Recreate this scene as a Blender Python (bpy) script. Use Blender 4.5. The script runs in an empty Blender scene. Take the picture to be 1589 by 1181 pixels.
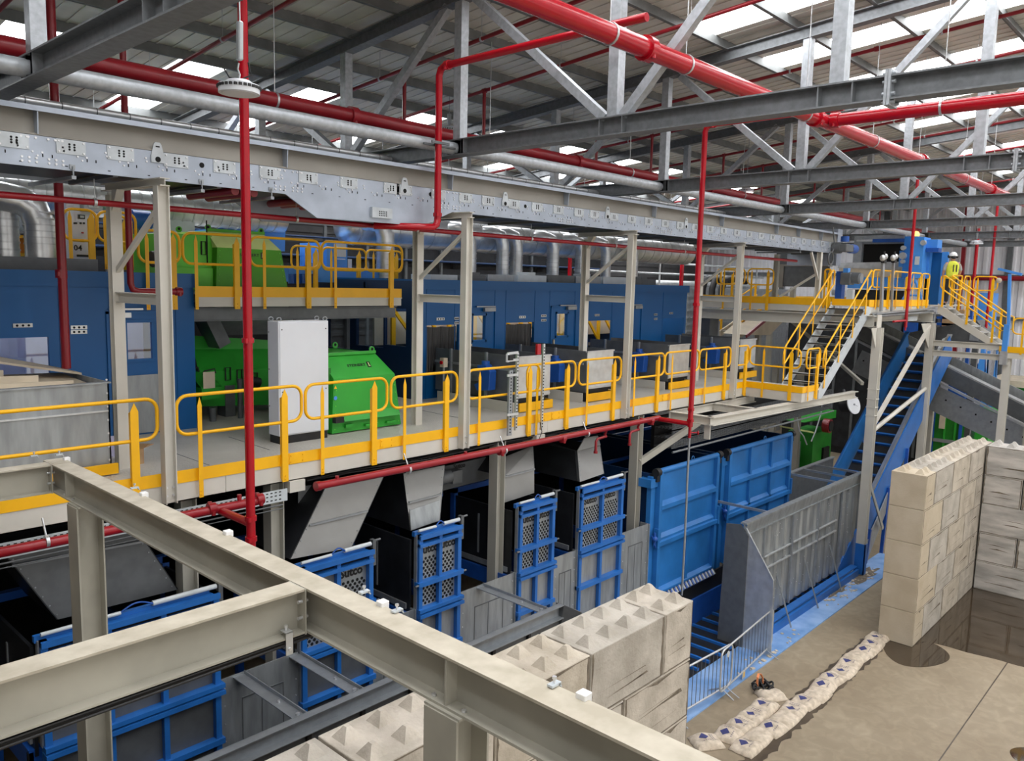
import bpy, bmesh, math, random
from mathutils import Vector, Matrix
random.seed(7)
SC = bpy.context.scene
COL = SC.collection
PI = math.pi

# ------------------------------------------------------------------ camera
CAM = Vector((0, 0, 8.7))
FPX, CX, CY = 1248.77, 794.5, 590.5
YAW, PIT, ROL = 0.744089992, 0.121871588, -0.023781195
_fw = Vector((math.cos(YAW)*math.cos(PIT), math.sin(YAW)*math.cos(PIT), -math.sin(PIT)))
_rt = Vector((math.sin(YAW), -math.cos(YAW), 0))
_dn = _fw.cross(_rt)
_r2 = _rt*math.cos(ROL) + _dn*math.sin(ROL)
_d2 = -_rt*math.sin(ROL) + _dn*math.cos(ROL)

def _ray(x, y):
    return _r2*((x-CX)/FPX) + _d2*((y-CY)/FPX) + _fw
def RX(x, y, X):          # survey helpers: the point of the plane X= / Y= / Z= seen at photo pixel x, y
    d = _ray(x, y); return CAM + d*((X-CAM.x)/d.x)
def RY(x, y, Y):
    d = _ray(x, y); return CAM + d*((Y-CAM.y)/d.y)
def RZ(x, y, Z):
    d = _ray(x, y); return CAM + d*((Z-CAM.z)/d.z)

cam_d = bpy.data.cameras.new('camera')
cam_d.sensor_width = 36.0
cam_d.sensor_fit = 'HORIZONTAL'
cam_d.lens = 36.0*FPX/1589.0
cam_d.clip_start = 0.05
cam_d.clip_end = 400
cam = bpy.data.objects.new('camera', cam_d)
COL.objects.link(cam)
cam.matrix_world = Matrix(((_r2.x, -_d2.x, -_fw.x, CAM.x), (_r2.y, -_d2.y, -_fw.y, CAM.y),
                           (_r2.z, -_d2.z, -_fw.z, CAM.z), (0, 0, 0, 1)))
SC.camera = cam

# ------------------------------------------------------------------ materials
def mat(name, col, rough=0.5, metal=0.0, var=0.12, scale=3.0, bump=0.0, bscale=40.0, col2=None, stretch=None, emit=None, detail=4.0):
    m = bpy.data.materials.new(name); m.use_nodes = True
    nt = m.node_tree; N = nt.nodes; L = nt.links
    b = N['Principled BSDF']
    b.inputs['Roughness'].default_value = rough
    b.inputs['Metallic'].default_value = metal
    g = N.new('ShaderNodeNewGeometry')
    mp = N.new('ShaderNodeMapping')
    if stretch: mp.inputs['Scale'].default_value = stretch
    L.new(g.outputs['Position'], mp.inputs['Vector'])
    n = N.new('ShaderNodeTexNoise'); n.inputs['Scale'].default_value = scale; n.inputs['Detail'].default_value = detail
    L.new(mp.outputs['Vector'], n.inputs['Vector'])
    r = N.new('ShaderNodeValToRGB')
    c1 = [max(0, c*(1-var)) for c in col]; c2 = [min(1, c*(1+var)) for c in col] if col2 is None else col2
    r.color_ramp.elements[0].position = 0.35; r.color_ramp.elements[1].position = 0.65
    r.color_ramp.elements[0].color = (*c1, 1); r.color_ramp.elements[1].color = (*c2, 1)
    L.new(n.outputs['Fac'], r.inputs['Fac'])
    L.new(r.outputs['Color'], b.inputs['Base Color'])
    if bump:
        n2 = N.new('ShaderNodeTexNoise'); n2.inputs['Scale'].default_value = bscale; n2.inputs['Detail'].default_value = 3
        L.new(mp.outputs['Vector'], n2.inputs['Vector'])
        bp = N.new('ShaderNodeBump'); bp.inputs['Strength'].default_value = bump; bp.inputs['Distance'].default_value = 0.02
        L.new(n2.outputs['Fac'], bp.inputs['Height']); L.new(bp.outputs['Normal'], b.inputs['Normal'])
    if emit:
        b.inputs['Emission Color'].default_value = (*emit[:3], 1); b.inputs['Emission Strength'].default_value = emit[3]
    return m

M = {}
M['galv'] = mat('galvanised steel', (0.34, 0.365, 0.39), 0.42, 0.5, 0.08, 7)
M['galvbright'] = mat('bright galvanised sheet', (0.6, 0.62, 0.63), 0.3, 0.6, 0.1, 5)
M['galvpanel'] = mat('weathered galvanised sheet', (0.34, 0.365, 0.38), 0.38, 0.5, 0.16, 4, stretch=(2, 2, 0.4))
M['chute'] = mat('dull sheet steel', (0.27, 0.27, 0.262), 0.4, 0.35, 0.06, 2)
M['lime'] = mat('lime green paint brightened for skylight', (0.12, 0.58, 0.04), 0.36, 0.0, 0.06, 2)  # brightened to carry the skylight falling on the upper platform
M['galvdark'] = mat('dark galvanised steel', (0.14, 0.15, 0.158), 0.5, 0.35, 0.1, 5)
M['truss'] = mat('galvanised roof steel', (0.2, 0.213, 0.225), 0.5, 0.35, 0.12, 12)
M['trusslight'] = mat('light galvanised hollow section', (0.42, 0.45, 0.48), 0.42, 0.4, 0.12, 14)
M['purlin'] = mat('purlin steel', (0.2, 0.21, 0.21), 0.55, 0.3, 0.15, 3)
M['roof'] = mat('coated roof sheet', (0.68, 0.67, 0.62), 0.55, 0.0, 0.08, 1.5)
M['wallsheet'] = mat('silver wall sheet', (0.82, 0.82, 0.86), 0.5, 0.1, 0.05, 1.5)
M['walldark'] = mat('dark wall sheet', (0.07, 0.068, 0.07), 0.6, 0.0, 0.15, 1.5)
M['conv'] = mat('blue grey conveyor steel', (0.4, 0.45, 0.53), 0.4, 0.45, 0.1, 2.5)
M['convplate'] = mat('conveyor cover plate steel', (0.5, 0.54, 0.57), 0.38, 0.45, 0.1, 5)
M['skirt'] = mat('conveyor skirt sheet', (0.275, 0.26, 0.23), 0.5, 0.2, 0.08, 1.2)
M['pebble'] = mat('pebble grey paint', (0.62, 0.6, 0.54), 0.45, 0.0, 0.04, 2)
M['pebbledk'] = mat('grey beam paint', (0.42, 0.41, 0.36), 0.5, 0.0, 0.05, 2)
M['fore'] = mat('pebble grey beam paint with dust', (0.36, 0.345, 0.29), 0.5, 0.0, 0.06, 2.2, col2=(0.42, 0.4, 0.335))
M['foretop'] = mat('dusty pale beam flange', (0.42, 0.375, 0.29), 0.65, 0.0, 0.06, 6, col2=(0.52, 0.475, 0.385), stretch=(1, 1, 1), detail=8)
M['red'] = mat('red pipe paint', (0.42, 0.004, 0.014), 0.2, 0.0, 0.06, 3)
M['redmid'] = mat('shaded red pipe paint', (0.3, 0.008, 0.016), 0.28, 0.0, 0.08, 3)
M['limedk'] = mat('lime green paint with front shade', (0.065, 0.35, 0.008), 0.36, 0.0, 0.06, 2)  # darker than lime: shade of the separator front put into the colour
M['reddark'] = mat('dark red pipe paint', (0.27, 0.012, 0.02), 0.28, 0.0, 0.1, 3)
M['yellow'] = mat('safety yellow paint', (0.94, 0.49, 0.0), 0.4, 0.0, 0.04, 3)
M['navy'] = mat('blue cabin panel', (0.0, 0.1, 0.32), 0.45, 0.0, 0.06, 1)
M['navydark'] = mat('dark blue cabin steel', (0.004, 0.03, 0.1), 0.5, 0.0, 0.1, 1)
M['blue'] = mat('blue gate paint', (0.018, 0.14, 0.47), 0.4, 0.0, 0.1, 2.5)
M['bluedoor'] = mat('blue bunker door paint', (0.022, 0.165, 0.47), 0.42, 0.0, 0.15, 1.3)
M['bluemach'] = mat('sky blue machine paint', (0.07, 0.3, 0.8), 0.4, 0.0, 0.06, 2)
M['bluemotor'] = mat('deep blue motor paint', (0.012, 0.085, 0.38), 0.4, 0.0, 0.1, 4)
M['bluefloor'] = mat('scuffed blue floor plate', (0.15, 0.33, 0.68), 0.6, 0.0, 0.12, 1.6, col2=(0.3, 0.47, 0.76), detail=10)
M['green'] = mat('bright green machine paint', (0.03, 0.36, 0.035), 0.38, 0.0, 0.08, 2)
M['greentop'] = mat('green paint with skylight painted in', (0.7, 0.83, 0.33), 0.3, 0.0, 0.08, 2)  # skylight on the hood top mixed into this pale green
M['greendk'] = mat('deep green machine paint', (0.012, 0.2, 0.015), 0.45, 0.0, 0.12, 2)
M['white'] = mat('white cabinet paint', (0.72, 0.75, 0.8), 0.4, 0.0, 0.02, 2)
M['black'] = mat('black rubber', (0.012, 0.012, 0.013), 0.55, 0.0, 0.2, 6)
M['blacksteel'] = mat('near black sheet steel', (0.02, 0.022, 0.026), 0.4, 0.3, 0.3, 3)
M['hole'] = mat('black opening', (0.004, 0.004, 0.004), 0.9, 0.0, 0.0, 1)
M['deck'] = mat('chequer plate deck', (0.54, 0.52, 0.47), 0.5, 0.1, 0.1, 1.0, bump=0.4, bscale=26)
M['bolt'] = mat('zinc bolt', (0.75, 0.76, 0.78), 0.3, 0.8, 0.05, 9)
M['stone'] = mat('cast concrete block', (0.43, 0.385, 0.32), 0.85, 0.0, 0.1, 2.2, bump=0.5, bscale=22, col2=(0.58, 0.525, 0.45), detail=10)
M['stonewarm'] = mat('sandy concrete block', (0.5, 0.42, 0.305), 0.85, 0.0, 0.06, 1.5, bump=0.3, bscale=25, col2=(0.56, 0.485, 0.37), detail=8)
M['stonegrey'] = mat('grey concrete block', (0.44, 0.42, 0.39), 0.85, 0.0, 0.2, 1.2, bump=0.5, bscale=22, col2=(0.58, 0.55, 0.51), detail=8, stretch=(1, 1, 4))
M['stone2'] = mat('greyer cast concrete block', (0.4, 0.365, 0.31), 0.85, 0.0, 0.1, 2.0, bump=0.5, bscale=22, col2=(0.52, 0.48, 0.42), detail=10)
M['stone3'] = mat('sallow cast concrete block', (0.47, 0.41, 0.325), 0.85, 0.0, 0.1, 2.6, bump=0.5, bscale=22, col2=(0.58, 0.52, 0.43), detail=10)
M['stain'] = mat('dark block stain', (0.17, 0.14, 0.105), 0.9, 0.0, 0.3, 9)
M['sack'] = mat('woven sack', (0.56, 0.47, 0.36), 0.75, 0.0, 0.1, 9, bump=0.6, bscale=60, col2=(0.72, 0.62, 0.5))
M['ink'] = mat('navy printing ink', (0.045, 0.05, 0.17), 0.7, 0.0, 0.1, 9)
M['inkgrey'] = mat('grey printing ink', (0.28, 0.24, 0.24), 0.7, 0.0, 0.2, 9)
M['water'] = mat('standing water', (0.055, 0.04, 0.026), 0.04, 0.0, 0.2, 0.8)
M['skin'] = mat('skin', (0.5, 0.28, 0.2), 0.5, 0.0, 0.05, 9)
M['hivis'] = mat('high visibility yellow cloth', (0.72, 0.78, 0.06), 0.7, 0.0, 0.08, 9)
M['cloth'] = mat('dark work trousers cloth', (0.02, 0.022, 0.03), 0.8, 0.0, 0.2, 9)
M['greycloth'] = mat('grey shirt cloth', (0.35, 0.36, 0.36), 0.8, 0.0, 0.1, 9)
M['helmet'] = mat('white helmet shell', (0.82, 0.82, 0.82), 0.3, 0.0, 0.02, 9)
M['cardboard'] = mat('cardboard', (0.42, 0.27, 0.15), 0.8, 0.0, 0.15, 5)
M['lilac'] = mat('pale lilac board', (0.5, 0.48, 0.66), 0.6, 0.0, 0.05, 5)
M['strap'] = mat('orange webbing', (0.75, 0.25, 0.09), 0.7, 0.0, 0.1, 8)
M['damp'] = mat('damp dark concrete', (0.075, 0.055, 0.038), 0.35, 0.0, 0.25, 3, detail=8)
M['tan'] = mat('plain tan board', (0.6, 0.52, 0.4), 0.7, 0.0, 0.1, 2)  # one even tan for boards, linings and small fittings
M['foil'] = mat('spiral duct steel', (0.7, 0.72, 0.73), 0.3, 0.7, 0.2, 2.5)
M['screen'] = mat('pale display panel', (0.55, 0.6, 0.63), 0.2, 0.0, 0.05, 4)
M['lamp'] = mat('lit lamp lens', (1, 0.95, 0.85), 0.3, 0.0, 0.0, 1, emit=(1.0, 0.93, 0.82, 14.0))
M['amber'] = mat('lit amber beacon', (1, 0.5, 0.1), 0.3, 0.0, 0.0, 1, emit=(1.0, 0.45, 0.1, 3.0))
M['sky'] = mat('translucent roof light', (0.9, 0.93, 0.97), 0.4, 0.0, 0.0, 1, emit=(0.97, 0.98, 1.0, 9.0))
M['curtain'] = mat('black strip curtain', (0.025, 0.025, 0.028), 0.3, 0.0, 0.3, 6, stretch=(12, 1, 0.7))
gl = bpy.data.materials.new('window glass'); gl.use_nodes = True
_nt = gl.node_tree; _nt.nodes.remove(_nt.nodes['Principled BSDF'])
_t = _nt.nodes.new('ShaderNodeBsdfTransparent'); _t.inputs['Color'].default_value = (0.82, 0.88, 0.92, 1)
_g = _nt.nodes.new('ShaderNodeBsdfGlossy'); _g.inputs['Roughness'].default_value = 0.03
_n = _nt.nodes.new('ShaderNodeTexNoise'); _n.inputs['Scale'].default_value = 0.6
_mr = _nt.nodes.new('ShaderNodeMapRange'); _mr.inputs['To Min'].default_value = 0.1; _mr.inputs['To Max'].default_value = 0.2
_x = _nt.nodes.new('ShaderNodeMixShader')
_nt.links.new(_n.outputs['Fac'], _mr.inputs['Value']); _nt.links.new(_mr.outputs['Result'], _x.inputs['Fac'])
_nt.links.new(_t.outputs[0], _x.inputs[1]); _nt.links.new(_g.outputs[0], _x.inputs[2])
_nt.links.new(_x.outputs[0], _nt.nodes['Material Output'].inputs['Surface'])
M['glass'] = gl

# floor: trodden concrete with damp, dusty patches
fl = bpy.data.materials.new('trodden concrete floor'); fl.use_nodes = True
_nt = fl.node_tree; N = _nt.nodes; L = _nt.links; b = N['Principled BSDF']
g = N.new('ShaderNodeNewGeometry')
n1 = N.new('ShaderNodeTexNoise'); n1.inputs['Scale'].default_value = 0.45; n1.inputs['Detail'].default_value = 9; n1.inputs['Roughness'].default_value = 0.65
n2 = N.new('ShaderNodeTexNoise'); n2.inputs['Scale'].default_value = 3.2; n2.inputs['Detail'].default_value = 8; n2.inputs['Distortion'].default_value = 1.2
L.new(g.outputs['Position'], n1.inputs['Vector']); L.new(g.outputs['Position'], n2.inputs['Vector'])
r1 = N.new('ShaderNodeValToRGB'); r1.color_ramp.elements[0].position = 0.36; r1.color_ramp.elements[1].position = 0.66
r1.color_ramp.elements[0].color = (0.265, 0.21, 0.14, 1); r1.color_ramp.elements[1].color = (0.33, 0.272, 0.19, 1)
r2 = N.new('ShaderNodeValToRGB'); r2.color_ramp.elements[0].position = 0.42; r2.color_ramp.elements[1].position = 0.75
r2.color_ramp.elements[0].color = (0.9, 0.89, 0.88, 1); r2.color_ramp.elements[1].color = (1.12, 1.12, 1.12, 1)
mx = N.new('ShaderNodeMix'); mx.data_type = 'RGBA'; mx.blend_type = 'MULTIPLY'; mx.inputs['Factor'].default_value = 1
L.new(n1.outputs['Fac'], r1.inputs['Fac']); L.new(n2.outputs['Fac'], r2.inputs['Fac'])
L.new(r1.outputs['Color'], mx.inputs['A']); L.new(r2.outputs['Color'], mx.inputs['B'])
L.new(mx.outputs['Result'], b.inputs['Base Color']); b.inputs['Roughness'].default_value = 0.6
M['floor'] = fl

# ------------------------------------------------------------------ mesh builder
def V(*a): return Vector(a)
PATTERN = {'hole', 'slot', 'bolt', 'stud', 'rivet', 'screw', 'lettering', 'seam', 'stain', 'vent_slots', 'mesh', 'deck_seam', 'panel_joint',
           'pipe_band', 'rope', 'printed_text', 'printed_diamond', 'emblem', 'vest_print', 'corrugated_sheet', 'vent', 'cable_loop', 'roof'}
class MB:
    def __init__(s): s.v = []; s.f = []; s.sm = []; s.pr = []
    def clusters(s):
        bb = []
        for (a, b_) in s.pr:
            c = s.v[a:b_]; bb.append([min(v[i] for v in c)-0.006 for i in range(3)]+[max(v[i] for v in c)+0.006 for i in range(3)])
        par = list(range(len(bb)))
        def fd(i):
            while par[i] != i: par[i] = par[par[i]]; i = par[i]
            return i
        for i in range(len(bb)):
            for j in range(i):
                A_, B_ = bb[i], bb[j]
                if all(A_[k] <= B_[k+3] and B_[k] <= A_[k+3] for k in range(3)): par[fd(i)] = fd(j)
        g = {}
        for i in range(len(bb)): g.setdefault(fd(i), []).append(i)
        return list(g.values())
    def pick(s, ids):
        n = MB()
        for i in sorted(ids):
            a, b_ = s.pr[i]; o = len(n.v); n.v += s.v[a:b_]; n.pr.append((o, o+b_-a))
            for f, sm in zip(s.f, s.sm):
                if a <= f[0] < b_: n.f.append([q-a+o for q in f]); n.sm.append(sm)
        return n
    def add(s, vs, fs, smooth=False):
        o = len(s.v); s.v += [tuple(v) for v in vs]; s.pr.append((o, len(s.v)))
        for f in fs: s.f.append([i+o for i in f]); s.sm.append(smooth)
        return s
    def box(s, x0, x1, y0, y1, z0, z1):
        if x0 > x1: x0, x1 = x1, x0
        if y0 > y1: y0, y1 = y1, y0
        if z0 > z1: z0, z1 = z1, z0
        vs = [(x, y, z) for z in (z0, z1) for y in (y0, y1) for x in (x0, x1)]
        return s.add(vs, [(0, 2, 3, 1), (4, 5, 7, 6), (0, 1, 5, 4), (2, 6, 7, 3), (0, 4, 6, 2), (1, 3, 7, 5)])
    def frame(s, p, q, up):
        d = (Vector(q)-Vector(p)); d.normalize(); u = Vector(up); u = u - d*u.dot(d)
        if u.length < 1e-6:
            u = Vector((1, 0, 0)); u = u - d*u.dot(d)
        u.normalize(); return d, u, d.cross(u)
    def bar(s, p, q, w, h, up=(0, 0, 1), ow=0, oh=0):      # rectangular bar; w across, h along up
        p, q = Vector(p), Vector(q); d, u, r = s.frame(p, q, up)
        vs = []
        for c in (p, q):
            for a, e in ((-1, -1), (1, -1), (1, 1), (-1, 1)): vs.append(c + r*(a*w/2+ow) + u*(e*h/2+oh))
        return s.add(vs, [(0, 1, 2, 3), (7, 6, 5, 4), (0, 4, 5, 1), (1, 5, 6, 2), (2, 6, 7, 3), (3, 7, 4, 0)])
    def ibeam(s, p, q, h, w, tf=0.02, tw=0.014, up=(0, 0, 1)):
        s.bar(p, q, w, tf, up, 0, h/2-tf/2); s.bar(p, q, w, tf, up, 0, -h/2+tf/2); s.bar(p, q, tw, h-2*tf+0.002, up)
        return s
    def channel(s, p, q, h, w, t=0.012, up=(0, 0, 1), side=1):
        s.bar(p, q, t, h, up); s.bar(p, q, w, t, up, side*w/2, h/2-t/2); s.bar(p, q, w, t, up, side*w/2, -h/2+t/2)
        return s
    def tube(s, p, q, r, n=12, r2=None, caps=True):
        p, q = Vector(p), Vector(q); r2 = r if r2 is None else r2
        d, u, w = s.frame(p, q, (0, 0, 1) if abs((q-p).normalized().z) < 0.95 else (1, 0, 0))
        vs = [p+(u*math.cos(2*PI*i/n)+w*math.sin(2*PI*i/n))*r for i in range(n)] + [q+(u*math.cos(2*PI*i/n)+w*math.sin(2*PI*i/n))*r2 for i in range(n)]
        s.add(vs, [(i, i+n, (i+1) % n+n, (i+1) % n) for i in range(n)], True)
        if caps: s.add(vs[:n], [tuple(range(n))]); s.add(vs[n:], [tuple(reversed(range(n)))])
        return s
    def pipe(s, pts, r, n=10, closed=False):               # swept tube along a polyline
        pts = [Vector(p) for p in pts]; m = len(pts); rings = []; u = None
        for i in range(m):
            a = pts[i-1] if (i or closed) else pts[i]; b_ = pts[(i+1) % m] if (i < m-1 or closed) else pts[i]
            d = b_-a
            if d.length < 1e-9: d = Vector((0, 0, 1))
            d.normalize()
            if u is None: u = d.orthogonal()
            u = u-d*u.dot(d)
            if u.length < 1e-6: u = d.orthogonal()
            u.normalize(); w = d.cross(u)
            rings.append([pts[i]+(u*math.cos(2*PI*k/n)+w*math.sin(2*PI*k/n))*r for k in range(n)])
        vs = [v for rg in rings for v in rg]; fs = []
        for i in range(m if closed else m-1):
            j = (i+1) % m
            sh = 0
            if closed and j == 0:
                sh = min(range(n), key=lambda t: (rings[i][0]-rings[0][t]).length)
            fs += [(i*n+k, i*n+(k+1) % n, j*n+(k+1+sh) % n, j*n+(k+sh) % n) for k in range(n)]
        s.add(vs, fs, True)
        if not closed: s.add(rings[0], [tuple(reversed(range(n)))]); s.add(rings[-1], [tuple(range(n))])
        return s
    def prism(s, pts, off):                                # polygon extruded by a vector
        pts = [Vector(p) for p in pts]; off = Vector(off); n = len(pts)
        vs = pts+[p+off for p in pts]
        return s.add(vs, [tuple(range(n)), tuple(reversed(range(n, 2*n)))]+[(i, i+n, (i+1) % n+n, (i+1) % n) for i in range(n)])
    def cyl(s, c, ax, r, h, n=12):                          # disc or stud standing on c along ax
        a = Vector(ax).normalized(); return s.tube(c, Vector(c)+a*h, r, n)
    def sphere(s, c, rx, ry, rz, n=12, m=8):
        vs = []; c = Vector(c)
        for j in range(m+1):
            t = PI*j/m
            for i in range(n): vs.append(c+V(rx*math.sin(t)*math.cos(2*PI*i/n), ry*math.sin(t)*math.sin(2*PI*i/n), rz*math.cos(t)))
        return s.add(vs, [(j*n+i, (j+1)*n+i, (j+1)*n+(i+1) % n, j*n+(i+1) % n) for j in range(m) for i in range(n)], True)
    def build(s, name, m, parent=None, bevel=0.0, seg=1):
        if parent is not None and len(s.pr) > 1 and name not in PATTERN:
            cl = s.clusters()
            if 1 < len(cl) <= 100:
                return [s.pick(c).build1(name, m, parent, bevel, seg) for c in cl][0]
        return s.build1(name, m, parent, bevel, seg)
    def build1(s, name, m, parent=None, bevel=0.0, seg=1):
        me = bpy.data.meshes.new(name)
        o = Vector((0, 0, 0))
        if parent is None and s.v:
            xs = [v[0] for v in s.v]; ys = [v[1] for v in s.v]; zs = [v[2] for v in s.v]
            o = Vector(((min(xs)+max(xs))/2, (min(ys)+max(ys))/2, min(zs)))
        elif parent is not None: o = parent.location
        me.from_pydata([tuple(Vector(v)-o) for v in s.v], [], s.f)
        me.polygons.foreach_set('use_smooth', s.sm)
        bm = bmesh.new(); bm.from_mesh(me); bmesh.ops.recalc_face_normals(bm, faces=bm.faces); bm.to_mesh(me); bm.free()
        me.materials.append(M[m] if isinstance(m, str) else m)
        ob = bpy.data.objects.new(name, me); COL.objects.link(ob)
        if parent is not None:
            ob.parent = parent
            if parent.parent is not None: pass
        else: ob.location = o
        if bevel:
            bv = ob.modifiers.new('bevel', 'BEVEL'); bv.width = bevel; bv.segments = seg; bv.limit_method = 'ANGLE'
        return ob
def tag(o, label, cat=None, group=None):
    o['label'] = label
    if cat: o['category'] = cat
    if group: o['group'] = group
    return o
def structure(o, label=None):
    o['kind'] = 'structure'
    if label: o['label'] = label
    return o
def thing(name, loc, label, cat, group=None):
    o = bpy.data.objects.new(name, None); COL.objects.link(o); o.location = loc; o.empty_display_size = 0.2
    return tag(o, label, cat, group)
class Sub:                                                  # part of a part: keep it in the coordinates of its thing
    pass
def _subs(mb, cl, name, m, part, bevel):
    for c in cl:
        n = mb.pick(c)
        nm = MB(); nm.v, nm.f, nm.sm, nm.pr = n.v, n.f, n.sm, [(0, len(n.v))]
        o = sub(nm, name, m, part, bevel)
    return o
def sub(mb, name, m, part, bevel=0.0):                      # a sub-part; part's origin is its thing's origin
    root = part.parent if part.parent is not None else part
    me_o = root.location if part.parent is not None else part.location
    if name not in PATTERN and len(mb.pr) > 1:
        cl = mb.clusters()
        if 1 < len(cl) <= 100: return [sub(mb.pick(c), name, m, part, bevel) for c in cl][0] if False else _subs(mb, cl, name, m, part, bevel)
    o = mb.build(name, m, None, bevel)
    o.data.transform(Matrix.Translation(o.location-Vector(me_o))); o.location = (0, 0, 0)
    o.parent = part
    return o
def copy_tree(o, parent=None):
    c = o.copy(); COL.objects.link(c); c.parent = parent
    for k, v in list(o.items()):
        if isinstance(v, str): c[k] = v
    for ch in o.children: copy_tree(ch, c)
    return c
def textmesh(body, size, loc, ux, uy, name, m, part, ext=0.004, bold=0.0, xs=1.0):
    cu = bpy.data.curves.new('t', 'FONT'); cu.body = body; cu.size = size; cu.extrude = ext; cu.align_x = 'CENTER'; cu.align_y = 'CENTER'; cu.offset = bold
    cu.resolution_u = 2
    to = bpy.data.objects.new('t', cu); COL.objects.link(to)
    dg = bpy.context.evaluated_depsgraph_get(); me = bpy.data.meshes.new_from_object(to.evaluated_get(dg))
    COL.objects.unlink(to); bpy.data.objects.remove(to); bpy.data.curves.remove(cu)
    ux = Vector(ux).normalized(); uy = Vector(uy).normalized(); uz = ux.cross(uy)
    root = part
    while root.parent is not None: root = root.parent
    o = Vector(loc)-Vector(root.location)
    me.transform(Matrix(((ux.x*xs, uy.x, uz.x, o.x), (ux.y*xs, uy.y, uz.y, o.y), (ux.z*xs, uy.z, uz.z, o.z), (0, 0, 0, 1))))
    me.materials.clear(); me.materials.append(M[m])
    ob = bpy.data.objects.new(name, me); COL.objects.link(ob); ob.parent = part
    return ob
ORD = ['first', 'second', 'third', 'fourth', 'fifth', 'sixth', 'seventh', 'eighth', 'ninth', 'tenth', 'eleventh', 'twelfth', 'thirteenth', 'fourteenth',
       'fifteenth', 'sixteenth', 'seventeenth', 'eighteenth', 'nineteenth', 'twentieth', 'twenty-first', 'twenty-second', 'twenty-third', 'twenty-fourth', 'twenty-fifth']
F = 6.01        # walking level of the lower steel platform
# ================================================================== building shell
def roofz(y): return 14.736-0.09*y
o = MB().box(-12, 60, -14, 34, -0.3, 0).build('floor', 'floor'); structure(o, 'brown dusty concrete floor of the hall')
SKX = [-1.5, 1.7, 4.9, 8.1, 11.25, 14.68, 17.92, 21.2, 24.4, 27.5, 30.7, 33.9, 37.1, 40.3, 43.5]
ZONES = [(-6, 8.95), (17.15, 26.5)]
def slab(mb, x0, x1, y0, y1, dz, t):
    mb.prism([V(x0, y0, roofz(y0)+dz), V(x1, y0, roofz(y0)+dz), V(x1, y1, roofz(y1)+dz), V(x0, y1, roofz(y1)+dz)], (0, 0, t))
mb = MB()
slab(mb, -12, 49.5, 8.95, 17.15, 0, 0.08); slab(mb, -12, 49.5, 26.5, 28.3, 0, 0.08)
for (a, b_) in ZONES:
    x = -12
    for sx in SKX: slab(mb, x, sx, a, b_, 0, 0.08); x = sx+1.06
    slab(mb, x, 49.5, a, b_, 0, 0.08)
x = -11.8
while x < 49.3:                                             # ribs of the liner sheet, running down the slope
    if not any(sx-0.06 < x < sx+1.1 for sx in SKX): slab(mb, x, x+0.05, -6, 28.2, -0.022, 0.03)
    else: slab(mb, x, x+0.05, 8.96, 17.1, -0.022, 0.03)
    x += 0.33
structure(mb.build('ceiling', 'roof'), 'pale ribbed sheet metal roof')
k = 0
for (a, b_) in ZONES:
    for sx in SKX:
        k += 1
        mb = MB(); slab(mb, sx, sx+1.06, a, b_, 0.05, 0.02)
        structure(mb.build('window_%d' % k, 'sky'), 'bright roof light strip let into the metal roof')
# walls
mb = MB(); mb.box(-12, 49.6, 28.1, 28.3, 0, 12.3)
z = 6.3
while z < 12.2: mb.box(-12, 49.6, 28.04, 28.1, z, z+0.16); z += 0.32
for x in range(-10, 50, 6): mb.box(x, x+0.25, 27.85, 28.04, 0, 12.2)
structure(mb.build('wall_back', 'walldark'), 'dark horizontally ribbed rear wall')
mb = MB()
pts = []; y = -8.0; i = 0
while y < 28.2:
    pts += [(y, 49.0), (y+0.16, 49.0), (y+0.22, 49.08), (y+0.38, 49.08)]; y += 0.44
vs = [V(x, yy, 0) for yy, x in pts]+[V(x, yy, roofz(yy)) for yy, x in pts]; n = len(pts)
mb.add(vs, [(i, i+1, i+1+n, i+n) for i in range(n-1)]); mb.box(49.12, 49.3, -8, 28.2, 0, 12.2)
structure(mb.build('wall_right', 'wallsheet'), 'silver corrugated end wall')
mb = MB()
for z in (7.3, 9.5, 11.6): mb.box(48.8, 48.98, -8, 28, z, z+0.18)
for yy in (3.5, 9.7, 16, 22): mb.box(48.72, 48.96, yy, yy+0.25, 0, 13.2)
structure(mb.build('trim_1', 'galvdark'), 'wall rails and posts of the silver end wall')
structure(MB().box(48.5, 48.72, RX(1497, 400, 48.5).y, RX(1491, 400, 48.5).y, 0, 13.3).build('trim_2', 'reddark'), 'dark red column of the end wall')

mb = MB().box(-12.3, -12.0, -6, 28.3, 0, 15.2); structure(mb.build('wall_left', 'walldark'), 'dark left end wall of the hall')
mb = MB()
p_, q_ = RZ(1562.5, 1029.6, 0), RZ(1455.6, 1181, 0)
mb.box(8, 26.3, p_.y-0.012, p_.y+0.012, 0.0, 0.002)
structure(mb.build('trim_3', 'damp'), 'dark joint line across the concrete floor')
# roof purlins
k = 0
for i in range(-8, 9):
    y = 15.04+1.53*i
    z = roofz(y)-0.005
    mb = MB(); mb.box(-12, 49, y-0.01, y+0.01, z-0.21, z-0.005); mb.box(-12, 49, y-0.075, y, z-0.21, z-0.195); mb.box(-12, 49, y, y+0.075, z-0.02, z-0.006)
    tag(mb.build('roof_purlin', 'purlin'), 'dark Z-section roof purlin, %s counted from the nearest side of the hall' % ORD[k], 'purlin', 'roof purlins'); k += 1

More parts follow.
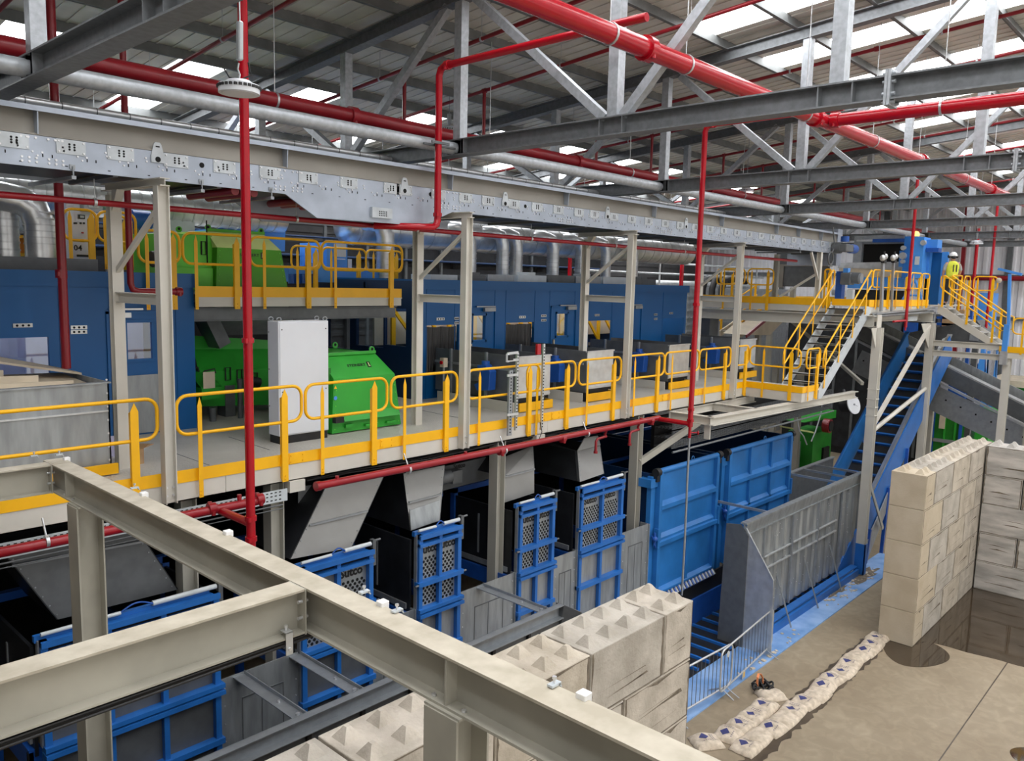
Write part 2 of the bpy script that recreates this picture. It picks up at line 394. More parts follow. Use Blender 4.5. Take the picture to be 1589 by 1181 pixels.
# roof trusses
TX = [3.25, 9.8, 16.25, 22.7, 29.3, 36.0, 42.5]
VY = [-2.6, 0.65, 3.9, 7.12, 10.37, 13.65, 16.9, 20.2]
ZB0, ZB1 = 10.83, 11.1
def chordz(y): return 14.286-0.09*y
TN = ['nearest roof truss, its bottom chord crossing the upper left corner', 'second roof truss from the front, bottom chord crossing above the upper conveyor',
      'third roof truss from the front, behind the main red pipe tee', 'fourth roof truss from the front, over the stair to the raised landing',
      'fifth roof truss from the front', 'sixth roof truss from the front, near the blue press', 'farthest roof truss, close to the silver end wall']
for k, X in enumerate(TX):
    t = thing('roof_truss', (X, 9, ZB0), 'grey galvanised '+TN[k], 'truss', 'roof trusses')
    zc = (ZB0+ZB1)/2
    mb = MB().ibeam((X, -6, zc), (X, 24, zc), ZB1-ZB0, 0.25, 0.02, 0.014)
    for y in VY:
        for dy in (-0.2, 0.2):
            for sx in (-1, 1): mb.box(X+sx*0.007, X+sx*0.115, y+dy-0.008, y+dy+0.008, ZB0+0.02, ZB1-0.02)
    for sx in (-1, 1):
        for yy in (10.2, 10.36): mb.box(X-0.12, X+0.12, yy, yy+0.012, ZB0+0.02, ZB1-0.02)
    mb.build('bottom_chord', 'truss', t)
    MB().ibeam((X, -6, chordz(-6)+0.13), (X, 27.5, chordz(27.5)+0.13), 0.25, 0.22, 0.018, 0.012).build('top_chord', 'truss', t)
    for y in VY: MB().bar((X, y, ZB1), (X, y, chordz(y)+0.01), 0.17, 0.17, (0, 1, 0)).build('vertical', 'trusslight', t)
    for (a, b_) in ((7.12, 3.9), (7.12, 10.37), (13.65, 10.37), (13.65, 16.9), (0.65, 3.9), (0.65, -2.6), (20.2, 16.9)):
        s = 1 if b_ > a else -1
        MB().bar((X, a+s*0.16, ZB1), (X, b_-s*0.34, chordz(b_)), 0.13, 0.13, (1, 0, 0)).build('diagonal', 'trusslight', t)
    mb = MB().box(X-0.14, X+0.14, 3.27, 3.30, ZB0-0.06, ZB1+0.06).box(X-0.14, X+0.14, 3.305, 3.335, ZB0-0.06, ZB1+0.06)
    for z in (ZB0-0.02, ZB0+0.07, ZB1-0.07, ZB1+0.02):
        for sx in (-0.08, 0.08): mb.cyl((X+sx, 3.23, z), (0, 1, 0), 0.022, 0.14, 8)
    mb.build('splice_plate', 'trusslight', t)
# round ties between the trusses
for k in range(-1, 6):
    a = TX[k]+0.06 if k >= 0 else -6; b_ = TX[k+1]-0.08
    mb = MB().tube((a, 10.42, 10.95), (b_, 10.42, 10.95), 0.105, 16)
    ob = tag(mb.build('tie_tube', 'trusslight'), 'round galvanised tie tube ending at the %s roof truss' % (['nearest']+ORD[1:6]+['farthest'])[k+1], 'tube', 'tie tubes between the trusses')

# ================================================================== sprinkler pipework
def clamp(mb, p, d, r):
    d = Vector(d).normalized(); mb.tube(Vector(p)-d*0.018, Vector(p)+d*0.018, r+0.012, 14)
def hanger(mb, p, r, top):
    mb.tube(Vector(p)+V(0, 0, r), (p[0], p[1], top), 0.008, 6)
def couplings(mb, pts_, d, r, w=0.07):
    d = Vector(d).normalized()
    for p in pts_:
        mb.tube(Vector(p)-d*w, Vector(p)+d*w, r*1.3, 14)
        o_ = d.orthogonal().normalized()
        for s in (-1, 1): mb.cyl(Vector(p)+o_*r*1.2*s-V(0, 0, 0.03), (0, 0, 1), 0.03, 0.06, 8)
# main on the right
YM, ZM, RM = 6.08, 11.7, 0.125
t = thing('sprinkler_main', (6, YM, ZM), 'thick bright red sprinkler main crossing the upper middle of the hall', 'pipe')
MB().tube((1, YM, ZM), (44, YM, ZM), RM, 20).build('pipe_run', 'red', t)
mb = MB(); couplings(mb, [(x, YM, ZM) for x in (3.5, 9.0, 14.35, 20.4, 27)], (1, 0, 0), RM); mb.build('coupling', 'red', t)
mb = MB()
for x in (8.2, 9.95, 13.9, 17.2, 20.2, 24, 27): clamp(mb, (x, YM, ZM), (1, 0, 0), RM); hanger(mb, (x, YM, ZM), RM, roofz(YM)-0.2)
mb.build('pipe_hanger', 'galvbright', t)
t = thing('sprinkler_cross_main', (14.75, 2, ZM), 'thick bright red pipe branching right from the main tee behind the bolted beam joint', 'pipe')
MB().tube((14.75, YM-0.12, ZM), (14.75, -5, ZM), RM*0.86, 20).build('pipe_run', 'red', t)
mb = MB(); couplings(mb, [(14.75, YM-0.2, ZM)], (0, 1, 0), RM*0.86); mb.build('coupling', 'red', t)
mb = MB()
for y in (4.15, 1.5): clamp(mb, (14.75, y, ZM), (0, 1, 0), RM*0.9); hanger(mb, (14.75, y, ZM), RM, roofz(y)-0.2)
mb.build('pipe_hanger', 'galvbright', t)
# main on the left
t = thing('sprinkler_main', (6, 11.95, 11.47), 'thick dark red sprinkler main beside the round tie tubes, upper left', 'pipe')
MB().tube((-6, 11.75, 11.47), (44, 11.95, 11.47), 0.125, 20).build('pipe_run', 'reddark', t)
mb = MB(); couplings(mb, [(x, 11.75+0.2*(x+6)/50, 11.47) for x in (2, 8.6, 14.9, 21)], (1, 0, 0), 0.125); mb.build('coupling', 'reddark', t)
mb = MB()
for x in (3.2, 7.1, 12, 17, 23): p = (x, 11.75+0.2*(x+6)/50, 11.47); clamp(mb, p, (1, 0, 0), 0.125); hanger(mb, p, 0.125, roofz(11.9)-0.2)
mb.build('pipe_hanger', 'galvbright', t)

def valve(mb, p, r):
    p = Vector(p)
    mb.tube(p+V(0, 0, 0.16), p+V(0, 0, 0.06), r*1.3, 12); mb.tube(p+V(0, 0, 0.28), p+V(0, 0, 0.22), r*1.3, 12)
    mb.tube(p+V(0, 0, 0.06), p-V(0, 0, 0.14), r*0.5, 10)
def riser(name, X, Yd, z0, ztop, r, m, label, clamps, y1, feed=None):
    t = thing(name, (X, Yd, z0), label, 'pipe')
    e = 0.14
    pts = [(X, Yd, z0), (X, Yd, ztop-e), (X, Yd-e*0.3, ztop-e*0.3), (X, Yd-e, ztop), (X, y1, ztop)]
    if y1 > Yd: pts = [(X, Yd, z0), (X, Yd, ztop-e), (X, Yd+e*0.3, ztop-e*0.3), (X, Yd+e, ztop), (X, y1, ztop)]
    MB().pipe(pts, r, 14).build('pipe_run', m, t)
    mb = MB()
    for z in clamps: couplings(mb, [(X, Yd, z)], (0, 0, 1), r, 0.03)
    couplings(mb, [(X, Yd-0.2 if y1 < Yd else Yd+0.2, ztop)], (0, 1, 0), r, 0.04)
    mb.build('coupling', m, t)
    return t
# three bright droppers in front of the platform
t = riser('sprinkler_dropper', 5.12, 9.2, 5.1, 12.2, 0.058, 'red', 'bright red vertical pipe in front of the white cabinet, valve at its foot', (7.9, 5.62, 5.35), 6.0)
MB().tube((5.12, 9.2, 5.55), (5.12, 10.0, 5.55), 0.055, 12).build('branch', 'red', t)
mb = MB(); mb.tube((5.12, 9.2, 5.2), (5.12, 9.2, 4.98), 0.03, 10); mb.tube((5.12, 9.2, 5.04), (5.17, 9.08, 5.04), 0.016, 8); mb.cyl((5.17, 9.08, 5.04), (0.35, -0.9, 0), 0.05, 0.02, 12)
mb.build('drain_valve', 'red', t)
t = riser('sprinkler_dropper', 15.9, 9.15, 5.55, 12.15, 0.06, 'red', 'bright red vertical pipe in front of the fourth conveyor box, thin hose hanging below', (8.3, 5.95, 5.7), 6.2)
MB().tube((15.9, 9.15, 5.62), (15.9, 10.0, 5.62), 0.055, 12).build('branch', 'red', t)
mb = MB(); mb.tube((15.9, 9.15, 5.6), (15.9, 9.15, 5.3), 0.035, 10); mb.tube((15.9, 9.15, 5.42), (16.02, 9.02, 5.42), 0.016, 8); mb.cyl((16.02, 9.02, 5.42), (0.7, -0.7, 0), 0.05, 0.02, 12)
mb.build('drain_valve', 'red', t)
MB().pipe([(15.9, 9.15, 5.35), (15.9, 9.15, 4.4), (15.89, 9.13, 3), (15.9, 9.14, 1.6)], 0.026, 8).build('hose', 'galv', t)
t = riser('sprinkler_dropper', 9.15, 10.2, 9.66, 12.15, 0.058, 'red', 'bright red vertical pipe crossing in front of the deep conveyor section', (9.78,), 6.2)
MB().pipe([(9.15, 10.2, 9.7), (9.13, 10.2, 9.62), (9.05, 10.2, 9.57), (8.8, 10.22, 9.56), (8.3, 10.8, 9.565)], 0.058, 12).build('lower_run', 'red', t)
mb = MB(); mb.box(8.96, 9.34, 10.13, 10.16, 10.92, 10.96); mb.box(8.9, 9.6, 10.26, 10.3, 10.9, 10.93); clamp(mb, (9.15, 10.2, 10.94), (0, 0, 1), 0.06); mb.build('bracket', 'galvdark', t)
# long thin line under the conveyor
t = thing('sprinkler_line', (10, 10.9, 9.57), 'thin red pipe running level under the upper conveyor', 'pipe')
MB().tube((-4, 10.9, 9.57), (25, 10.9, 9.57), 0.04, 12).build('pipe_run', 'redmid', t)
mb = MB()
for x in (1.2, 4.0, 6.9, 9.3, 12.3, 15.2, 18.2, 21): clamp(mb, (x, 10.9, 9.57), (1, 0, 0), 0.04); mb.tube((x, 10.9, 9.6), (x, 10.9, 9.86), 0.006, 6)
mb.build('pipe_hanger', 'galvbright', t)
# line along the underside of the platform
t = thing('sprinkler_line', (8, 10.0, 5.6), 'red pipe running along below the cream platform edge', 'pipe')
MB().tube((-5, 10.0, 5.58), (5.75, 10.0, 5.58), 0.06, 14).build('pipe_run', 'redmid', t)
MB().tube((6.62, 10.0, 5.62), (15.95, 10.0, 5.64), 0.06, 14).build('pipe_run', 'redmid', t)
mb = MB(); couplings(mb, [(x, 10.0, 5.6) for x in (5.0, 5.7, 10.6, 12.4, 15.6)], (1, 0, 0), 0.06, 0.05)
mb.tube((6.62, 10.0, 5.62), (6.7, 10.0, 5.62), 0.072, 14)
for x in (4.3, 5.4, 7.0, 9.7, 15.2): mb.tube((x, 10.0, 5.6), (x, 10.0, 5.72), 0.03, 10)
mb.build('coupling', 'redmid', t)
mb = MB()
for x in (3.0, 8.4, 10.7, 13.2): clamp(mb, (x, 10.0, 5.6), (1, 0, 0), 0.06); mb.tube((x, 10.0, 5.64), (x, 10.12, 5.85), 0.012, 6)
mb.build('pipe_hanger', 'galvbright', t)
for (x, n) in ((13.9, 'left'), (15.15, 'right')):
    mb = MB().pipe([(x, 10.05, 5.5), (x-0.02, 10.0, 5.46), (x-0.35, 9.98, 5.45), (x-0.4, 9.98, 5.4), (x-0.4, 9.98, 5.2)], 0.028, 10); mb.cyl((x-0.4, 9.98, 5.2), (0, 0, -1), 0.045, 0.05, 10); mb.tube((x, 10.05, 5.5), (x, 10.0, 5.6), 0.028, 8)
    tag(mb.build('sprinkler_stub', 'reddark'), 'short red sprinkler stub bent down under the platform pipe, %s of the two' % n, 'sprinkler')
# drops behind the conveyor, left
for (px, y0, y1, Y, r, lab) in ((90, 60, 572, 12.6, 0.062, 'dark red vertical pipe before the blue cabin at far left'),):
    a = RY(86, 60, Y); b_ = RY(103, 572, Y)
    t = thing('sprinkler_dropper', b_, lab, 'pipe')
    MB().tube((b_.x, Y, b_.z), (b_.x, Y, 14.0), r, 14).build('pipe_run', 'reddark', t)
    mb = MB(); couplings(mb, [RY(95, 425, Y)], (0, 0, 1), r, 0.06); mb.build('coupling', 'reddark', t)
Yq = 12.9; a = RY(190, 95, Yq); b_ = RY(203, 452, Yq); c = RY(282, 455, Yq)
t = thing('sprinkler_dropper', b_, 'dark red pipe bent to the right over the first cabin door', 'pipe')
MB().pipe([(b_.x, Yq, 13.5), (b_.x, Yq, b_.z+0.12), (b_.x+0.03, Yq, b_.z+0.03), (b_.x+0.12, Yq, b_.z), (c.x, Yq, b_.z)], 0.05, 12).build('pipe_run', 'reddark', t)
mb = MB(); couplings(mb, [(c.x-0.05, Yq, b_.z)], (1, 0, 0), 0.05, 0.05); mb.build('coupling', 'reddark', t)
# branch lines under the roof, running up the slope, each with an end drop
BL = [(4.2, 13.2), (7.4, 13.2), (10.9, 13.25), (13.2, 13.2), (17.4, 13.2), (20.0, 13.2), (24.2, 13.2), (27.0, 13.2), (31.5, 13.2), (34.5, 13.2), (39, 13.2)]
for k, (x, z) in enumerate(BL):
    t = thing('sprinkler_branch', (x, 10, z), 'slim dark red sprinkler branch under the roof sheets, %s row from the front' % ORD[k], 'pipe', 'sprinkler branches under the roof')
    a = V(x, -5, roofz(-5)-0.62); b_ = V(x, 24, roofz(24)-0.62)
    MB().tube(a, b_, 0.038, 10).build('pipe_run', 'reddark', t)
    MB().tube((x, 13.2, roofz(13.2)-0.62), (x, 13.2, 11.6), 0.04, 10).build('drop_pipe', 'reddark', t)
    mb = MB()
    for y in (13.2, 6.2): couplings(mb, [(x, y, roofz(y)-0.62)], (0, 1, 0.0), 0.04, 0.05)
    mb.build('coupling', 'reddark', t)
    mb = MB()
    for y in range(-4, 24, 3): mb.tube((x, y, roofz(y)-0.62), (x, y, roofz(y)-0.05), 0.006, 6); clamp(mb, (x, y, roofz(y)-0.62), (0, 1, 0), 0.04)
    mb.build('pipe_hanger', 'galvbright', t)
# thin vertical drops on the right
for (px, py0, py1, Y, lab) in ((1408, 320, 508, 8.3, 'thin red vertical pipe in front of the blue press'), (1535, 395, 520, 8.0, 'thin red vertical pipe beside the person in the helmet'),):
    a = RY(px+4, py0, Y); b_ = RY(px-3, py1, Y)
    if px == 1535: a = RX(1537, 370, 36); b_ = RX(1528, 530, 36)
    mb = MB().tube((b_.x, b_.y, b_.z), (b_.x, b_.y, 12.2), 0.05, 12)
    if px == 1408: mb.tube((b_.x, b_.y, b_.z), (b_.x, b_.y, b_.z-0.1), 0.03, 8); mb.tube((b_.x, b_.y, b_.z+0.22), (b_.x-0.9, b_.y+0.1, b_.z+0.2), 0.035, 10)
    couplings(mb, [(b_.x, b_.y, b_.z+1.2)], (0, 0, 1), 0.05, 0.04)
    tag(mb.build('sprinkler_dropper', 'red'), lab, 'pipe')
p_ = RX(1512, 425, 40)
tag(MB().tube((40, p_.y, 6), (40, p_.y, 11.5), 0.07, 12).build('sprinkler_dropper', 'red'), 'thin red vertical pipe just left of the one beside the person', 'pipe')
p_ = RX(1560, 432, 48.4)
tag(MB().tube((48.4, 3, p_.z), (48.4, 12, p_.z), 0.13, 12).build('wall_pipe', 'reddark'), 'dark red level pipe along the silver end wall', 'pipe')

# high-bay lamps
def highbay(p, label, lit, s=1.0, up=None):
    p = Vector(p); t = thing('high_bay_light', p, label, 'lamp')
    mb = MB(); mb.tube(p, p+V(0, 0, 0.1*s), 0.235*s, 28); mb.tube(p+V(0, 0, 0.1*s), p+V(0, 0, 0.15*s), 0.2*s, 28, 0.13*s)
    mb.build('housing', 'white', t, 0.008)
    MB().tube(p-V(0, 0, 0.004), p+V(0, 0, 0.01), 0.2*s, 28).build('lens', 'lamp' if lit else 'white', t)
    mb = MB()
    for i in range(28):
        a = 2*PI*i/28
        mb.box(p.x+0.232*s*math.cos(a)-0.012, p.x+0.232*s*math.cos(a)+0.012, p.y+0.232*s*math.sin(a)-0.012, p.y+0.232*s*math.sin(a)+0.012, p.z+0.055*s, p.z+0.085*s)
    mb.build('vent_slots', 'black', t)
    return t
p_ = RX(371, 138, 3.6)
t = highbay(p_-V(0, 0, 0.04), 'round white lamp with driver box hanging before the left red pipe', False, 0.72)
q_ = RX(372, 65, 3.6)
MB().bar(RX(372, 94, 3.6), RX(372, 33, 3.6), 0.06, 0.042, (1, 0, 0)).build('driver_box', 'screen', t, 0.01)
mb = MB().pipe([p_+V(0, 0, 0.07), p_+V(0.01, 0, 0.12), p_+V(-0.01, 0, 0.16), p_+V(0, 0, 0.21)], 0.008, 6)
mb.tube(RX(372, 33, 3.6), (q_.x, q_.y, 12.2), 0.008, 6); mb.build('hook', 'galvbright', t)
MB().pipe([p_+V(0.06, -0.05, 0.22), p_+V(0.08, -0.06, 0.12), p_+V(0, -0.04, 0.07), p_+V(-0.06, 0.05, 0.09), p_+V(-0.09, 0.08, 0.16)], 0.007, 6).build('cable', 'black', t)
for (px, py, X, lab) in ((697, 206, 14, 'lit round lamp glowing above the second truss chord'), (1158, 299, 24, 'lit round lamp glowing above the upper conveyor'), (1515, 379, 36, 'white round lamp below the farthest truss by the end wall')):
    p_ = RX(px, py, X); t = highbay(p_, lab, px < 1500, 1.0)
    mb = MB().tube(p_+V(0, 0, 0.14), (p_.x, p_.y, roofz(p_.y)-0.1), 0.008, 6); mb.tube(p_+V(0, 0, 0.2), p_+V(0, 0, 0.45), 0.05, 10); mb.build('hook', 'galv', t)
# ================================================================== upper belt conveyor
YC = 10.45; XE = 27.2; ZCB = 9.88; ZCT = 10.235; ZSK0 = 10.25; ZSK1 = 10.56; YCB = 12.0
t = thing('belt_conveyor', (9, YC, ZCB), 'long blue-grey overhead belt conveyor crossing the hall on cream frames', 'conveyor')
mb = MB()
prof = [(-5, ZCT), (XE, ZCT), (XE, ZCB), (9.72, ZCB), (9.03, 9.6), (6.97, 9.58), (6.44, ZCB), (-5, ZCB)]
mb.prism([V(x, YC, z) for x, z in prof], (0, 0.03, 0))
mb.box(-5, XE, YC+0.03, YC+0.12, ZCT-0.03, ZCT)
mb.build('side_plate', 'conv', t)
MB().prism([V(x, YCB, z) for x, z in prof], (0, 0.03, 0)).build('side_plate', 'conv', t)
mb = MB()
mb.box(-5, XE, YC+0.03, YCB, ZCB+0.05, ZCB+0.07)
mb.build('return_pan', 'blacksteel', t)
mb = MB()                                                    # cross angles below
x = -4
while x < XE:
    if not 6.2 < x < 9.9: mb.bar((x, YC+0.03, ZCB+0.01), (x, YCB, ZCB+0.01), 0.06, 0.05)
    x += 1.35
mb.build('cross_angle', 'galvdark', t)
mb = MB(); mb.box(-5, XE, YC-0.01, YC+0.08, ZSK0-0.012, ZSK0+0.01); mb.prism([V(-5, YC+0.07, ZSK0), V(-5, YC+0.1, ZSK1), V(-5, YC+0.11, ZSK1), V(-5, YC+0.08, ZSK0)], (XE+5, 0, 0))
mb.build('skirt', 'skirt', t)
mb = MB(); mb.box(-5, XE, YC-0.06, YC+0.13, ZSK1-0.03, ZSK1); mb.box(-5, XE, YC-0.059, YC-0.045, ZSK1-0.06, ZSK1-0.03)
mb.box(-5, XE, YCB-0.13, YCB+0.06, ZSK1-0.03, ZSK1)
mb.build('top_rail', 'conv', t)
MB().box(-5, XE, YCB-0.1, YCB-0.08, ZSK0-0.3, ZSK1).build('skirt', 'skirt', t)
MB().box(-5, XE, YC+0.12, YCB-0.12, ZCT-0.06, ZCT-0.04).build('belt', 'black', t)
RIBX = [RY(x, y, YC).x for x, y in ((57, 190), (444, 248), (700, 285), (880, 315), (1016, 336), (1121, 350), (1206, 360), (1240, 365), (1275, 368))]
for x in RIBX:
    MB().prism([V(x-0.006, YC+0.08, ZSK0), V(x-0.006, YC-0.03, ZSK0), V(x-0.006, YC-0.05, ZSK1-0.03), V(x-0.006, YC+0.1, ZSK1-0.03)], (0.012, 0, 0)).build('rib', 'conv', t)
# cover plates, studs, lifting lugs repeated along the side plate
PX = [RY(x, y, YC).x for x, y in ((20, 218), (110, 229), (187, 240), (273, 250), (348, 260), (418, 268), (478, 275), (541, 281), (607, 290), (627, 292), (680, 300), (722, 307), (757, 311), (797, 316), (833, 320), (866, 326), (898, 329), (922, 332), (952, 336), (980, 339), (1006, 342), (1032, 345), (1055, 347))]
x = PX[-1]
while x < XE-0.9: x += 0.72; PX.append(x)
plates = []; 
for x in PX:
    plates.append(MB().box(x-0.16, x+0.16, YC-0.012, YC, ZCT-0.17, ZCT-0.005).build('cover_plate', 'convplate', t))
    mb = MB()
    for dx in (-0.02, 0.035):
        for dz in (-0.055, -0.085, -0.115): mb.cyl((x+dx, YC-0.0125, ZCT+dz), (0, -1, 0), 0.0135, 0.002, 8)
    sub(mb, 'hole', 'hole', plates[-1])
mb = MB()
for x in PX:
    for dx in (-0.135, 0.135):
        for dz in (-0.03, -0.145): mb.cyl((x+dx, YC-0.012, ZCT+dz), (0, -1, 0), 0.012, 0.012, 6)
SEAM = [RY(x, 250, YC).x for x in (67, 448, 700, 880)] + [16.6+2.35*i for i in range(5)]
for x in SEAM:
    for i in range(6):
        xx = x+(-0.22, -0.145, -0.07, 0.06, 0.135, 0.21)[i]
        for z in (ZCT-0.03, ZCB+0.1, ZCB+0.055): mb.cyl((xx, YC, z), (0, -1, 0), 0.014, 0.014, 6)
rr = random.Random(3)
x = -4.5
while x < XE-0.3:
    for i in range(3): mb.cyl((x+0.05*i, YC, ZCB+0.17-0.04*(i % 2)), (0, -1, 0), 0.012, 0.012, 6)
    mb.cyl((x+0.32, YC, ZCT-0.1), (0, -1, 0), 0.013, 0.012, 6); mb.cyl((x+0.33, YC, ZCT-0.14), (0, -1, 0), 0.013, 0.012, 6)
    x += 0.48
o_ = mb.build('stud', 'bolt', t); o_['kind'] = 'stuff'
mb = MB(); x = -4.4
while x < XE-0.3:
    mb.box(x, x+0.012, YC-0.003, YC, ZCB+0.12, ZCB+0.155); mb.box(x+0.1, x+0.112, YC-0.003, YC, ZCB+0.12, ZCB+0.155); mb.box(x+0.24, x+0.27, YC-0.003, YC, ZCB+0.04, ZCB+0.05); x += 0.48
o_ = mb.build('slot', 'hole', t); o_['kind'] = 'stuff'
for px, py in ((244, 244), (627, 294), (783, 316), (942, 335), (1064, 348)):
    x = RY(px, py, YC).x; zc = ZCT-0.09
    ob = MB().prism([V(x-0.085, YC-0.02, zc-0.05), V(x+0.085, YC-0.02, zc-0.05), V(x+0.085, YC-0.02, zc+0.03), V(x+0.05, YC-0.02, zc+0.17), V(x+0.03, YC-0.02, zc+0.2), V(x-0.03, YC-0.02, zc+0.2), V(x-0.05, YC-0.02, zc+0.17), V(x-0.085, YC-0.02, zc+0.03)], (0, 0.02, 0)).build('lifting_lug', 'convplate', t)
    mb = MB().cyl((x, YC-0.021, zc-0.01), (0, -1, 0), 0.035, 0.003, 14); sub(mb, 'hole', 'hole', ob); sub(MB().box(x-0.025, x+0.025, YC-0.023, YC-0.02, zc+0.14, zc+0.155), 'slot', 'hole', ob)
for px, py in ((313, 256), (597, 287), (668, 300), (815, 322)):
    x = RY(px, py, YC).x
    mb = MB().cyl((x, YC-0.002, ZCT-0.1), (0, -1, 0), 0.035, 0.003, 14)
    mb.build('bearing_hole', 'hole', t)
x = RY(590, 322, YC).x
ob = MB().box(x-0.2, x+0.2, YC-0.06, YC, 9.66, 9.82).build('inspection_box', 'convplate', t)
mb = MB()
for i in range(5):
    for j in range(3): mb.cyl((x-0.06+0.035*i, YC-0.0615, 9.7+0.03*j), (0, -1, 0), 0.011, 0.002, 8)
sub(mb, 'hole', 'hole', ob)
for px, py in ((343, 300), (372, 305), (470, 318), (490, 320), (520, 330), (555, 332)):
    x = RY(px, py, YC+0.5).x
    MB().tube((x, YC+0.1, ZCB-0.02), (x, YCB-0.1, ZCB-0.02), 0.06, 12).build('return_roller', 'reddark', t)
for px, py in ((112, 262), (312, 292), (420, 308), (1240, 392)):   # hangers with cross rods below the side plate
    x = RY(px, py, YC).x
    mb = MB().box(x-0.03, x+0.03, YC-0.02, YC, ZCB+0.02, ZCB+0.07); mb.tube((x, YC-0.03, ZCB+0.05), (x, YC-0.03, ZCB-0.1), 0.01, 6); mb.bar((x, YC-0.05, ZCB-0.08), (x-0.05, YCB-0.2, ZCB-0.08), 0.05, 0.04)
    mb.build('cable_hanger', 'galv', t)
# head drive
h = RY(1305, 385, YC-0.25)
mb = MB(); mb.tube((26.7, YC-0.02, 10.05), (26.7, YC-0.28, 10.05), 0.18, 18); mb.box(26.55, 27.2, YC-0.5, YC-0.2, 9.93, 10.17); mb.build('gearbox', 'galvdark', t, 0.02)
mb = MB(); mb.tube((26.75, YC-0.36, 10.25), (26.75, YC-0.36, 10.42), 0.13, 16); mb.tube((27.2, YC-0.36, 10.05), (27.65, YC-0.36, 10.05), 0.15, 16); mb.build('motor', 'bluemotor', t)
MB().box(XE, XE+0.4, YC+0.05, YCB+0.2, 9.5, 10.7).build('head_hood', 'conv', t)
mb = MB(); c = RY(1289, 401, YC-0.1); mb.pipe([c+V(0.2*math.cos(i*PI/10), 0, 0.2*math.sin(i*PI/10)) for i in range(20)], 0.03, 8, True); mb.pipe([c+V(0.1, 0, 0.2), c+V(0.25, 0, 0.4), c+V(0.1, 0, 0.8), c+V(0, 0, 1.0)], 0.02, 6); mb.build('cable_loop', 'galvdark', t)
ZIP = RY(120, 169, 12.25).z
MB().tube((-4, 12.25, ZIP), (24, 12.25, ZIP), 0.055, 10).build('insulated_pipe', 'galvbright', t)
mb = MB()
for i in range(60): mb.tube((-4+0.45*i, 12.25, ZIP), (-3.985+0.45*i, 12.25, ZIP), 0.0575, 10)
o_ = mb.build('pipe_band', 'galvdark', t)

# support frames
FX = [(4.54, 4.40, 11.35, 'nearest'), (9.86, 9.72, 11.35, 'second'), (14.88, 15.1, 11.65, 'third'), (19.92, 20.5, 11.72, 'fourth')]
for X, XB, YB, n in FX:
    t = thing('conveyor_support', (X, 10.2, 5.66), 'cream portal frame with diagonal brace carrying the overhead conveyor, %s from the left' % n, 'support frame', 'conveyor support frames')
    MB().ibeam((X, 10.22, 5.72), (X, 10.22, 9.78), 0.15, 0.14, 0.012, 0.009, (1, 0, 0)).build('front_post', 'pebble', t)
    mb = MB()
    for dx in (-0.045, 0.045):
        for z in (5.82, 5.93): mb.cyl((X+dx, 10.215, z), (0, -1, 0), 0.016, 0.02, 8)
    mb.build('bolt', 'bolt', t)
    MB().ibeam((XB, YB, F), (XB, YB, 9.72), 0.14, 0.15, 0.012, 0.009, (0, 1, 0)).build('back_post', 'pebble', t)
    mb = MB().ibeam((X, 10.1, 9.83), (XB, YB+0.25, 9.83), 0.1, 0.13, 0.012, 0.009); mb.prism([V(XB-0.05, YB-0.25, 9.78), V(XB-0.05, YB-0.07, 9.78), V(XB-0.05, YB-0.07, 9.5)], (0.1, 0, 0)); mb.build('crosshead', 'pebble', t)
    MB().ibeam((X, 10.29, 8.37), (XB, YB-0.07, 8.37), 0.14, 0.1, 0.012, 0.009).build('tie_beam', 'pebble', t)
    MB().bar((X, 10.25, 9.55), (XB, YB-0.05, 8.72), 0.06, 0.06).build('brace', 'pebble', t)
X = 25.9
t = thing('conveyor_support', (X, 10.2, 8.3), 'grey portal frame under the head end of the overhead conveyor, on the raised landing', 'support frame', 'conveyor support frames')
p_ = RY(1272, 400, 10.5)
MB().ibeam((p_.x, 10.5, 8.35), (p_.x, 10.5, 9.88), 0.14, 0.14, 0.012, 0.01, (0, 1, 0)).build('front_post', 'pebble', t)
p2 = RY(1204, 430, 12.6)
MB().ibeam((p2.x, 12.6, 8.0), (p2.x, 12.6, 9.88), 0.16, 0.16, 0.012, 0.01, (0, 1, 0)).build('back_post', 'pebbledk', t)
MB().bar((p_.x-0.7, 10.5, 9.85), (p_.x-0.02, 10.5, 9.0), 0.07, 0.07).build('brace', 'pebble', t)
MB().bar((p_.x, 10.55, 9.2), (p2.x, 12.5, 8.35), 0.06, 0.06).build('brace', 'pebble', t)

# ================================================================== lower platform
YF = 10.3
t = thing('steel_platform', (8, YF, 5.69), 'cream steel platform with chequer plate deck and yellow toe board', 'platform')
mb = MB().box(-6, 21.9, YF+0.02, 17.5, F-0.03, F); mb.box(20.86, 21.9, 8.72, YF+0.05, F-0.03, F); mb.build('deck', 'deck', t)
XJ = [RY(350, 720, YF).x, RY(850, 660, YF).x, RY(1038, 630, YF).x]
x0 = -6
for x in XJ+[20.84]:
    MB().box(x0, x-0.006, YF, YF+0.02, 5.69, F-0.03).box(x0, x-0.006, YF, YF+0.1, 5.69, 5.705).build('fascia', 'pebble', t); x0 = x
MB().box(20.84, 20.86, 8.72, YF, 5.69, F-0.03).build('fascia', 'pebble', t)
MB().box(20.84, 21.9, 8.70, 8.72, 5.69, F-0.03).build('fascia', 'pebble', t)
mb = MB().box(-6, 20.83, YF-0.012, YF, 5.94, 6.11); mb.build('toe_board', 'yellow', t)
mb = MB().box(20.828, 20.84, 8.69, YF, 5.94, 6.11); mb.box(20.83, 21.9, 8.685, 8.70, 5.94, 6.11); mb.build('toe_board', 'yellow', t)
mb = MB()
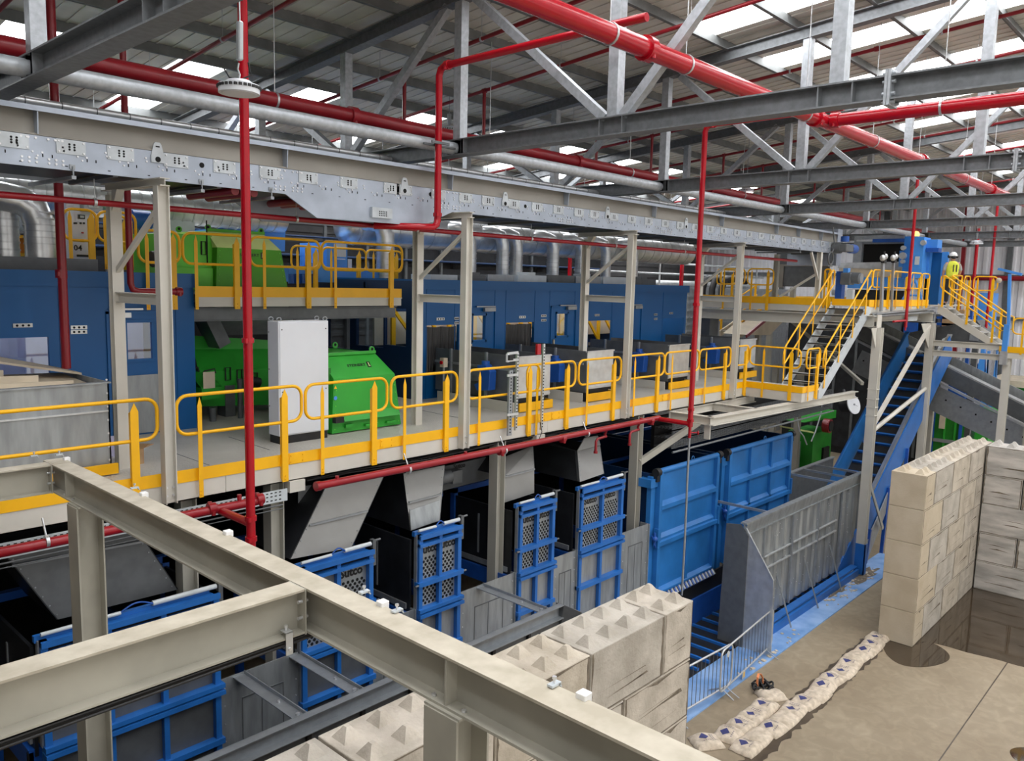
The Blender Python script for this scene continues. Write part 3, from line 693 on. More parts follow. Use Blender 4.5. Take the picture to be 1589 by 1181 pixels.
for px, py in ((460, 730), (599, 705), (838, 652), (861, 648), (1031, 622), (1079, 613)):
    x = RY(px, py, YF).x; mb.box(x-0.13, x+0.13, YF-0.02, YF-0.012, 5.95, 6.1)
    for dx in (-0.1, 0.1):
        for z in (5.98, 6.07): mb.cyl((x+dx, YF-0.02, z), (0, -1, 0), 0.012, 0.012, 6)
mb.build('splice_plate', 'yellow', t)
mb = MB()
for px, py in ((458, 750), (836, 672)):
    x = RY(px, py, YF).x; mb.box(x-0.12, x+0.14, YF-0.05, YF+0.4, 5.52, 5.69)
mb.build('bracket', 'pebble', t)
mb = MB()
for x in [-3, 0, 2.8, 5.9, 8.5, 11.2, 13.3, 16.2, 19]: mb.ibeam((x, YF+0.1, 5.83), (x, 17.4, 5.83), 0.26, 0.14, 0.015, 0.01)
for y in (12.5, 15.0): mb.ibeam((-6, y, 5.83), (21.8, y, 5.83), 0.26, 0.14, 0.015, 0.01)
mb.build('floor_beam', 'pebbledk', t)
mb = MB()                                                    # open framing right of the fascia
YB2 = 9.05
a = RY(1108, 652, YB2+0.35)
mb.ibeam((16.9, 9.2, 5.56), (24.9, 8.75, 5.56), 0.2, 0.2, 0.018, 0.012)
mb.ibeam((16.95, 9.2, 5.56), (16.95, 10.3, 5.56), 0.2, 0.16, 0.018, 0.012); mb.ibeam((19.1, 9.1, 5.56), (19.1, 10.4, 5.56), 0.2, 0.12, 0.018, 0.012)
mb.ibeam((16.95, 10.35, 5.56), (21.5, 10.35, 5.56), 0.2, 0.12, 0.018, 0.012)
mb.box(17.0, 17.04, 9.25, 9.4, 5.1, 5.46)
mb.build('outrigger_frame', 'pebble', t)
# deck seam lines
mb = MB()
for (p, q) in (((268, 702), (325, 722)), ((355, 678), (418, 698)), ((650, 636), (720, 650))):
    mb.bar(RZ(p[0], p[1], F+0.002), RZ(q[0], q[1], F+0.002), 0.012, 0.003)
mb.build('deck_seam', 'galvdark', t)
# columns under the platform
for k, (px, py0, py1, Y, lab) in enumerate((((985), 670, 820, 10.42, 'cream column under the platform, left of the first big blue door'), (770, 700, 890, 10.42, 'cream column under the platform, between the two middle lettered gates'),
        (290, 850, 905, 10.5, 'cream column under the platform, behind the leftmost gate'), (425, 770, 860, 10.5, 'cream column in shade under the platform, beside the left valve'), (1198, 650, 680, 14.0, 'grey column at the back of the platform, beyond the big blue bunker'), (1235, 660, 720, 13.5, 'grey column behind the green baler'))):
    p_ = RY(px, (py0+py1)/2, Y)
    t = thing('platform_column', (p_.x, Y, 0), lab, 'column', None)
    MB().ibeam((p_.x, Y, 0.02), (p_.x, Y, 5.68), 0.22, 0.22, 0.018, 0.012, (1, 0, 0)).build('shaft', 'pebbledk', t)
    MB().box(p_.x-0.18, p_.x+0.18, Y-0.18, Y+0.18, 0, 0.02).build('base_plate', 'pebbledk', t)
    if px == 985:
        MB().bar((p_.x+0.1, Y-0.05, 4.55), (p_.x+1.9, Y-0.7, 5.5), 0.1, 0.14).build('brace', 'pebbledk', t)

# guard rails
def guard(name, p, q, label, group, zb=F, h=1.1, posts=None, wide_right=True, low=-0.3, m='yellow', r=0.024, face=None):
    """closed loop rail between p and q with two bolted flat posts"""
    p, q = Vector((p[0], p[1], zb)), Vector((q[0], q[1], zb)); d = q-p; Lr = d.length; d.normalize()
    nrm = V(d.y, -d.x, 0) if face is None else Vector(face)
    t = thing(name, (p+q)/2, label, 'guard rail', group)
    R_ = 0.15; zt, zk = h, h-0.52; c = []
    if Lr < 2.5*R_: R_ = Lr/2.6
    for (cx_, cz, a0) in ((Lr-R_, zt-R_, 90), (Lr-R_, zk+R_, 0), (R_, zk+R_, -90), (R_, zt-R_, 180)):
        for i in range(6):
            a = math.radians(a0-90*i/5); c.append(p+d*(cx_+R_*math.cos(a))+V(0, 0, cz+R_*math.sin(a)))
    MB().pipe(c, r, 10, True).build('rail_loop', m, t)
    for k, s in enumerate(posts or (min(0.3, 0.18*Lr), Lr-min(0.3, 0.18*Lr))):
        b_ = p+d*s
        mb = MB()
        w = 0.06 if k == 0 else 0.1
        o1 = b_+nrm*0.03
        mb.prism([o1-d*w*0.5+V(0, 0, low), o1+d*w*0.5+V(0, 0, low), o1+d*w*0.5+V(0, 0, h-0.14), o1+V(0, 0, h-0.03), o1-d*w*0.5+V(0, 0, h-0.14)], nrm*0.008)
        if k: mb.prism([o1-d*w*0.5+V(0, 0, low), o1-d*w*0.5-nrm*0.05+V(0, 0, low+0.05), o1-d*w*0.5-nrm*0.05+V(0, 0, h-0.16), o1-d*w*0.5+V(0, 0, h-0.14)], d*0.008)
        ob = mb.build('post', m, t)
        mb = MB()
        for z in (low+0.04, low+0.09): mb.cyl(o1+nrm*0.008+V(0, 0, z), nrm, 0.013, 0.012, 6)
        sub(mb, 'bolt', 'yellow', ob)
    return t
GR = [(-190, 243, 690, 640), (273, 467, 640, 610), (473, 600, 615, 595), (606, 709, 595, 580), (724, 837, 575, 565), (818, 893, 565, 560), (898, 964, 560, 550), (973, 1031, 550, 545), (1032, 1085, 545, 540), (1085.5, 1134, 540, 538), (1137, 1162, 538, 537)]
GL = ['leftmost platform guard rail, in front of the grey hopper', 'guard rail in front of the white cabinet', 'guard rail in front of the green hood, left of two', 'guard rail overlapping the right end of the green hood',
      'guard rail in front of the first conveyor box, perforated strut post on it', 'guard rail between the red-topped strut post and the second conveyor box', 'guard rail in front of the second conveyor box', 'guard rail just right of the third cream frame post',
      'guard rail in front of the third conveyor box, left of the red pipe', 'guard rail just right of the red pipe, before the fourth conveyor box', 'narrow guard rail beside the fourth cream frame post']
for (a, b_, ya, yb), lab in zip(GR, GL):
    p_, q_ = RY(a, ya, YF-0.02), RY(b_, yb, YF-0.02)
    guard('guard_rail', (p_.x, YF-0.03), (q_.x, YF-0.03), 'yellow '+lab, 'guard rails along the lower platform', face=(0, -1, 0))
guard('guard_rail', (20.82, 10.22), (20.82, 8.78), 'yellow guard rail facing left at the foot landing of the stair', 'guard rails along the lower platform', face=(-1, 0, 0), posts=(0.42, 1.2))
guard('guard_rail', (20.95, 8.68), (21.85, 8.68), 'short yellow guard rail at the corner of the foot landing, beside the stair', 'guard rails along the lower platform', face=(0, -1, 0))
# ================================================================== things on the lower platform
# grey feed hopper, far left
X1 = RZ(173, 735, F).x; Y0 = 11.1; Y1 = 12.75; ZT = F+1.33
t = thing('feed_hopper', (1, Y0, F), 'big grey sheet steel feed hopper at the left end of the platform', 'hopper')
zt_ = RY(172, 592, Y0).z
mb = MB().prism([V(-6, Y0, F+0.1), V(X1, Y0, F+0.1), V(X1, Y0, zt_), V(-6, Y0, zt_)], (0, 0.02, 0)); mb.box(-6, X1+0.02, Y0-0.03, Y0+0.05, zt_-0.02, zt_)
mb.build('front_wall', 'galvpanel', t)
MB().box(X1-0.02, X1, Y0, Y1, F+0.1, zt_).build('end_wall', 'galvpanel', t)
mb = MB().prism([V(X1, Y0+0.95, zt_), V(X1, Y1, zt_), V(X1-1.1, Y1+0.3, zt_+0.28), V(X1-1.1, Y0+1.3, zt_+0.22)], (0, 0, 0.03)); mb.build('flap', 'tan', t)
mb = MB().prism([V(-6, Y0+0.05, zt_-0.45), V(X1-0.05, Y0+0.05, zt_-0.12), V(X1-0.05, Y1, zt_-0.05), V(-6, Y1, zt_+0.2)], (0, 0, 0.02)); mb.build('sloping_floor', 'tan', t)
for i in range(3): MB().bar((-6, Y0+0.4+0.4*i, zt_+0.18+0.12*i), (X1-0.3-0.3*i, Y0+0.4+0.4*i, zt_-0.05+0.05*i), 0.03, 0.1).build('chute_lip', 'tan', t)
mb = MB(); z_ = RY(172, 638, Y0).z
mb.box(-6, X1-0.02, Y0-0.025, Y0, z_, z_+0.02); mb.build('stiffener', 'galvbright', t)
mb = MB()
for i in range(7): mb.cyl((X1-0.03, Y0-0.002, F+0.2+0.18*i), (0, -1, 0), 0.014, 0.012, 6)
mb.build('rivet', 'bolt', t)
x_ = RY(183, 725, Y0-0.08)
tag(MB().box(2.6, x_.x, Y0-0.1, Y0-0.06, F+0.02, F+0.16).build('kick_board', 'yellow'), 'yellow kick board in front of the grey hopper', 'kick board')
# cardboard beside the cream post
c = RZ(206, 722, F)
t = thing('cardboard_box', c, 'torn brown cardboard box beside the nearest cream back post', 'box')
mb = MB().box(c.x-0.02, c.x+0.16, c.y+0.0, c.y+0.3, F, F+0.22); mb.build('body', 'cardboard', t)
mb = MB().prism([c+V(-0.02, 0, 0.22), c+V(0.16, 0, 0.22), c+V(0.2, -0.12, 0.3), c+V(-0.05, -0.1, 0.34)], (0, 0.01, 0)); mb.prism([c+V(0.16, 0, 0.22), c+V(0.16, 0.3, 0.22), c+V(0.34, 0.3, 0.2), c+V(0.3, 0, 0.26)], (0, 0, 0.01)); mb.build('flap', 'cardboard', t)
c = RZ(182, 712, F)
tag(MB().prism([c+V(-0.1, 0.2, 0), c+V(0.08, 0.16, 0), c+V(0.08, 0.2, 0.3), c+V(-0.1, 0.24, 0.3)], (0, 0.03, 0)).build('board', 'lilac'), 'pale lilac board leaning behind the yellow kick board', 'board')

def wall_with_holes(mb, x0, x1, z0, z1, y, th, holes):
    """front wall in the plane y with rectangular openings (x0,x1,z0,z1)"""
    xs = sorted({x0, x1, *[h[0] for h in holes], *[h[1] for h in holes]}); 
    for a, b_ in zip(xs, xs[1:]):
        zs = [(z0, z1)]
        for h in holes:
            if h[0] < b_-1e-6 and h[1] > a+1e-6:
                nz = []
                for (u, w) in zs:
                    if h[2] > u: nz.append((u, min(w, h[2])))
                    if h[3] < w: nz.append((max(u, h[3]), w))
                zs = [q for q in nz if q[1]-q[0] > 1e-6]
        for (u, w) in zs: mb.box(a, b_, y, y+th, u, w)
def rectY(px0, py0, px1, py1, Y):
    a, b_ = RY(px0, py0, Y), RY(px1, py1, Y); return (min(a.x, b_.x), max(a.x, b_.x), min(a.z, b_.z), max(a.z, b_.z))
def plates(t, Y, L):
    for px, py, w, rows in L:
        for r in range(rows):
            p_ = RY(px, py+7*r, Y)
            ob = MB().box(p_.x-w/2, p_.x+w/2, Y-0.02, Y, p_.z-0.03, p_.z+0.03).build('signal_strip', 'galvbright', t)
            mb = MB()
            for s in (-0.3, 0, 0.3): mb.cyl((p_.x+s*w, Y-0.021, p_.z), (0, -1, 0), 0.018, 0.003, 10)
            sub(mb, 'lens', 'hole', ob)
# first blue cabin
YA = 13.56; ZR = F+2.66
t = thing('sorting_cabin', (1, YA, F), 'flat-roofed blue cabin at the left end, door with a square window', 'cabin')
win = rectY(197, 501, 237, 556, YA); big = rectY(-60, 527, 81, 640, YA)
mb = MB(); wall_with_holes(mb, -6, 6.54, F, ZR, YA, 0.08, [win, big]); mb.build('front_wall', 'navy', t)
MB().box(6.46, 6.54, YA+0.08, 17.3, F, ZR).build('side_wall', 'navy', t)
MB().box(-6, 6.58, YA-0.04, 17.4, ZR, ZR+0.04).box(-6, 6.6, YA-0.05, YA, ZR-0.2, ZR+0.04).build('roof', 'navy', t)
mb = MB()
for px in (92, 170, 250, 273): 
    x = RY(px, 480, YA).x; mb.box(x-0.012, x+0.012, YA-0.012, YA, F, ZR-0.2)
mb.build('panel_joint', 'navy', t)
d0, d1 = RY(168, 600, YA).x, RY(252, 600, YA).x; zd = RY(200, 483, YA).z
ob = MB()
ob.box(d0, d0+0.04, YA-0.03, YA, F, zd); ob.box(d1-0.04, d1, YA-0.03, YA, F, zd); ob.box(d0, d1, YA-0.03, YA, zd-0.04, zd)
ob.box(win[0]-0.05, win[1]+0.05, YA-0.02, YA, win[3], win[3]+0.05); ob.box(win[0]-0.05, win[1]+0.05, YA-0.02, YA, win[2]-0.05, win[2])
ob = ob.build('door', 'navy', t)
mb = MB().box(win[0], win[1], YA+0.03, YA+0.04, win[2], win[3]); sub(mb, 'window_pane', 'glass', ob)
z0, z1 = RY(200, 583, YA).z, F+0.03
MB_ = MB().box(RY(173, 600, YA).x, RY(246, 600, YA).x, YA-0.03, YA-0.01, z1, z0); sub(MB_, 'kick_plate', 'galvpanel', ob)
mb = MB().box(RY(168, 480, YA).x, RY(220, 480, YA).x, YA-0.06, YA-0.03, zd+0.02, zd+0.05).box(RY(173, 487, YA).x, RY(200, 487, YA).x, YA-0.1, YA-0.03, zd-0.1, zd-0.02); sub(mb, 'door_closer', 'galvbright', ob)
MB().box(big[0], big[1], YA+0.03, YA+0.04, big[2], big[3]).build('window_pane', 'glass', t)
plates(t, YA, [(35, 505, 0.26, 1), (122, 508, 0.24, 2)])
MB().box(-6, 6.3, 14.4, 14.5, ZR-0.1, ZR-0.04).build('added_ceiling_lamp', 'lamp', t)  # unseen lamp added to light the cabin interior
MB().box(-6, 6.3, 15.1, 15.15, F+0.9, F+2.0).build('pale_lining', 'lilac', t)
MB().box(-6, 6.4, 15.2, 15.26, F, F+0.9).box(-6, 6.4, 15.2, 15.26, F+2.0, ZR-0.05).build('rear_wall', 'navy', t)
# pale crate edges on the cabin roof
p_ = RY(20, 440, 14.2); zt2 = RY(20, 398, 14.2).z
tag(MB().box(-6, RY(152, 410, 14.2).x, 14.2, 15.0, ZR+0.04, zt2).build('roof_duct', 'galvdark'), 'flat grey duct lying on the roof of the left blue cabin', 'duct')
mb = MB().bar(RY(60, 418.5, 14.15), RY(85, 419.5, 14.15), 0.03, 0.03)
# second blue cabin
YB = 13.71; XB0, XB1 = 11.73, 23.2
t = thing('sorting_cabin', (17, YB, F), 'long flat-roofed blue cabin in the middle, behind the row of conveyor boxes', 'cabin')
OP = [rectY(661, 505, 711, 575, YB), rectY(784, 501, 827, 575, YB), rectY(913, 498, 948, 560, YB), rectY(1029, 494, 1058, 560, YB)]
DW = [rectY(734, 490, 752, 527, YB), rectY(864, 487, 879, 520.5, YB), rectY(975, 485, 979, 514, YB)]
mb = MB(); wall_with_holes(mb, XB0, XB1, F, ZR, YB, 0.08, OP+DW); mb.build('front_wall', 'navy', t)
MB().box(XB0, XB1+0.05, YB-0.04, 17.6, ZR, ZR+0.04).box(XB0, XB1+0.06, YB-0.05, YB, ZR-0.18, ZR+0.04).build('roof', 'navy', t)
MB().box(XB1-0.08, XB1, YB+0.08, 17.5, F, ZR).build('side_wall', 'navy', t)
# end wall with windows, facing the bay
EX = XB0
wins = [(RX(509, 500, EX).y, RX(543, 500, EX).y, RX(526, 540, EX).z, RX(526, 485, EX).z), (RX(553, 500, EX).y, RX(595, 500, EX).y, RX(570, 537, EX).z, RX(570, 478, EX).z), (RX(597, 500, EX).y, RX(630, 500, EX).y, RX(610, 536, EX).z, RX(610, 478, EX).z)]
wins = [(min(a, b_), max(a, b_), c_, d_) for a, b_, c_, d_ in wins]
mb = MB(); ys = sorted({YB+0.08, 17.5, *[w[0] for w in wins], *[w[1] for w in wins]})
for a, b_ in zip(ys, ys[1:]):
    w = [w for w in wins if w[0] < b_-1e-6 and w[1] > a+1e-6]
    if w: mb.box(EX, EX+0.08, a, b_, F, w[0][2]); mb.box(EX, EX+0.08, a, b_, w[0][3], ZR)
    else: mb.box(EX, EX+0.08, a, b_, F, ZR)
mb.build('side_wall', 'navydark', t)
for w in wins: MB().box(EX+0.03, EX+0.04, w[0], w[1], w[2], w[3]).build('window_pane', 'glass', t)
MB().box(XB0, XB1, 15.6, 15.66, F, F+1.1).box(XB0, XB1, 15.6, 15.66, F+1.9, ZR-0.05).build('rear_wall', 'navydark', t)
mb = MB()
for px in (662, 706, 729, 768, 785, 830, 853, 892, 912, 950, 975, 1029):
    x = RY(px, 470, YB).x; mb.box(x-0.008, x+0.008, YB-0.01, YB, F, ZR-0.18)
mb.build('panel_joint', 'navy', t)
for (a, w, zc) in ((723, 767, 477), (852, 891, 475), (968, 992, 474)):
    x0, x1 = RY(a, 560, YB).x, RY(w, 560, YB).x; z_ = RY(a, zc, YB).z
    mb = MB(); mb.box(x0, x0+0.03, YB-0.03, YB, F, z_); mb.box(x1-0.03, x1, YB-0.03, YB, F, z_); mb.box(x0, x1, YB-0.03, YB, z_-0.03, z_)
    ob = mb.build('door', 'navy', t)
    i = (723, 852, 968).index(a); h = DW[i]
    sub(MB().box(h[0], h[1], YB+0.03, YB+0.04, h[2], h[3]), 'window_pane', 'glass', ob)
    mb = MB(); mb.box(h[0]-0.05, h[0], YB-0.02, YB, h[2]-0.05, h[3]+0.05); mb.box(h[1], h[1]+0.05, YB-0.02, YB, h[2]-0.05, h[3]+0.05); mb.box(h[0]-0.05, h[1]+0.05, YB-0.02, YB, h[3], h[3]+0.05); mb.box(h[0]-0.05, h[1]+0.05, YB-0.02, YB, h[2]-0.05, h[2]); sub(mb, 'window_frame', 'navy', ob)
    mb = MB(); xm = x0+(x1-x0)*0.55; mb.box(xm-0.25, x1-0.05, YB-0.06, YB-0.03, z_+0.0, z_+0.03); mb.box(x1-0.45, x1-0.08, YB-0.1, YB-0.03, z_-0.1, z_-0.01); sub(mb, 'door_closer', 'galv', ob)
    sub(MB().box(x0+0.1, x0+0.14, YB-0.06, YB-0.02, F+0.85, F+1.2), 'door_handle', 'tan', ob)
for i, h in enumerate(OP):
    x = h[0]; n = 11
    mb = MB(); pts = []
    w = (h[1]-h[0])*(1 if i < 2 else 0.0)
    if w:
        for k in range(n*4+1): pts.append(V(h[0]+w*k/(n*4), YB+0.1+0.03*math.sin(k*1.7)+0.015*math.sin(k*0.6), 0))
        vs = [p+V(0, 0, h[2]) for p in pts]+[p+V(0, 0, h[3]-0.04-0.015*abs(math.sin(7*p.x))) for p in pts]; m_ = len(pts)
        mb.add(vs, [(k, k+1, k+1+m_, k+m_) for k in range(m_-1)], True); mb.build('strip_curtain', 'curtain', t)
plates(t, YB, [(683, 495, 0.24, 1), (708, 494, 0.14, 2), (810, 492, 0.24, 1), (843, 490, 0.2, 2), (926, 489, 0.22, 1), (1017, 488, 0.18, 2), (1041, 486, 0.2, 1)])
# inside the long cabin: added lamp, frames and lining that brighten its windows
MB().box(XB0+0.3, XB1-0.3, 14.55, 14.7, ZR-0.1, ZR-0.04).build('added_ceiling_lamp', 'lamp', t)  # added strip lamp, lights what shows through the panes
mb = MB()
for k in range(12):
    x = 12.3+0.92*k; mb.box(x, x+0.12, 15.3, 15.36, F, F+2.2); mb.bar((x+0.1, 15.3, F+1.9), (x+0.9, 15.3, F+1.0), 0.05, 0.08)
mb.build('yellow_frame', 'yellow', t)
MB().box(XB0+0.2, XB1-0.2, 15.5, 15.56, F+1.1, F+1.9).build('pale_lining', 'tan', t)
MB().box(XB0+0.4, XB1-0.4, 14.3, 15.1, F+0.8, F+0.9).build('picking_belt', 'black', t)
# units on the roof of the long cabin
rs = random.Random(5)
RU = [(667, 712, 427), (712, 756, 428), (756, 800, 427), (803, 850, 428), (850, 893, 428), (893, 935, 430), (935, 985, 431), (985, 1020, 434)]
for i, (a, b_, py) in enumerate(RU):
    q0, q1 = RY(a+1, py, 14.3), RY(b_-2, py, 14.3)
    mb = MB().box(q0.x, q1.x, 14.3, 15.0, ZR+0.04, max(q0.z, q1.z))
    if i % 2: mb.box(q0.x+0.5, q0.x+0.8, 14.4, 14.8, max(q0.z, q1.z), max(q0.z, q1.z)+0.08)
    ob = tag(mb.build('roof_box', ['screen', 'galvdark', 'galv'][i % 3]), 'flat grey ventilation box on the long cabin roof, %s from the left' % ORD[i], 'ventilation box', 'ventilation boxes on the cabin roof')

# ------------------------------------------------- conveyor boxes in front of the long cabin
BX = [(805, 838, 545, 632, 'first conveyor box from the left, behind the strut posts'), (911, 950, 536, 608, 'second conveyor box from the left'), (1038, 1068, 530, 590, 'third conveyor box from the left, behind the red pipe'), (1148, 1173, 521, 578, 'fourth conveyor box from the left, farthest')]
YX = 11.05
for i, (a, b_, pt, pb, lab) in enumerate(BX):
    x0 = RY(a, (pt+pb)/2, YX).x; x1 = x0+1.0
    zt_ = F+1.17
    t = thing('conveyor_box', (x0+0.5, YX, F), 'grey sheet steel '+lab, 'conveyor', 'conveyor boxes before the long cabin')
    MB().box(x0, x1, YX, YX+0.02, F+0.3, zt_).box(x0-0.02, x1+0.02, YX-0.02, YX+0.04, zt_-0.03, zt_).box(x0, x1, YX-0.015, YX, F+0.33, F+0.36).build('end_plate', 'galvbright', t)
    for xx in (x0, x1-0.02): MB().box(xx, xx+0.02, YX+0.02, YB-0.1, F+0.22, zt_).build('side_plate', 'galvdark', t)  # shading of the flanks put in by darker steel
    MB().box(x0+0.02, x1-0.02, YX+0.02, YB, F+0.75, F+0.78).build('belt', 'black', t)
    mb = MB(); mb.box(x0-0.05, x0, YX+0.9, YX+0.95, F+0.2, zt_+0.02); mb.box(x0-0.05, x0, YX+2.0, YX+2.05, F+0.2, zt_+0.02); mb.box(x0-0.03, x0, YX+0.1, YB-0.1, F+0.85, F+0.9); mb.build('stiffener', 'galv', t)
    mb = MB(); mb.box(x0+0.05, x1-0.05, YX+0.08, YB-0.3, F+0.0, F+0.3); mb.build('plinth', 'blacksteel', t)
    y_ = YX+0.78
    mb = MB(); mb.prism([V(x0-0.24, y_-0.16, F+0.42), V(x0-0.24, y_+0.2, F+0.38), V(x0-0.24, y_+0.3, F+0.5), V(x0-0.24, y_+0.16, F+0.56), V(x0-0.24, y_+0.14, F+0.78), V(x0-0.24, y_+0.22, F+0.92), V(x0-0.24, y_-0.02, F+0.95), V(x0-0.24, y_-0.18, F+0.82)], (0.2, 0, 0)); mb.tube((x0-0.14, y_+0.05, F+0.93), (x0-0.14, y_+0.05, F+1.02), 0.09, 10); mb.build('gearbox', 'bluemotor', t, 0.01)
    mb = MB(); mb.tube((x0-0.16, y_+0.14, F+0.68), (x0-0.16, y_+0.66, F+0.68), 0.12, 14); mb.build('motor', 'galvdark', t)
    kx0, kx1 = x0-0.02, x1+0.05
    MB().box(kx0, kx1, YX-0.06, YX-0.03, F+0.02, F+0.2).box(kx1-0.03, kx1, YX-0.03, YX+0.5, F+0.02, F+0.2).build('kick_board', 'yellow', t)
    MB().box(x0-0.12, x0-0.1, YX+0.02, YB-0.3, F, F+0.22).build('kick_board', 'pebble', t)
    if i == 0:
        mb = MB(); mb.tube((x0-0.3, YB-0.7, F), (x0-0.3, YB-0.7, F+0.95), 0.025, 8); mb.build('switch_stand', 'galv', t)
        mb = MB(); mb.box(x0-0.36, x0-0.24, YB-0.76, YB-0.64, F+0.8, F+1.0); ob = mb.build('switch_box', 'tan', t)
        sub(MB().cyl((x0-0.36, YB-0.7, F+0.9), (-1, 0, 0), 0.04, 0.03, 10), 'stop_button', 'red', ob)
# strut posts on the handrail
def strutpost(px, pyt, pyb, Y, w, t, m='galvbright'):
    a, b_ = RY(px, pyt, Y), RY(px, pyb, Y)
    ob = MB().channel((b_.x, Y, b_.z), (b_.x, Y, a.z), w, 0.04, 0.006, (1, 0, 0), 1).build('strut_channel', m, t)
    mb = MB(); z = b_.z+0.05
    while z < a.z-0.04: mb.box(b_.x-0.012, b_.x+0.012, Y-0.008, Y-0.0031, z, z+0.025); z += 0.06
    sub(mb, 'slot', 'hole', ob); return b_, a
p_ = RY(795, 680, 10.16)
t = thing('isolator_stand', (p_.x, 10.16, 5.75), 'twin perforated strut posts with a small black isolator on top, on the platform rail', 'switch stand')
strutpost(791, 575, 676, 10.16, 0.1, t, 'galv'); strutpost(801, 548, 668, 10.16, 0.05, t)
for py in (549, 560, 583, 644):
    a, b_ = RY(787, py, 10.13), RY(804, py-2, 10.13); mb = MB().bar(a, b_, 0.02, 0.045); ob = mb.build('cross_strut', 'galvbright', t)
MB().box(RY(787, 554, 10.12).x, RY(793, 554, 10.12).x, 10.06, 10.12, RY(787, 559, 10.12).z, RY(787, 551, 10.12).z).build('isolator', 'black', t)
MB().box(RY(785, 554, 10.14).x, RY(788, 554, 10.14).x, 10.1, 10.14, RY(785, 562, 10.14).z, RY(785, 549, 10.14).z).build('isolator_box', 'white', t)
p_ = RY(840, 668, 10.15)
t = thing('alarm_stand', (p_.x, 10.15, 5.75), 'single perforated strut post with a red call box, right of the twin strut posts', 'alarm stand')
strutpost(841, 534, 667, 10.15, 0.05, t)
a = RY(835, 542, 10.12); MB().box(a.x-0.05, a.x+0.05, 10.09, 10.14, a.z-0.1, a.z+0.1).build('call_box', 'red', t)
MB().pipe([RY(838, 655, 10.12), RY(841, 670, 10.12), RY(836, 683, 10.12)], 0.008, 6).build('cable', 'black', t)

# white cabinet
Yc0 = 11.35
t = thing('control_cabinet', (7.3, Yc0, F), 'tall plain white switch cabinet on a black plinth', 'cabinet')
MB().box(6.84, 7.78, Yc0, Yc0+0.32, F+0.13, F+1.98).build('body', 'white', t, 0.012, 2)
MB().box(6.86, 7.76, Yc0+0.01, Yc0+0.31, F, F+0.13).build('plinth', 'black', t)
MB().box(6.86, 7.765, Yc0-0.012, Yc0, F+0.15, F+1.96).build('door', 'white', t, 0.008, 2)
for x, y in ((6.88, Yc0+0.04), (7.74, Yc0+0.04), (6.88, Yc0+0.28), (7.74, Yc0+0.28)):
    MB().pipe([(x+0.04*math.cos(k*PI/5), y, F+2.01+0.03*math.sin(k*PI/5)) for k in range(10)], 0.01, 6, True).build('lifting_eye', 'galv', t)
mb = MB()
for x in (6.9, 7.72):
    for z in (0.85, 1.85): mb.cyl((x, Yc0-0.012, F+z), (0, -1, 0), 0.01, 0.004, 8)
for z in (0.6, 1.2, 1.8): mb.cyl((6.84, Yc0+0.28, F+z), (-1, 0, 0), 0.01, 0.004, 8)
mb.build('screw', 'hole', t)

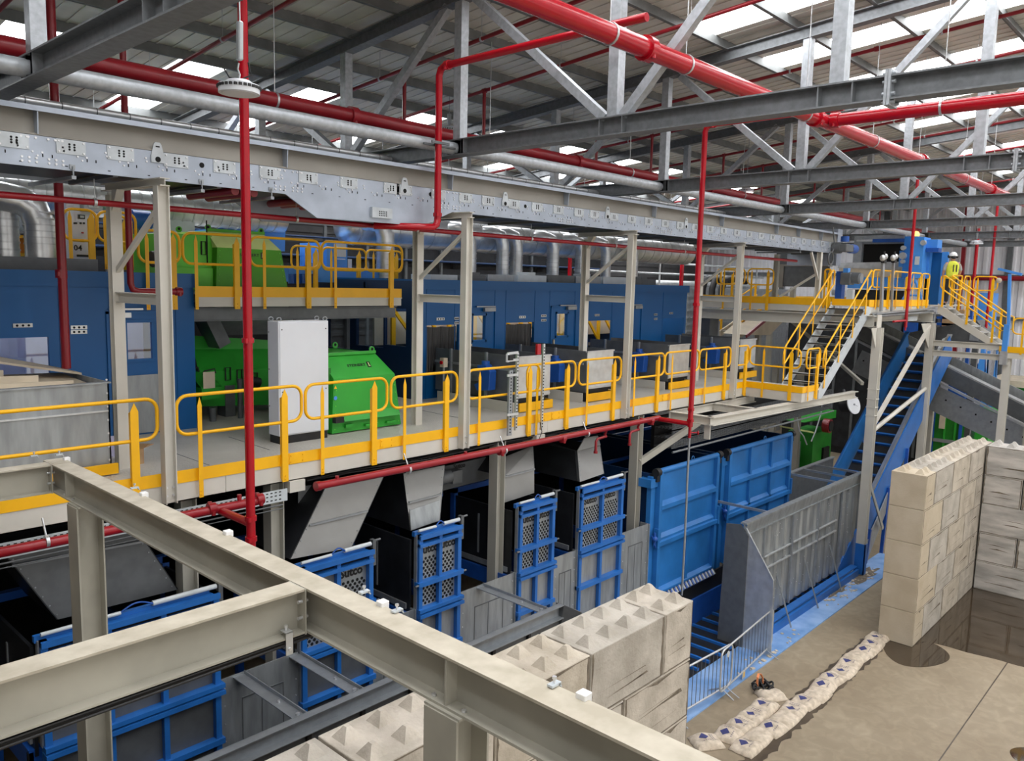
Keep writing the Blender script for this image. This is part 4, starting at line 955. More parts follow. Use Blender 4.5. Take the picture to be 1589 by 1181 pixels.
# green optical sorter hood
def hood(t, x0, x1, y0, y1, z0, zk, z1, yk, m, mt, sl, txt, low=False):
    # body with raked sides, sloping front shoulder and top
    b0 = [V(x0, y0, z0), V(x1, y0, z0), V(x1, y1, z0), V(x0, y1, z0)]
    b1 = [V(x0+sl*0.25, y0+0.02, zk), V(x1-sl*0.7, y0+0.02, zk), V(x1-sl*0.7, y1, zk), V(x0+sl*0.25, y1, zk)]
    b2 = [V(x0-0.02, yk, z1), V(x1-sl*1.75, yk, z1), V(x1-sl*1.75, y1, z1), V(x0-0.02, y1, z1)]
    mb = MB(); mb.add(b0+b1, [(0, 1, 5, 4), (1, 2, 6, 5), (2, 3, 7, 6), (3, 0, 4, 7), (0, 3, 2, 1)]); mb.build('body', m, t)
    mb = MB(); mb.add(b1+b2, [(0, 1, 5, 4), (1, 2, 6, 5), (2, 3, 7, 6), (3, 0, 4, 7), (4, 5, 6, 7)]); hd = mb.build('hood', mt, t)
    mb = MB().bar(b2[0]+V(0, -0.02, 0.02), b2[1]+V(0, -0.02, 0.02), 0.05, 0.05); 
    mb.build('edge_flange', m, t)
    for p in (b2[0]+V(0.04, 0, 0.06), b2[1]+V(-0.06, 0, 0.06), b2[2]+V(-0.06, -0.1, 0.06), b2[3]+V(0.04, -0.1, 0.06)):
        ob = MB().tube(p+V(0, -0.012, 0), p+V(0, 0.012, 0), 0.06, 14).build('lifting_eye', m, t)
        sub(MB().tube(p+V(0, -0.014, 0.01), p+V(0, 0.014, 0.01), 0.028, 10), 'hole', 'hole', ob)
    n_ = (b1[1]-b1[0]).cross(b2[0]-b1[0]).normalized(); ux = (b1[1]-b1[0]).normalized(); uy = (b2[0]-b1[0]); uy = (uy-ux*uy.dot(ux)).normalized()
    if n_.y > 0: n_ = -n_
    c = (b1[0]+b1[1]+b2[0]+b2[1])/4
    if low: ux = V(1, 0, 0); uy = V(0, 0, 1); n_ = V(0, -1, 0); c = V(RY(388, 396, y0).x, y0+0.02, RY(388, 396, y0).z)
    if txt: 
        textmesh('STEINERT', 0.075, c+ux*0.0+n_*0.004, ux, uy, 'lettering', 'black', hd, 0.002, 0.001, 1.25)
        mb = MB(); q = c+ux*0.27+n_*0.003; mb.bar(q-uy*0.06, q+uy*0.06, 0.075, 0.004, n_); sub(mb, 'emblem', 'black', hd)
        mb = MB(); q = c+ux*0.27+n_*0.006; mb.bar(q-uy*0.03, q+uy*0.045, 0.014, 0.004, n_); mb.bar(q-uy*0.03-ux*0.015, q-uy*0.03+ux*0.025, 0.012, 0.004, n_); sub(mb, 'emblem', 'greentop', hd)
    mb = MB()
    for k in range(7): mb.cyl(b0[0].lerp(b1[0], (k+0.5)/7)+V(0.05, -0.004, 0), (0, -1, 0), 0.012, 0.01, 6); mb.cyl(b0[1].lerp(b1[1], (k+0.5)/7)+V(-0.05, -0.004, 0), (0, -1, 0), 0.012, 0.01, 6)
    mb.build('screw', 'lime', t)
    return b0, b1, b2
t = thing('optical_sorter', (8.6, 11.5, F), 'bright green machine hood with black lettering, right of the white cabinet', 'sorting machine')
b0, b1, b2 = hood(t, 7.95, 9.47, 11.5, 13.1, F+0.02, RY(520, 588, 11.52).z, RY(520, 551, 11.85).z, 11.85, 'green', 'green', 0.2, True)
mb = MB(); z_ = RY(520, 655, 11.48).z; mb.prism([V(8.15, 11.5, z_+0.12), V(9.38, 11.5, z_+0.12), V(9.38, 11.4, z_), V(8.15, 11.4, z_)], (0, 0.015, 0.015)); mb.box(8.2, 8.35, 11.44, 11.5, F+0.1, F+0.16); mb.box(8.62, 8.9, 11.44, 11.5, F+0.08, F+0.12); mb.box(9.1, 9.3, 11.44, 11.5, F+0.08, F+0.12); mb.build('drip_ledge', 'green', t)
mb = MB(); mb.box(7.86, 8.0, 11.6, 13.0, F+0.02, F+1.15); mb.build('side_panel', 'greendk', t)
for z_, m_ in ((0.82, 'yellow'), (0.64, 'bluemach')):
    MB().cyl((8.0, 11.47, F+z_), (0, -1, 0), 0.035, 0.004, 3 if m_ == 'yellow' else 14).build('warning_sticker', m_, t)
MB().box(7.93, 8.1, 11.36, 11.46, F+0.22, F+0.32).build('latch', 'black', t)
# green machine in the shade behind
t = thing('magnet_machine', (6.5, 14.3, F), 'deep green machine with black handles in shade beneath the upper platform', 'sorting machine')
Yg = 14.3
a = RY(310, 640, Yg); x0 = a.x; x1 = 9.6
z1 = RY(330, 575, Yg).z; z2 = RY(320, 540, Yg+0.5).z
mb = MB().prism([V(x0, Yg, F+0.25), V(x1, Yg, F+0.05), V(x1, Yg, z1-0.1), V(x0, Yg, z1)], (0, 0.6, 0)); mb.build('body', 'green', t)
mb = MB().prism([V(x0, Yg, z1), V(x1, Yg, z1-0.1), V(x1, Yg+0.5, z2-0.12), V(x0+0.15, Yg+0.5, z2-0.02)], (0, 0.02, 0.02)); mb.build('sloping_top', 'green', t)
mb = MB().prism([V(x0+0.1, Yg+0.5, z2-0.05), V(x1, Yg+0.5, z2-0.2), V(x1, Yg+0.5, z2+0.02), V(x0+0.1, Yg+0.5, z2+0.25)], (0, 0.03, 0)); mb.build('back_plate', 'green', t)
b_ = RY(305, 608, Yg-0.3); c = RY(337, 640, Yg-0.3)
mb = MB().box(b_.x, c.x, Yg-0.5, Yg, F+0.45, z1-0.25); mb.prism([V(b_.x, Yg-0.5, z1-0.25), V(c.x, Yg-0.5, z1-0.25), V(c.x, Yg, z1-0.02), V(b_.x, Yg, z1-0.02)], (0, 0.01, 0.01)); mb.build('front_box', 'green', t)
MB().box(b_.x+0.03, b_.x+0.25, Yg-0.51, Yg-0.5, F+0.65, F+0.95).build('notice', 'tan', t)
for px, py in ((353, 580), (371, 583), (395, 588)):
    p_ = RY(px, py, Yg-0.01); MB().pipe([p_+V(-0.05, -0.02, 0.12), p_+V(-0.05, -0.02, -0.12), p_+V(0.05, -0.02, -0.12), p_+V(0.05, -0.02, 0.12)], 0.014, 8, True).build('handle', 'black', t)
for px, py in ((325, 578), (299, 576)):
    p_ = RY(px, py, Yg-0.35); MB().pipe([p_+V(-0.12, 0, -0.04), p_+V(-0.1, 0, 0.03), p_+V(0.1, 0, 0.06), p_+V(0.12, 0, -0.02)], 0.014, 8).build('handle', 'black', t)
mb = MB(); p_ = RY(373, 640, Yg-0.3); mb.tube((p_.x, Yg-0.3, F), (p_.x, Yg-0.3, F+0.75), 0.05, 10); q_ = RY(330, 630, Yg-0.3); mb.tube((q_.x, Yg-0.3, F), (q_.x, Yg-0.3, F+0.25), 0.06, 10); mb.box(q_.x+0.4, q_.x+0.6, Yg-0.02, Yg+0.3, F, F+0.6); mb.build('foot', 'galvdark', t)
mb = MB(); mb.tube(RY(382, 590, Yg-0.12), RY(402, 594, Yg-0.12), 0.1, 12); mb.build('motor', 'black', t)
# sheet steel chute above that machine
t = thing('transfer_chute', (8, 14.6, F+1.5), 'grey sheet steel chute slanting down behind the white cabinet', 'chute')
mb = MB().prism([RY(334, 475, 14.7), RY(448, 472, 14.7), RY(448, 488, 14.7), RY(334, 489, 14.7)], (0, 0.6, 0)); mb.prism([RY(334, 489, 14.7), RY(455, 488, 14.7), RY(455, 518, 15.2), RY(345, 520, 15.2)], (0, 0.03, 0)); mb.build('upper_plate', 'galv', t)
mb = MB().bar(RY(318, 490, 14.6), RY(340, 535, 14.6), 0.25, 0.5, (0, 1, 0)); mb.build('leg_plate', 'galvdark', t)
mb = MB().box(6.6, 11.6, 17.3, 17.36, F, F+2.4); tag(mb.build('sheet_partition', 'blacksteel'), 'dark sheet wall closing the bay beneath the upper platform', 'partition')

# ================================================================== upper platform
YM2 = 13.5; MX0, MX1 = 6.54, 11.1; ZM2 = 8.4
t = thing('upper_platform', (8.8, YM2, 8.14), 'raised steel platform with yellow toe board behind the red pipe, carrying the green separator', 'platform')
MB().box(MX0, MX1, YM2+0.02, 20, ZM2-0.04, ZM2).build('deck', 'deck', t)
MB().box(MX0, MX1, YM2, YM2+0.02, 8.14, 8.3).box(MX0, MX1, YM2-0.03, YM2+0.02, 8.29, 8.31).build('fascia', 'pebble', t)
MB().box(MX0, MX1, YM2-0.014, YM2, 8.31, 8.5).build('toe_board', 'yellow', t)
mb = MB(); mb.ibeam((MX0, 13.7, 8.0), (MX1, 13.7, 8.0), 0.24, 0.14, 0.014, 0.01); mb.ibeam((MX0, 17.0, 8.2), (MX1, 17.0, 8.2), 0.2, 0.14, 0.014, 0.01); mb.build('floor_beam', 'galvdark', t)
for a, b_, lab in ((215, 279, 'on the upper platform edge, leftmost, behind the nearest cream post'), (284, 383, 'on the upper platform edge, left of the red pipe'), (388, 496, 'on the upper platform edge, right of the red pipe'), (499, 624, 'at the right end of the upper platform edge')):
    p_, q_ = RY(a, 400, YM2-0.03), RY(b_, 400, YM2-0.03)
    guard('guard_rail', (p_.x, YM2-0.03), (q_.x, YM2-0.03), 'yellow guard rail '+lab, 'guard rails along the upper platform', zb=ZM2, h=1.0, face=(0, -1, 0))
for a, b_, Y, lab in ((452, 497, 16.2, 'left'), (500, 568, 16.2, 'middle'), (568, 624, 16.2, 'right')):
    p_, q_ = RY(a, 400, Y), RY(b_, 400, Y)
    guard('guard_rail', (p_.x, Y), (q_.x, Y), 'sunlit yellow guard rail far back on the upper platform, %s of three' % lab, 'rear guard rails of the upper platform', zb=ZM2, h=1.0, face=(0, -1, 0))
t = thing('eddy_current_separator', (8.2, 14.3, ZM2), 'bright green separator with slanted hood on the upper platform', 'sorting machine')
Ye = 14.3
x0, x1 = RY(335, 440, Ye).x, RY(447, 440, Ye).x
hood(t, x0, x1, Ye, Ye+1.6, ZM2+0.02, RY(380, 386, Ye).z, RY(380, 362, Ye+0.3).z, Ye+0.3, 'limedk', 'greentop', 0.2, True, True)
xl = RY(262, 420, Ye).x
mb = MB().box(xl, x0+0.05, Ye+0.2, Ye+1.6, ZM2+0.4, RY(300, 364, Ye+0.2).z); mb.build('side_cabinet', 'lime', t, 0.01)
MB().box(xl-0.3, x0, Ye+0.1, Ye+1.0, ZM2+0.02, ZM2+0.42).build('base', 'lime', t)
p_ = RY(316, 385, Ye+0.18); MB().pipe([p_+V(-0.04, 0, 0.12), p_+V(-0.04, 0, -0.12), p_+V(0.05, 0, -0.12), p_+V(0.05, 0, 0.12)], 0.014, 8, True).build('handle', 'black', t)
mb = MB().box(RY(321, 400, Ye+0.19).x, RY(322.5, 400, Ye+0.19).x, Ye+0.185, Ye+0.2, ZM2+0.5, ZM2+1.3); mb.build('door_gap', 'hole', t)
mb = MB(); mb.tube(RY(235, 402, Ye), RY(268, 402, Ye), 0.14, 12); mb.build('motor', 'black', t)
# blue machines beyond
t = thing('blue_press', (9, 17.5, ZM2), 'sky blue hopper top showing above the green separator', 'machine')
MB().prism([RY(340, 355, 17.5), RY(443, 357, 17.5), RY(442, 390, 17.5), RY(350, 390, 17.5)], (0, 1.5, 0)).build('body', 'bluemach', t)
MB().bar(RY(338, 354, 17.4), RY(444, 357, 17.4), 0.06, 0.06).build('rim', 'bluemotor', t)
mb = MB(); mb.tube(RY(391, 355, 17.8), RY(391, 342, 17.8), 0.15, 12); mb.tube(RY(407, 356, 17.8), RY(407, 345, 17.8), 0.14, 12); mb.build('duct_stub', 'galv', t)
t = thing('blue_machine', (11, 17.0, ZM2), 'sky blue machine with white lettering panel behind the rear yellow rails', 'machine')
Yb = 17.0
def rbox(mb, px0, py0, px1, py1, Y, dep):
    r = rectY(px0, py0, px1, py1, Y); mb.box(r[0], r[1], Y, Y+dep, r[2], r[3]); return r
mb = MB(); rbox(mb, 507, 376, 539, 432, Yb, 1.2); mb.build('tower', 'bluemach', t)
mb = MB(); rbox(mb, 448, 415, 600, 440, Yb-0.2, 1.2); rbox(mb, 482, 408, 502, 432, Yb-0.3, 0.3); mb.build('base', 'bluemach', t)
mb = MB(); rbox(mb, 518, 378, 537, 399, Yb-0.02, 0.02); mb.build('panel', 'screen', t)
mb = MB(); rbox(mb, 519, 401, 536, 403, Yb-0.02, 0.02); rbox(mb, 540, 402, 546, 425, Yb-0.02, 0.3); mb.build('fittings', 'white', t)
mb = MB(); 
for k in range(5): mb.tube(RY(452+9*k, 425, Yb-0.5), RY(452+9*k, 440, Yb-0.5), 0.07, 10)
mb.build('hose_ports', 'bluemotor', t)
# ducts
YD = 17.6
t = thing('air_duct', (18, YD, 9.2), 'large silver spiral air duct running level above the long cabin', 'duct')
pts = [RY(548, 352, YD), RY(700, 372, YD), RY(860, 392, YD), RY(1055, 411, YD)]
zd = 10.05; RD = 0.48
MB().tube((12.7, YD, zd), (29.5, YD, zd), RD, 24).build('duct_run', 'foil', t)
mb = MB(); x = 12.8
while x < 29.4: mb.tube((x, YD, zd), (x+0.05, YD, zd), RD*1.03, 24); x += 0.62
mb.build('seam_ring', 'galvbright', t)
MB().sphere((12.7, YD, zd), 0.35, RD, RD, 18, 10).build('end_cap', 'foil', t)
for px, r in ((598, 0.24), (729, 0.19), (780, 0.19), (801, 0.2), (858, 0.2), (901, 0.19), (940, 0.18), (983, 0.18)):
    Yv = YD-0.75
    p_ = RY(px, 400, Yv)
    mb = MB().pipe([(p_.x-0.5, YD-0.2, zd+0.1), (p_.x-0.35, Yv+0.1, zd+0.1), (p_.x-0.12, Yv, zd+0.02), (p_.x, Yv, zd-0.25), (p_.x, Yv, zd-0.6), (p_.x, Yv, ZR+0.05)], r, 16)
    ob = mb.build('branch_duct', 'foil', t)
    mb = MB(); z = ZR+0.1
    while z < zd-0.35: mb.tube((p_.x, Yv, z), (p_.x, Yv, z+0.025), r*1.05, 16); z += 0.14
    sub(mb, 'ridge', 'galvbright', ob)
mb = MB(); x = 13
while x < 29: mb.tube((x, YD, zd+RD), (x, YD, roofz(YD)-0.2), 0.01, 6); mb.tube((x+0.8, YD, zd+RD), (x+0.8, YD, roofz(YD)-0.2), 0.01, 6); x += 2.4
mb.build('hanger_rod', 'galv', t)
# ducts on the left
t = thing('air_duct', (3, 15.4, ZR+0.1), 'silver elbow duct dropping onto the roof of the left cabin', 'duct')
Yl = 14.6
a, b_ = RY(64, 400, Yl), RY(58, 322, Yl)
rr_ = 0.23
mb = MB().pipe([(a.x, Yl, ZR+0.1), (a.x, Yl, b_.z-0.25), (a.x-0.08, Yl, b_.z-0.02), (a.x-0.25, Yl+0.05, b_.z+0.1), (a.x-0.5, Yl+0.1, b_.z+0.14), (a.x-3, Yl+0.3, b_.z+0.16)], rr_, 18); mb.build('duct_run', 'foil', t)
mb = MB()
for k in range(6): mb.tube((a.x, Yl, ZR+0.45+0.1*k), (a.x, Yl, ZR+0.47+0.1*k), rr_*1.05, 18)
mb.build('ridge', 'galvbright', t)
a = RY(8, 370, Yl+0.3)
t = thing('air_duct', (a.x, Yl+0.3, ZR+0.1), 'silver vertical duct at the very left edge above the cabin', 'duct')
MB().tube((a.x, Yl+0.3, ZR+0.05), (a.x, Yl+0.3, RY(8, 322, Yl+0.3).z), 0.2, 16).build('duct_run', 'foil', t)
mb = MB()
for k in range(9): mb.tube((a.x, Yl+0.3, ZR+0.1+0.12*k), (a.x, Yl+0.3, ZR+0.13+0.12*k), 0.21, 16)
mb.build('ridge', 'galvbright', t)
t = thing('air_duct', (4, 17, 10.0), 'silver spiral duct running level beneath the left part of the overhead conveyor', 'duct')
MB().tube((-3, 17.2, 10.25), (10.5, 17.2, 10.05), 0.33, 20).build('duct_run', 'foil', t)
mb = MB()
for k in range(60): x = -2.8+0.22*k; mb.tube((x, 17.2, 10.25-0.0148*(x+3)), (x+0.03, 17.2, 10.25-0.0148*(x+3)), 0.345, 20)
mb.build('seam_ring', 'galvbright', t)
# white electrical cabinet on the far left
Yw = 15.6
t = thing('control_cabinet', RY(125, 420, Yw), 'white control cabinet with dark display, on the cabin roof behind yellow rails', 'cabinet')
r = rectY(102, 313, 150, 421, Yw)
MB().box(r[0], r[1], Yw, Yw+0.5, r[2]-0.3, r[3]).build('body', 'white', t, 0.012)
def pbox(t, name, m, px0, py0, px1, py1, Y, d=0.03):
    q = rectY(px0, py0, px1, py1, Y); return MB().box(q[0], q[1], Y-d, Y, q[2], q[3]).build(name, m, t)
pbox(t, 'display', 'black', 121, 333, 131, 340, Yw); pbox(t, 'display_glass', 'screen', 123, 334.5, 129.5, 338.5, Yw, 0.04)
for px in (114, 116.5, 123.5, 128.5): pbox(t, 'push_button', 'black', px, 345, px+2.5, 348, Yw)
pbox(t, 'push_button', 'red', 126, 360, 129, 362.5, Yw); pbox(t, 'warning_sticker', 'yellow', 125, 371, 130, 376, Yw); pbox(t, 'vent', 'black', 119, 395, 141, 399, Yw); pbox(t, 'screen_arm', 'galv', 124, 318, 153, 330, Yw, 0.2); pbox(t, 'monitor', 'screen', 130, 318, 147, 324, Yw, 0.22)
p_ = RY(121, 385, Yw-0.01); textmesh('04', 0.14, p_, (1, 0, 0), (0, 0, 1), 'number', 'black', t, 0.003, 0.002)
for a, b_, Y, lab in ((100, 152, 14.9, 'before the white control cabinet'), (153, 212, 14.9, 'just right of the white control cabinet'), (168, 200, 15.8, 'small, behind the second one from left')):
    p_, q_ = RY(a, 400, Y), RY(b_, 400, Y)
    guard('guard_rail', (p_.x, Y), (q_.x, Y), 'yellow guard rail on the left cabin roof, '+lab, 'guard rails over the left cabin', zb=ZR+0.08, h=1.0, face=(0, -1, 0), low=0.0)
t = thing('yellow_machine', RY(30, 400, 16), 'boxy yellow machine frame between the two left ducts', 'machine')
for (x0, y0, x1, y1) in ((15, 364, 46, 370), (15, 370, 24, 396), (38, 370, 47, 398), (15, 392, 50, 398), (80, 358, 88, 392)):
    q = rectY(x0, y0, x1, y1, 16); MB().box(q[0], q[1], 16, 16.4, q[2], q[3]).build('frame_bar', 'yellow', t)
q = rectY(16, 320, 90, 365, 17.5); MB().box(q[0], q[1], 17.4, 18, q[2], q[3]).build('cable_tray', 'galv', t)
q = rectY(195, 330, 212, 352, 16.5)
t = thing('motor_unit', (q[0], 16.5, q[2]), 'deep blue motor seen between the cream posts under the conveyor', 'motor')
MB().tube((q[0]+0.1, 16.5, (q[2]+q[3])/2), (q[1]+0.25, 16.5, (q[2]+q[3])/2), 0.2, 14).build('motor', 'bluemotor', t)
MB().box(q[0]+0.1, q[1], 16.4, 16.6, 8.4, q[2]+0.1).build('pedestal', 'galvdark', t)
MB().tube((q[1]+0.25, 16.5, (q[2]+q[3])/2), (q[1]+0.5, 16.5, (q[2]+q[3])/2+0.03), 0.1, 14).build('shaft_cover', 'galv', t)
q = rectY(212, 328, 302, 346, 17.0)
tag(MB().box(q[0], q[1], 17, 17.6, 8.4, q[3]).build('machine_guard', 'screen'), 'long pale machine cover high behind the left green machine', 'machine cover')
# ================================================================== sorting bunkers and gates under the platform
YG = 10.06
ZT_, ZB1_, ZH_, ZL_, Z0_ = 4.43, 3.57, 3.06, 2.3, 0.75
GATES = [(2.87, 5.06, 'far left gate with three bays, half hidden by the foreground beams', 3, 0), (6.35, 7.66, 'blue framed gate lettered once, just behind the long foreground beam', 2, 1),
         (8.62, 9.6, 'narrow blue framed gate left of the central cream column', 2, 2), (11.15, 12.2, 'narrow blue framed gate right of the central cream column', 2, 2), (13.05, 14.58, 'widest lettered blue gate, next to the first big plain blue door', 2, 2)]
def perforated(mb, x0, x1, z0, z1, y):
    step = 0.088; r = 0.027; row = 0; z = z0+0.05
    while z < z1-0.03:
        x = x0+0.05+(step/2 if row % 2 else 0)
        while x < x1-0.035: mb.cyl((x, y, z), (0, -1, 0), r, 0.003, 8); x += step
        z += step*0.62; row += 1
for gi, (x0, x1, lab, nb, ntext) in enumerate(GATES):
    t = thing('bunker_gate', ((x0+x1)/2, YG, Z0_), lab, 'gate', 'lettered bunker gates')
    fw = 0.08
    mb = MB()
    for x in (x0, x1-fw): mb.box(x, x+fw, YG-0.1, YG+0.02, Z0_, ZT_)
    mb.build('side_post', 'blue', t)
    mb = MB(); xs = [x0+fw+(x1-x0-2*fw)*k/nb for k in range(1, nb)]
    for x in xs: mb.box(x-0.035, x+0.035, YG-0.1, YG-0.02, Z0_, ZT_-0.05)
    mb.build('mullion', 'blue', t)
    mb = MB()
    mb.box(x0, x1, YG-0.14, YG+0.02, ZT_-0.075, ZT_); mb.box(x0, x1, YG-0.13, YG+0.02, ZT_-0.21, ZT_-0.15)
    for z in (ZB1_, ZL_): mb.box(x0-0.03, x1+0.03, YG-0.14, YG-0.01, z-0.04, z+0.04)
    mb.box(x0-0.01, x1+0.04, YG-0.16, YG, ZH_-0.08, ZH_-0.02); mb.box(x0-0.01, x1+0.04, YG-0.15, YG, ZH_+0.01, ZH_+0.07)
    mb.build('crossbar', 'blue', t)
    MB().box(x0+fw, x1-fw, YG-0.02, YG, ZT_-0.15, ZT_-0.075).build('gap', 'hole', t)
    mb = MB(); mb.box(x0-0.02, x0+0.0, YG-0.05, YG+0.02, ZH_+0.05, ZT_); mb.build('edge_strip', 'galv', t)
    edges = [x0+fw]+xs+[x1-fw]
    for a, b_ in zip(edges, edges[1:]):
        ob = MB().box(a, b_, YG-0.012, YG, ZB1_, ZT_-0.15).build('perforated_panel', 'galvpanel' if gi else 'galvdark', t)
        if gi:
            mb = MB(); perforated(mb, a, b_, ZB1_+0.02, ZT_-0.42, YG-0.012); sub(mb, 'hole', 'hole', ob)
            if ntext > 1 or b_ > x1-0.2: textmesh('Sutco', 0.19, (((a+b_)/2), YG-0.014, ZT_-0.31), (1, 0, 0), (0, 0, 1), 'lettering', 'black', ob, 0.002, 0.008, 1.0)
        ob = MB().box(a, b_, YG-0.012, YG, ZH_, ZB1_).build('perforated_panel', 'galvpanel' if gi else 'galvdark', t)
        if gi:
            mb = MB(); perforated(mb, a, b_, ZH_+0.06, ZB1_-0.05, YG-0.012); sub(mb, 'hole', 'hole', ob)
        for z0, z1 in ((ZL_, ZH_), (Z0_, ZL_)): MB().box(a, b_, YG-0.012, YG, z0, z1).build('plain_panel', 'galvdark' if gi in (0, 1) else 'galvpanel', t)
    # hydraulic ram above the gate
    mb = MB(); mb.tube((x0+0.02, YG-0.05, ZT_+0.07), (x0+(x1-x0)*0.42, YG-0.05, ZT_+0.07), 0.025, 10); mb.tube((x0+(x1-x0)*0.6, YG-0.05, ZT_+0.08), (x1-0.02, YG-0.05, ZT_+0.08), 0.035, 10); mb.build('cylinder', 'screen', t)
    MB().box(x0-0.04, x1-0.1, YG-0.02, YG+0.05, ZT_-0.03, ZT_+0.05).build('top_rail', 'blue', t)
    mb = MB(); mb.pipe([(x0+(x1-x0)*(0.42+0.02*k), YG-0.06, ZT_+0.08+0.07*math.sin(k*PI/9)) for k in range(10)], 0.012, 6); mb.build('hose', 'bluemotor', t)
    mb = MB(); mb.box(x1-0.0, x1+0.06, YG-0.09, YG+0.0, ZT_-0.28, ZT_+0.14); mb.tube((x1+0.0, YG-0.06, ZT_+0.12), (x1+0.16, YG-0.06, ZT_+0.12), 0.02, 8); mb.tube((x1-0.02, YG-0.12, ZB1_), (x1+0.1, YG-0.12, ZB1_), 0.02, 8); mb.tube((x0-0.1, YG-0.12, ZB1_), (x0+0.02, YG-0.12, ZB1_), 0.02, 8); mb.build('latch', 'galvdark', t)
    # the bunker behind
    b = thing('bunker', ((x0+x1)/2, 12.5, 0.7), 'dark steel bunker behind '+['the far left three-bay gate', 'the once lettered gate', 'the gate left of the central cream column', 'the gate right of the central cream column', 'the widest lettered gate'][gi], 'bunker')
    for x in (x0-0.06, x1+0.02): MB().box(x, x+0.04, YG+0.08, 15.5, ZH_-0.1, ZT_-0.1).build('side_wall', 'blacksteel', b)
    mb = MB()
    for x in (x0-0.1, x1+0.0):
        mb.box(x, x+0.1, 11.7, 11.82, 0, ZT_+0.05); mb.box(x-0.02, x+0.12, YG+0.1, 14, 2.75, 3.05)
    mb.box(x0-0.1, x1+0.1, 11.7, 11.82, ZT_-0.05, ZT_+0.06)
    mb.build('frame', 'bluemotor', b)
    mb = MB().box(x0-0.13, x0-0.07, YG+0.1, YG+0.16, 2.78, 3.02); mb.build('frame_opening', 'hole', b)
    MB().box(x0-0.06, x1+0.06, 15.5, 15.55, 0.6, ZT_).build('rear_wall', 'blacksteel', b)
    mb = MB(); mb.box(x0-0.075, x0-0.06, 11.0, 11.04, 3.3, 4.1); mb.box(x0-0.09, x0-0.06, YG+0.15, 11.5, 3.1, 3.2); mb.build('guide_strip', 'galv', b)
# sheet panels between the gates
PN = [(5.1, 6.33, 'left of the once lettered gate, under the foreground crossbeam'), (7.72, 8.58, 'between the once lettered gate and the narrow gate'), (9.68, 11.1, 'in front of the central cream column'), (12.3, 13.02, 'left of the widest lettered gate'), (14.7, 15.75, 'between the widest lettered gate and the first big blue door')]
for (x0, x1, lab) in PN:
    t = thing('sheet_partition', ((x0+x1)/2, YG, 0.7), 'bare galvanised sheet panel '+lab, 'partition', 'galvanised sheets between the gates')
    MB().box(x0, x1, YG-0.02, YG, 0.7, 3.13).build('sheet', 'galvpanel', t)
    MB().box(x0-0.02, x0, YG-0.02, YG+0.3, 0.7, 3.13).box(x1, x1+0.02, YG-0.06, YG+0.2, 0.7, 3.13).build('edge_sheet', 'galv', t)
    mb = MB(); w = x1-x0
    for f in (0.25, 0.5, 0.78): mb.box(x0+w*f, x0+w*f+0.012, YG-0.026, YG-0.02, 1.2, 2.75)
    mb.box(x0+w*0.25, x0+w*0.78, YG-0.03, YG-0.02, 2.74, 2.76); mb.box(x0+w*0.25, x0+w*0.78, YG-0.03, YG-0.02, 1.55, 1.57)
    mb.build('seam', 'galvdark', t)
    mb = MB()
    for k in range(9): mb.cyl((x1-0.05, YG-0.02, 0.9+0.26*k), (0, -1, 0), 0.012, 0.01, 6); mb.cyl((x0+0.05, YG-0.02, 0.9+0.26*k), (0, -1, 0), 0.012, 0.01, 6)
    mb.build('rivet', 'bolt', t)
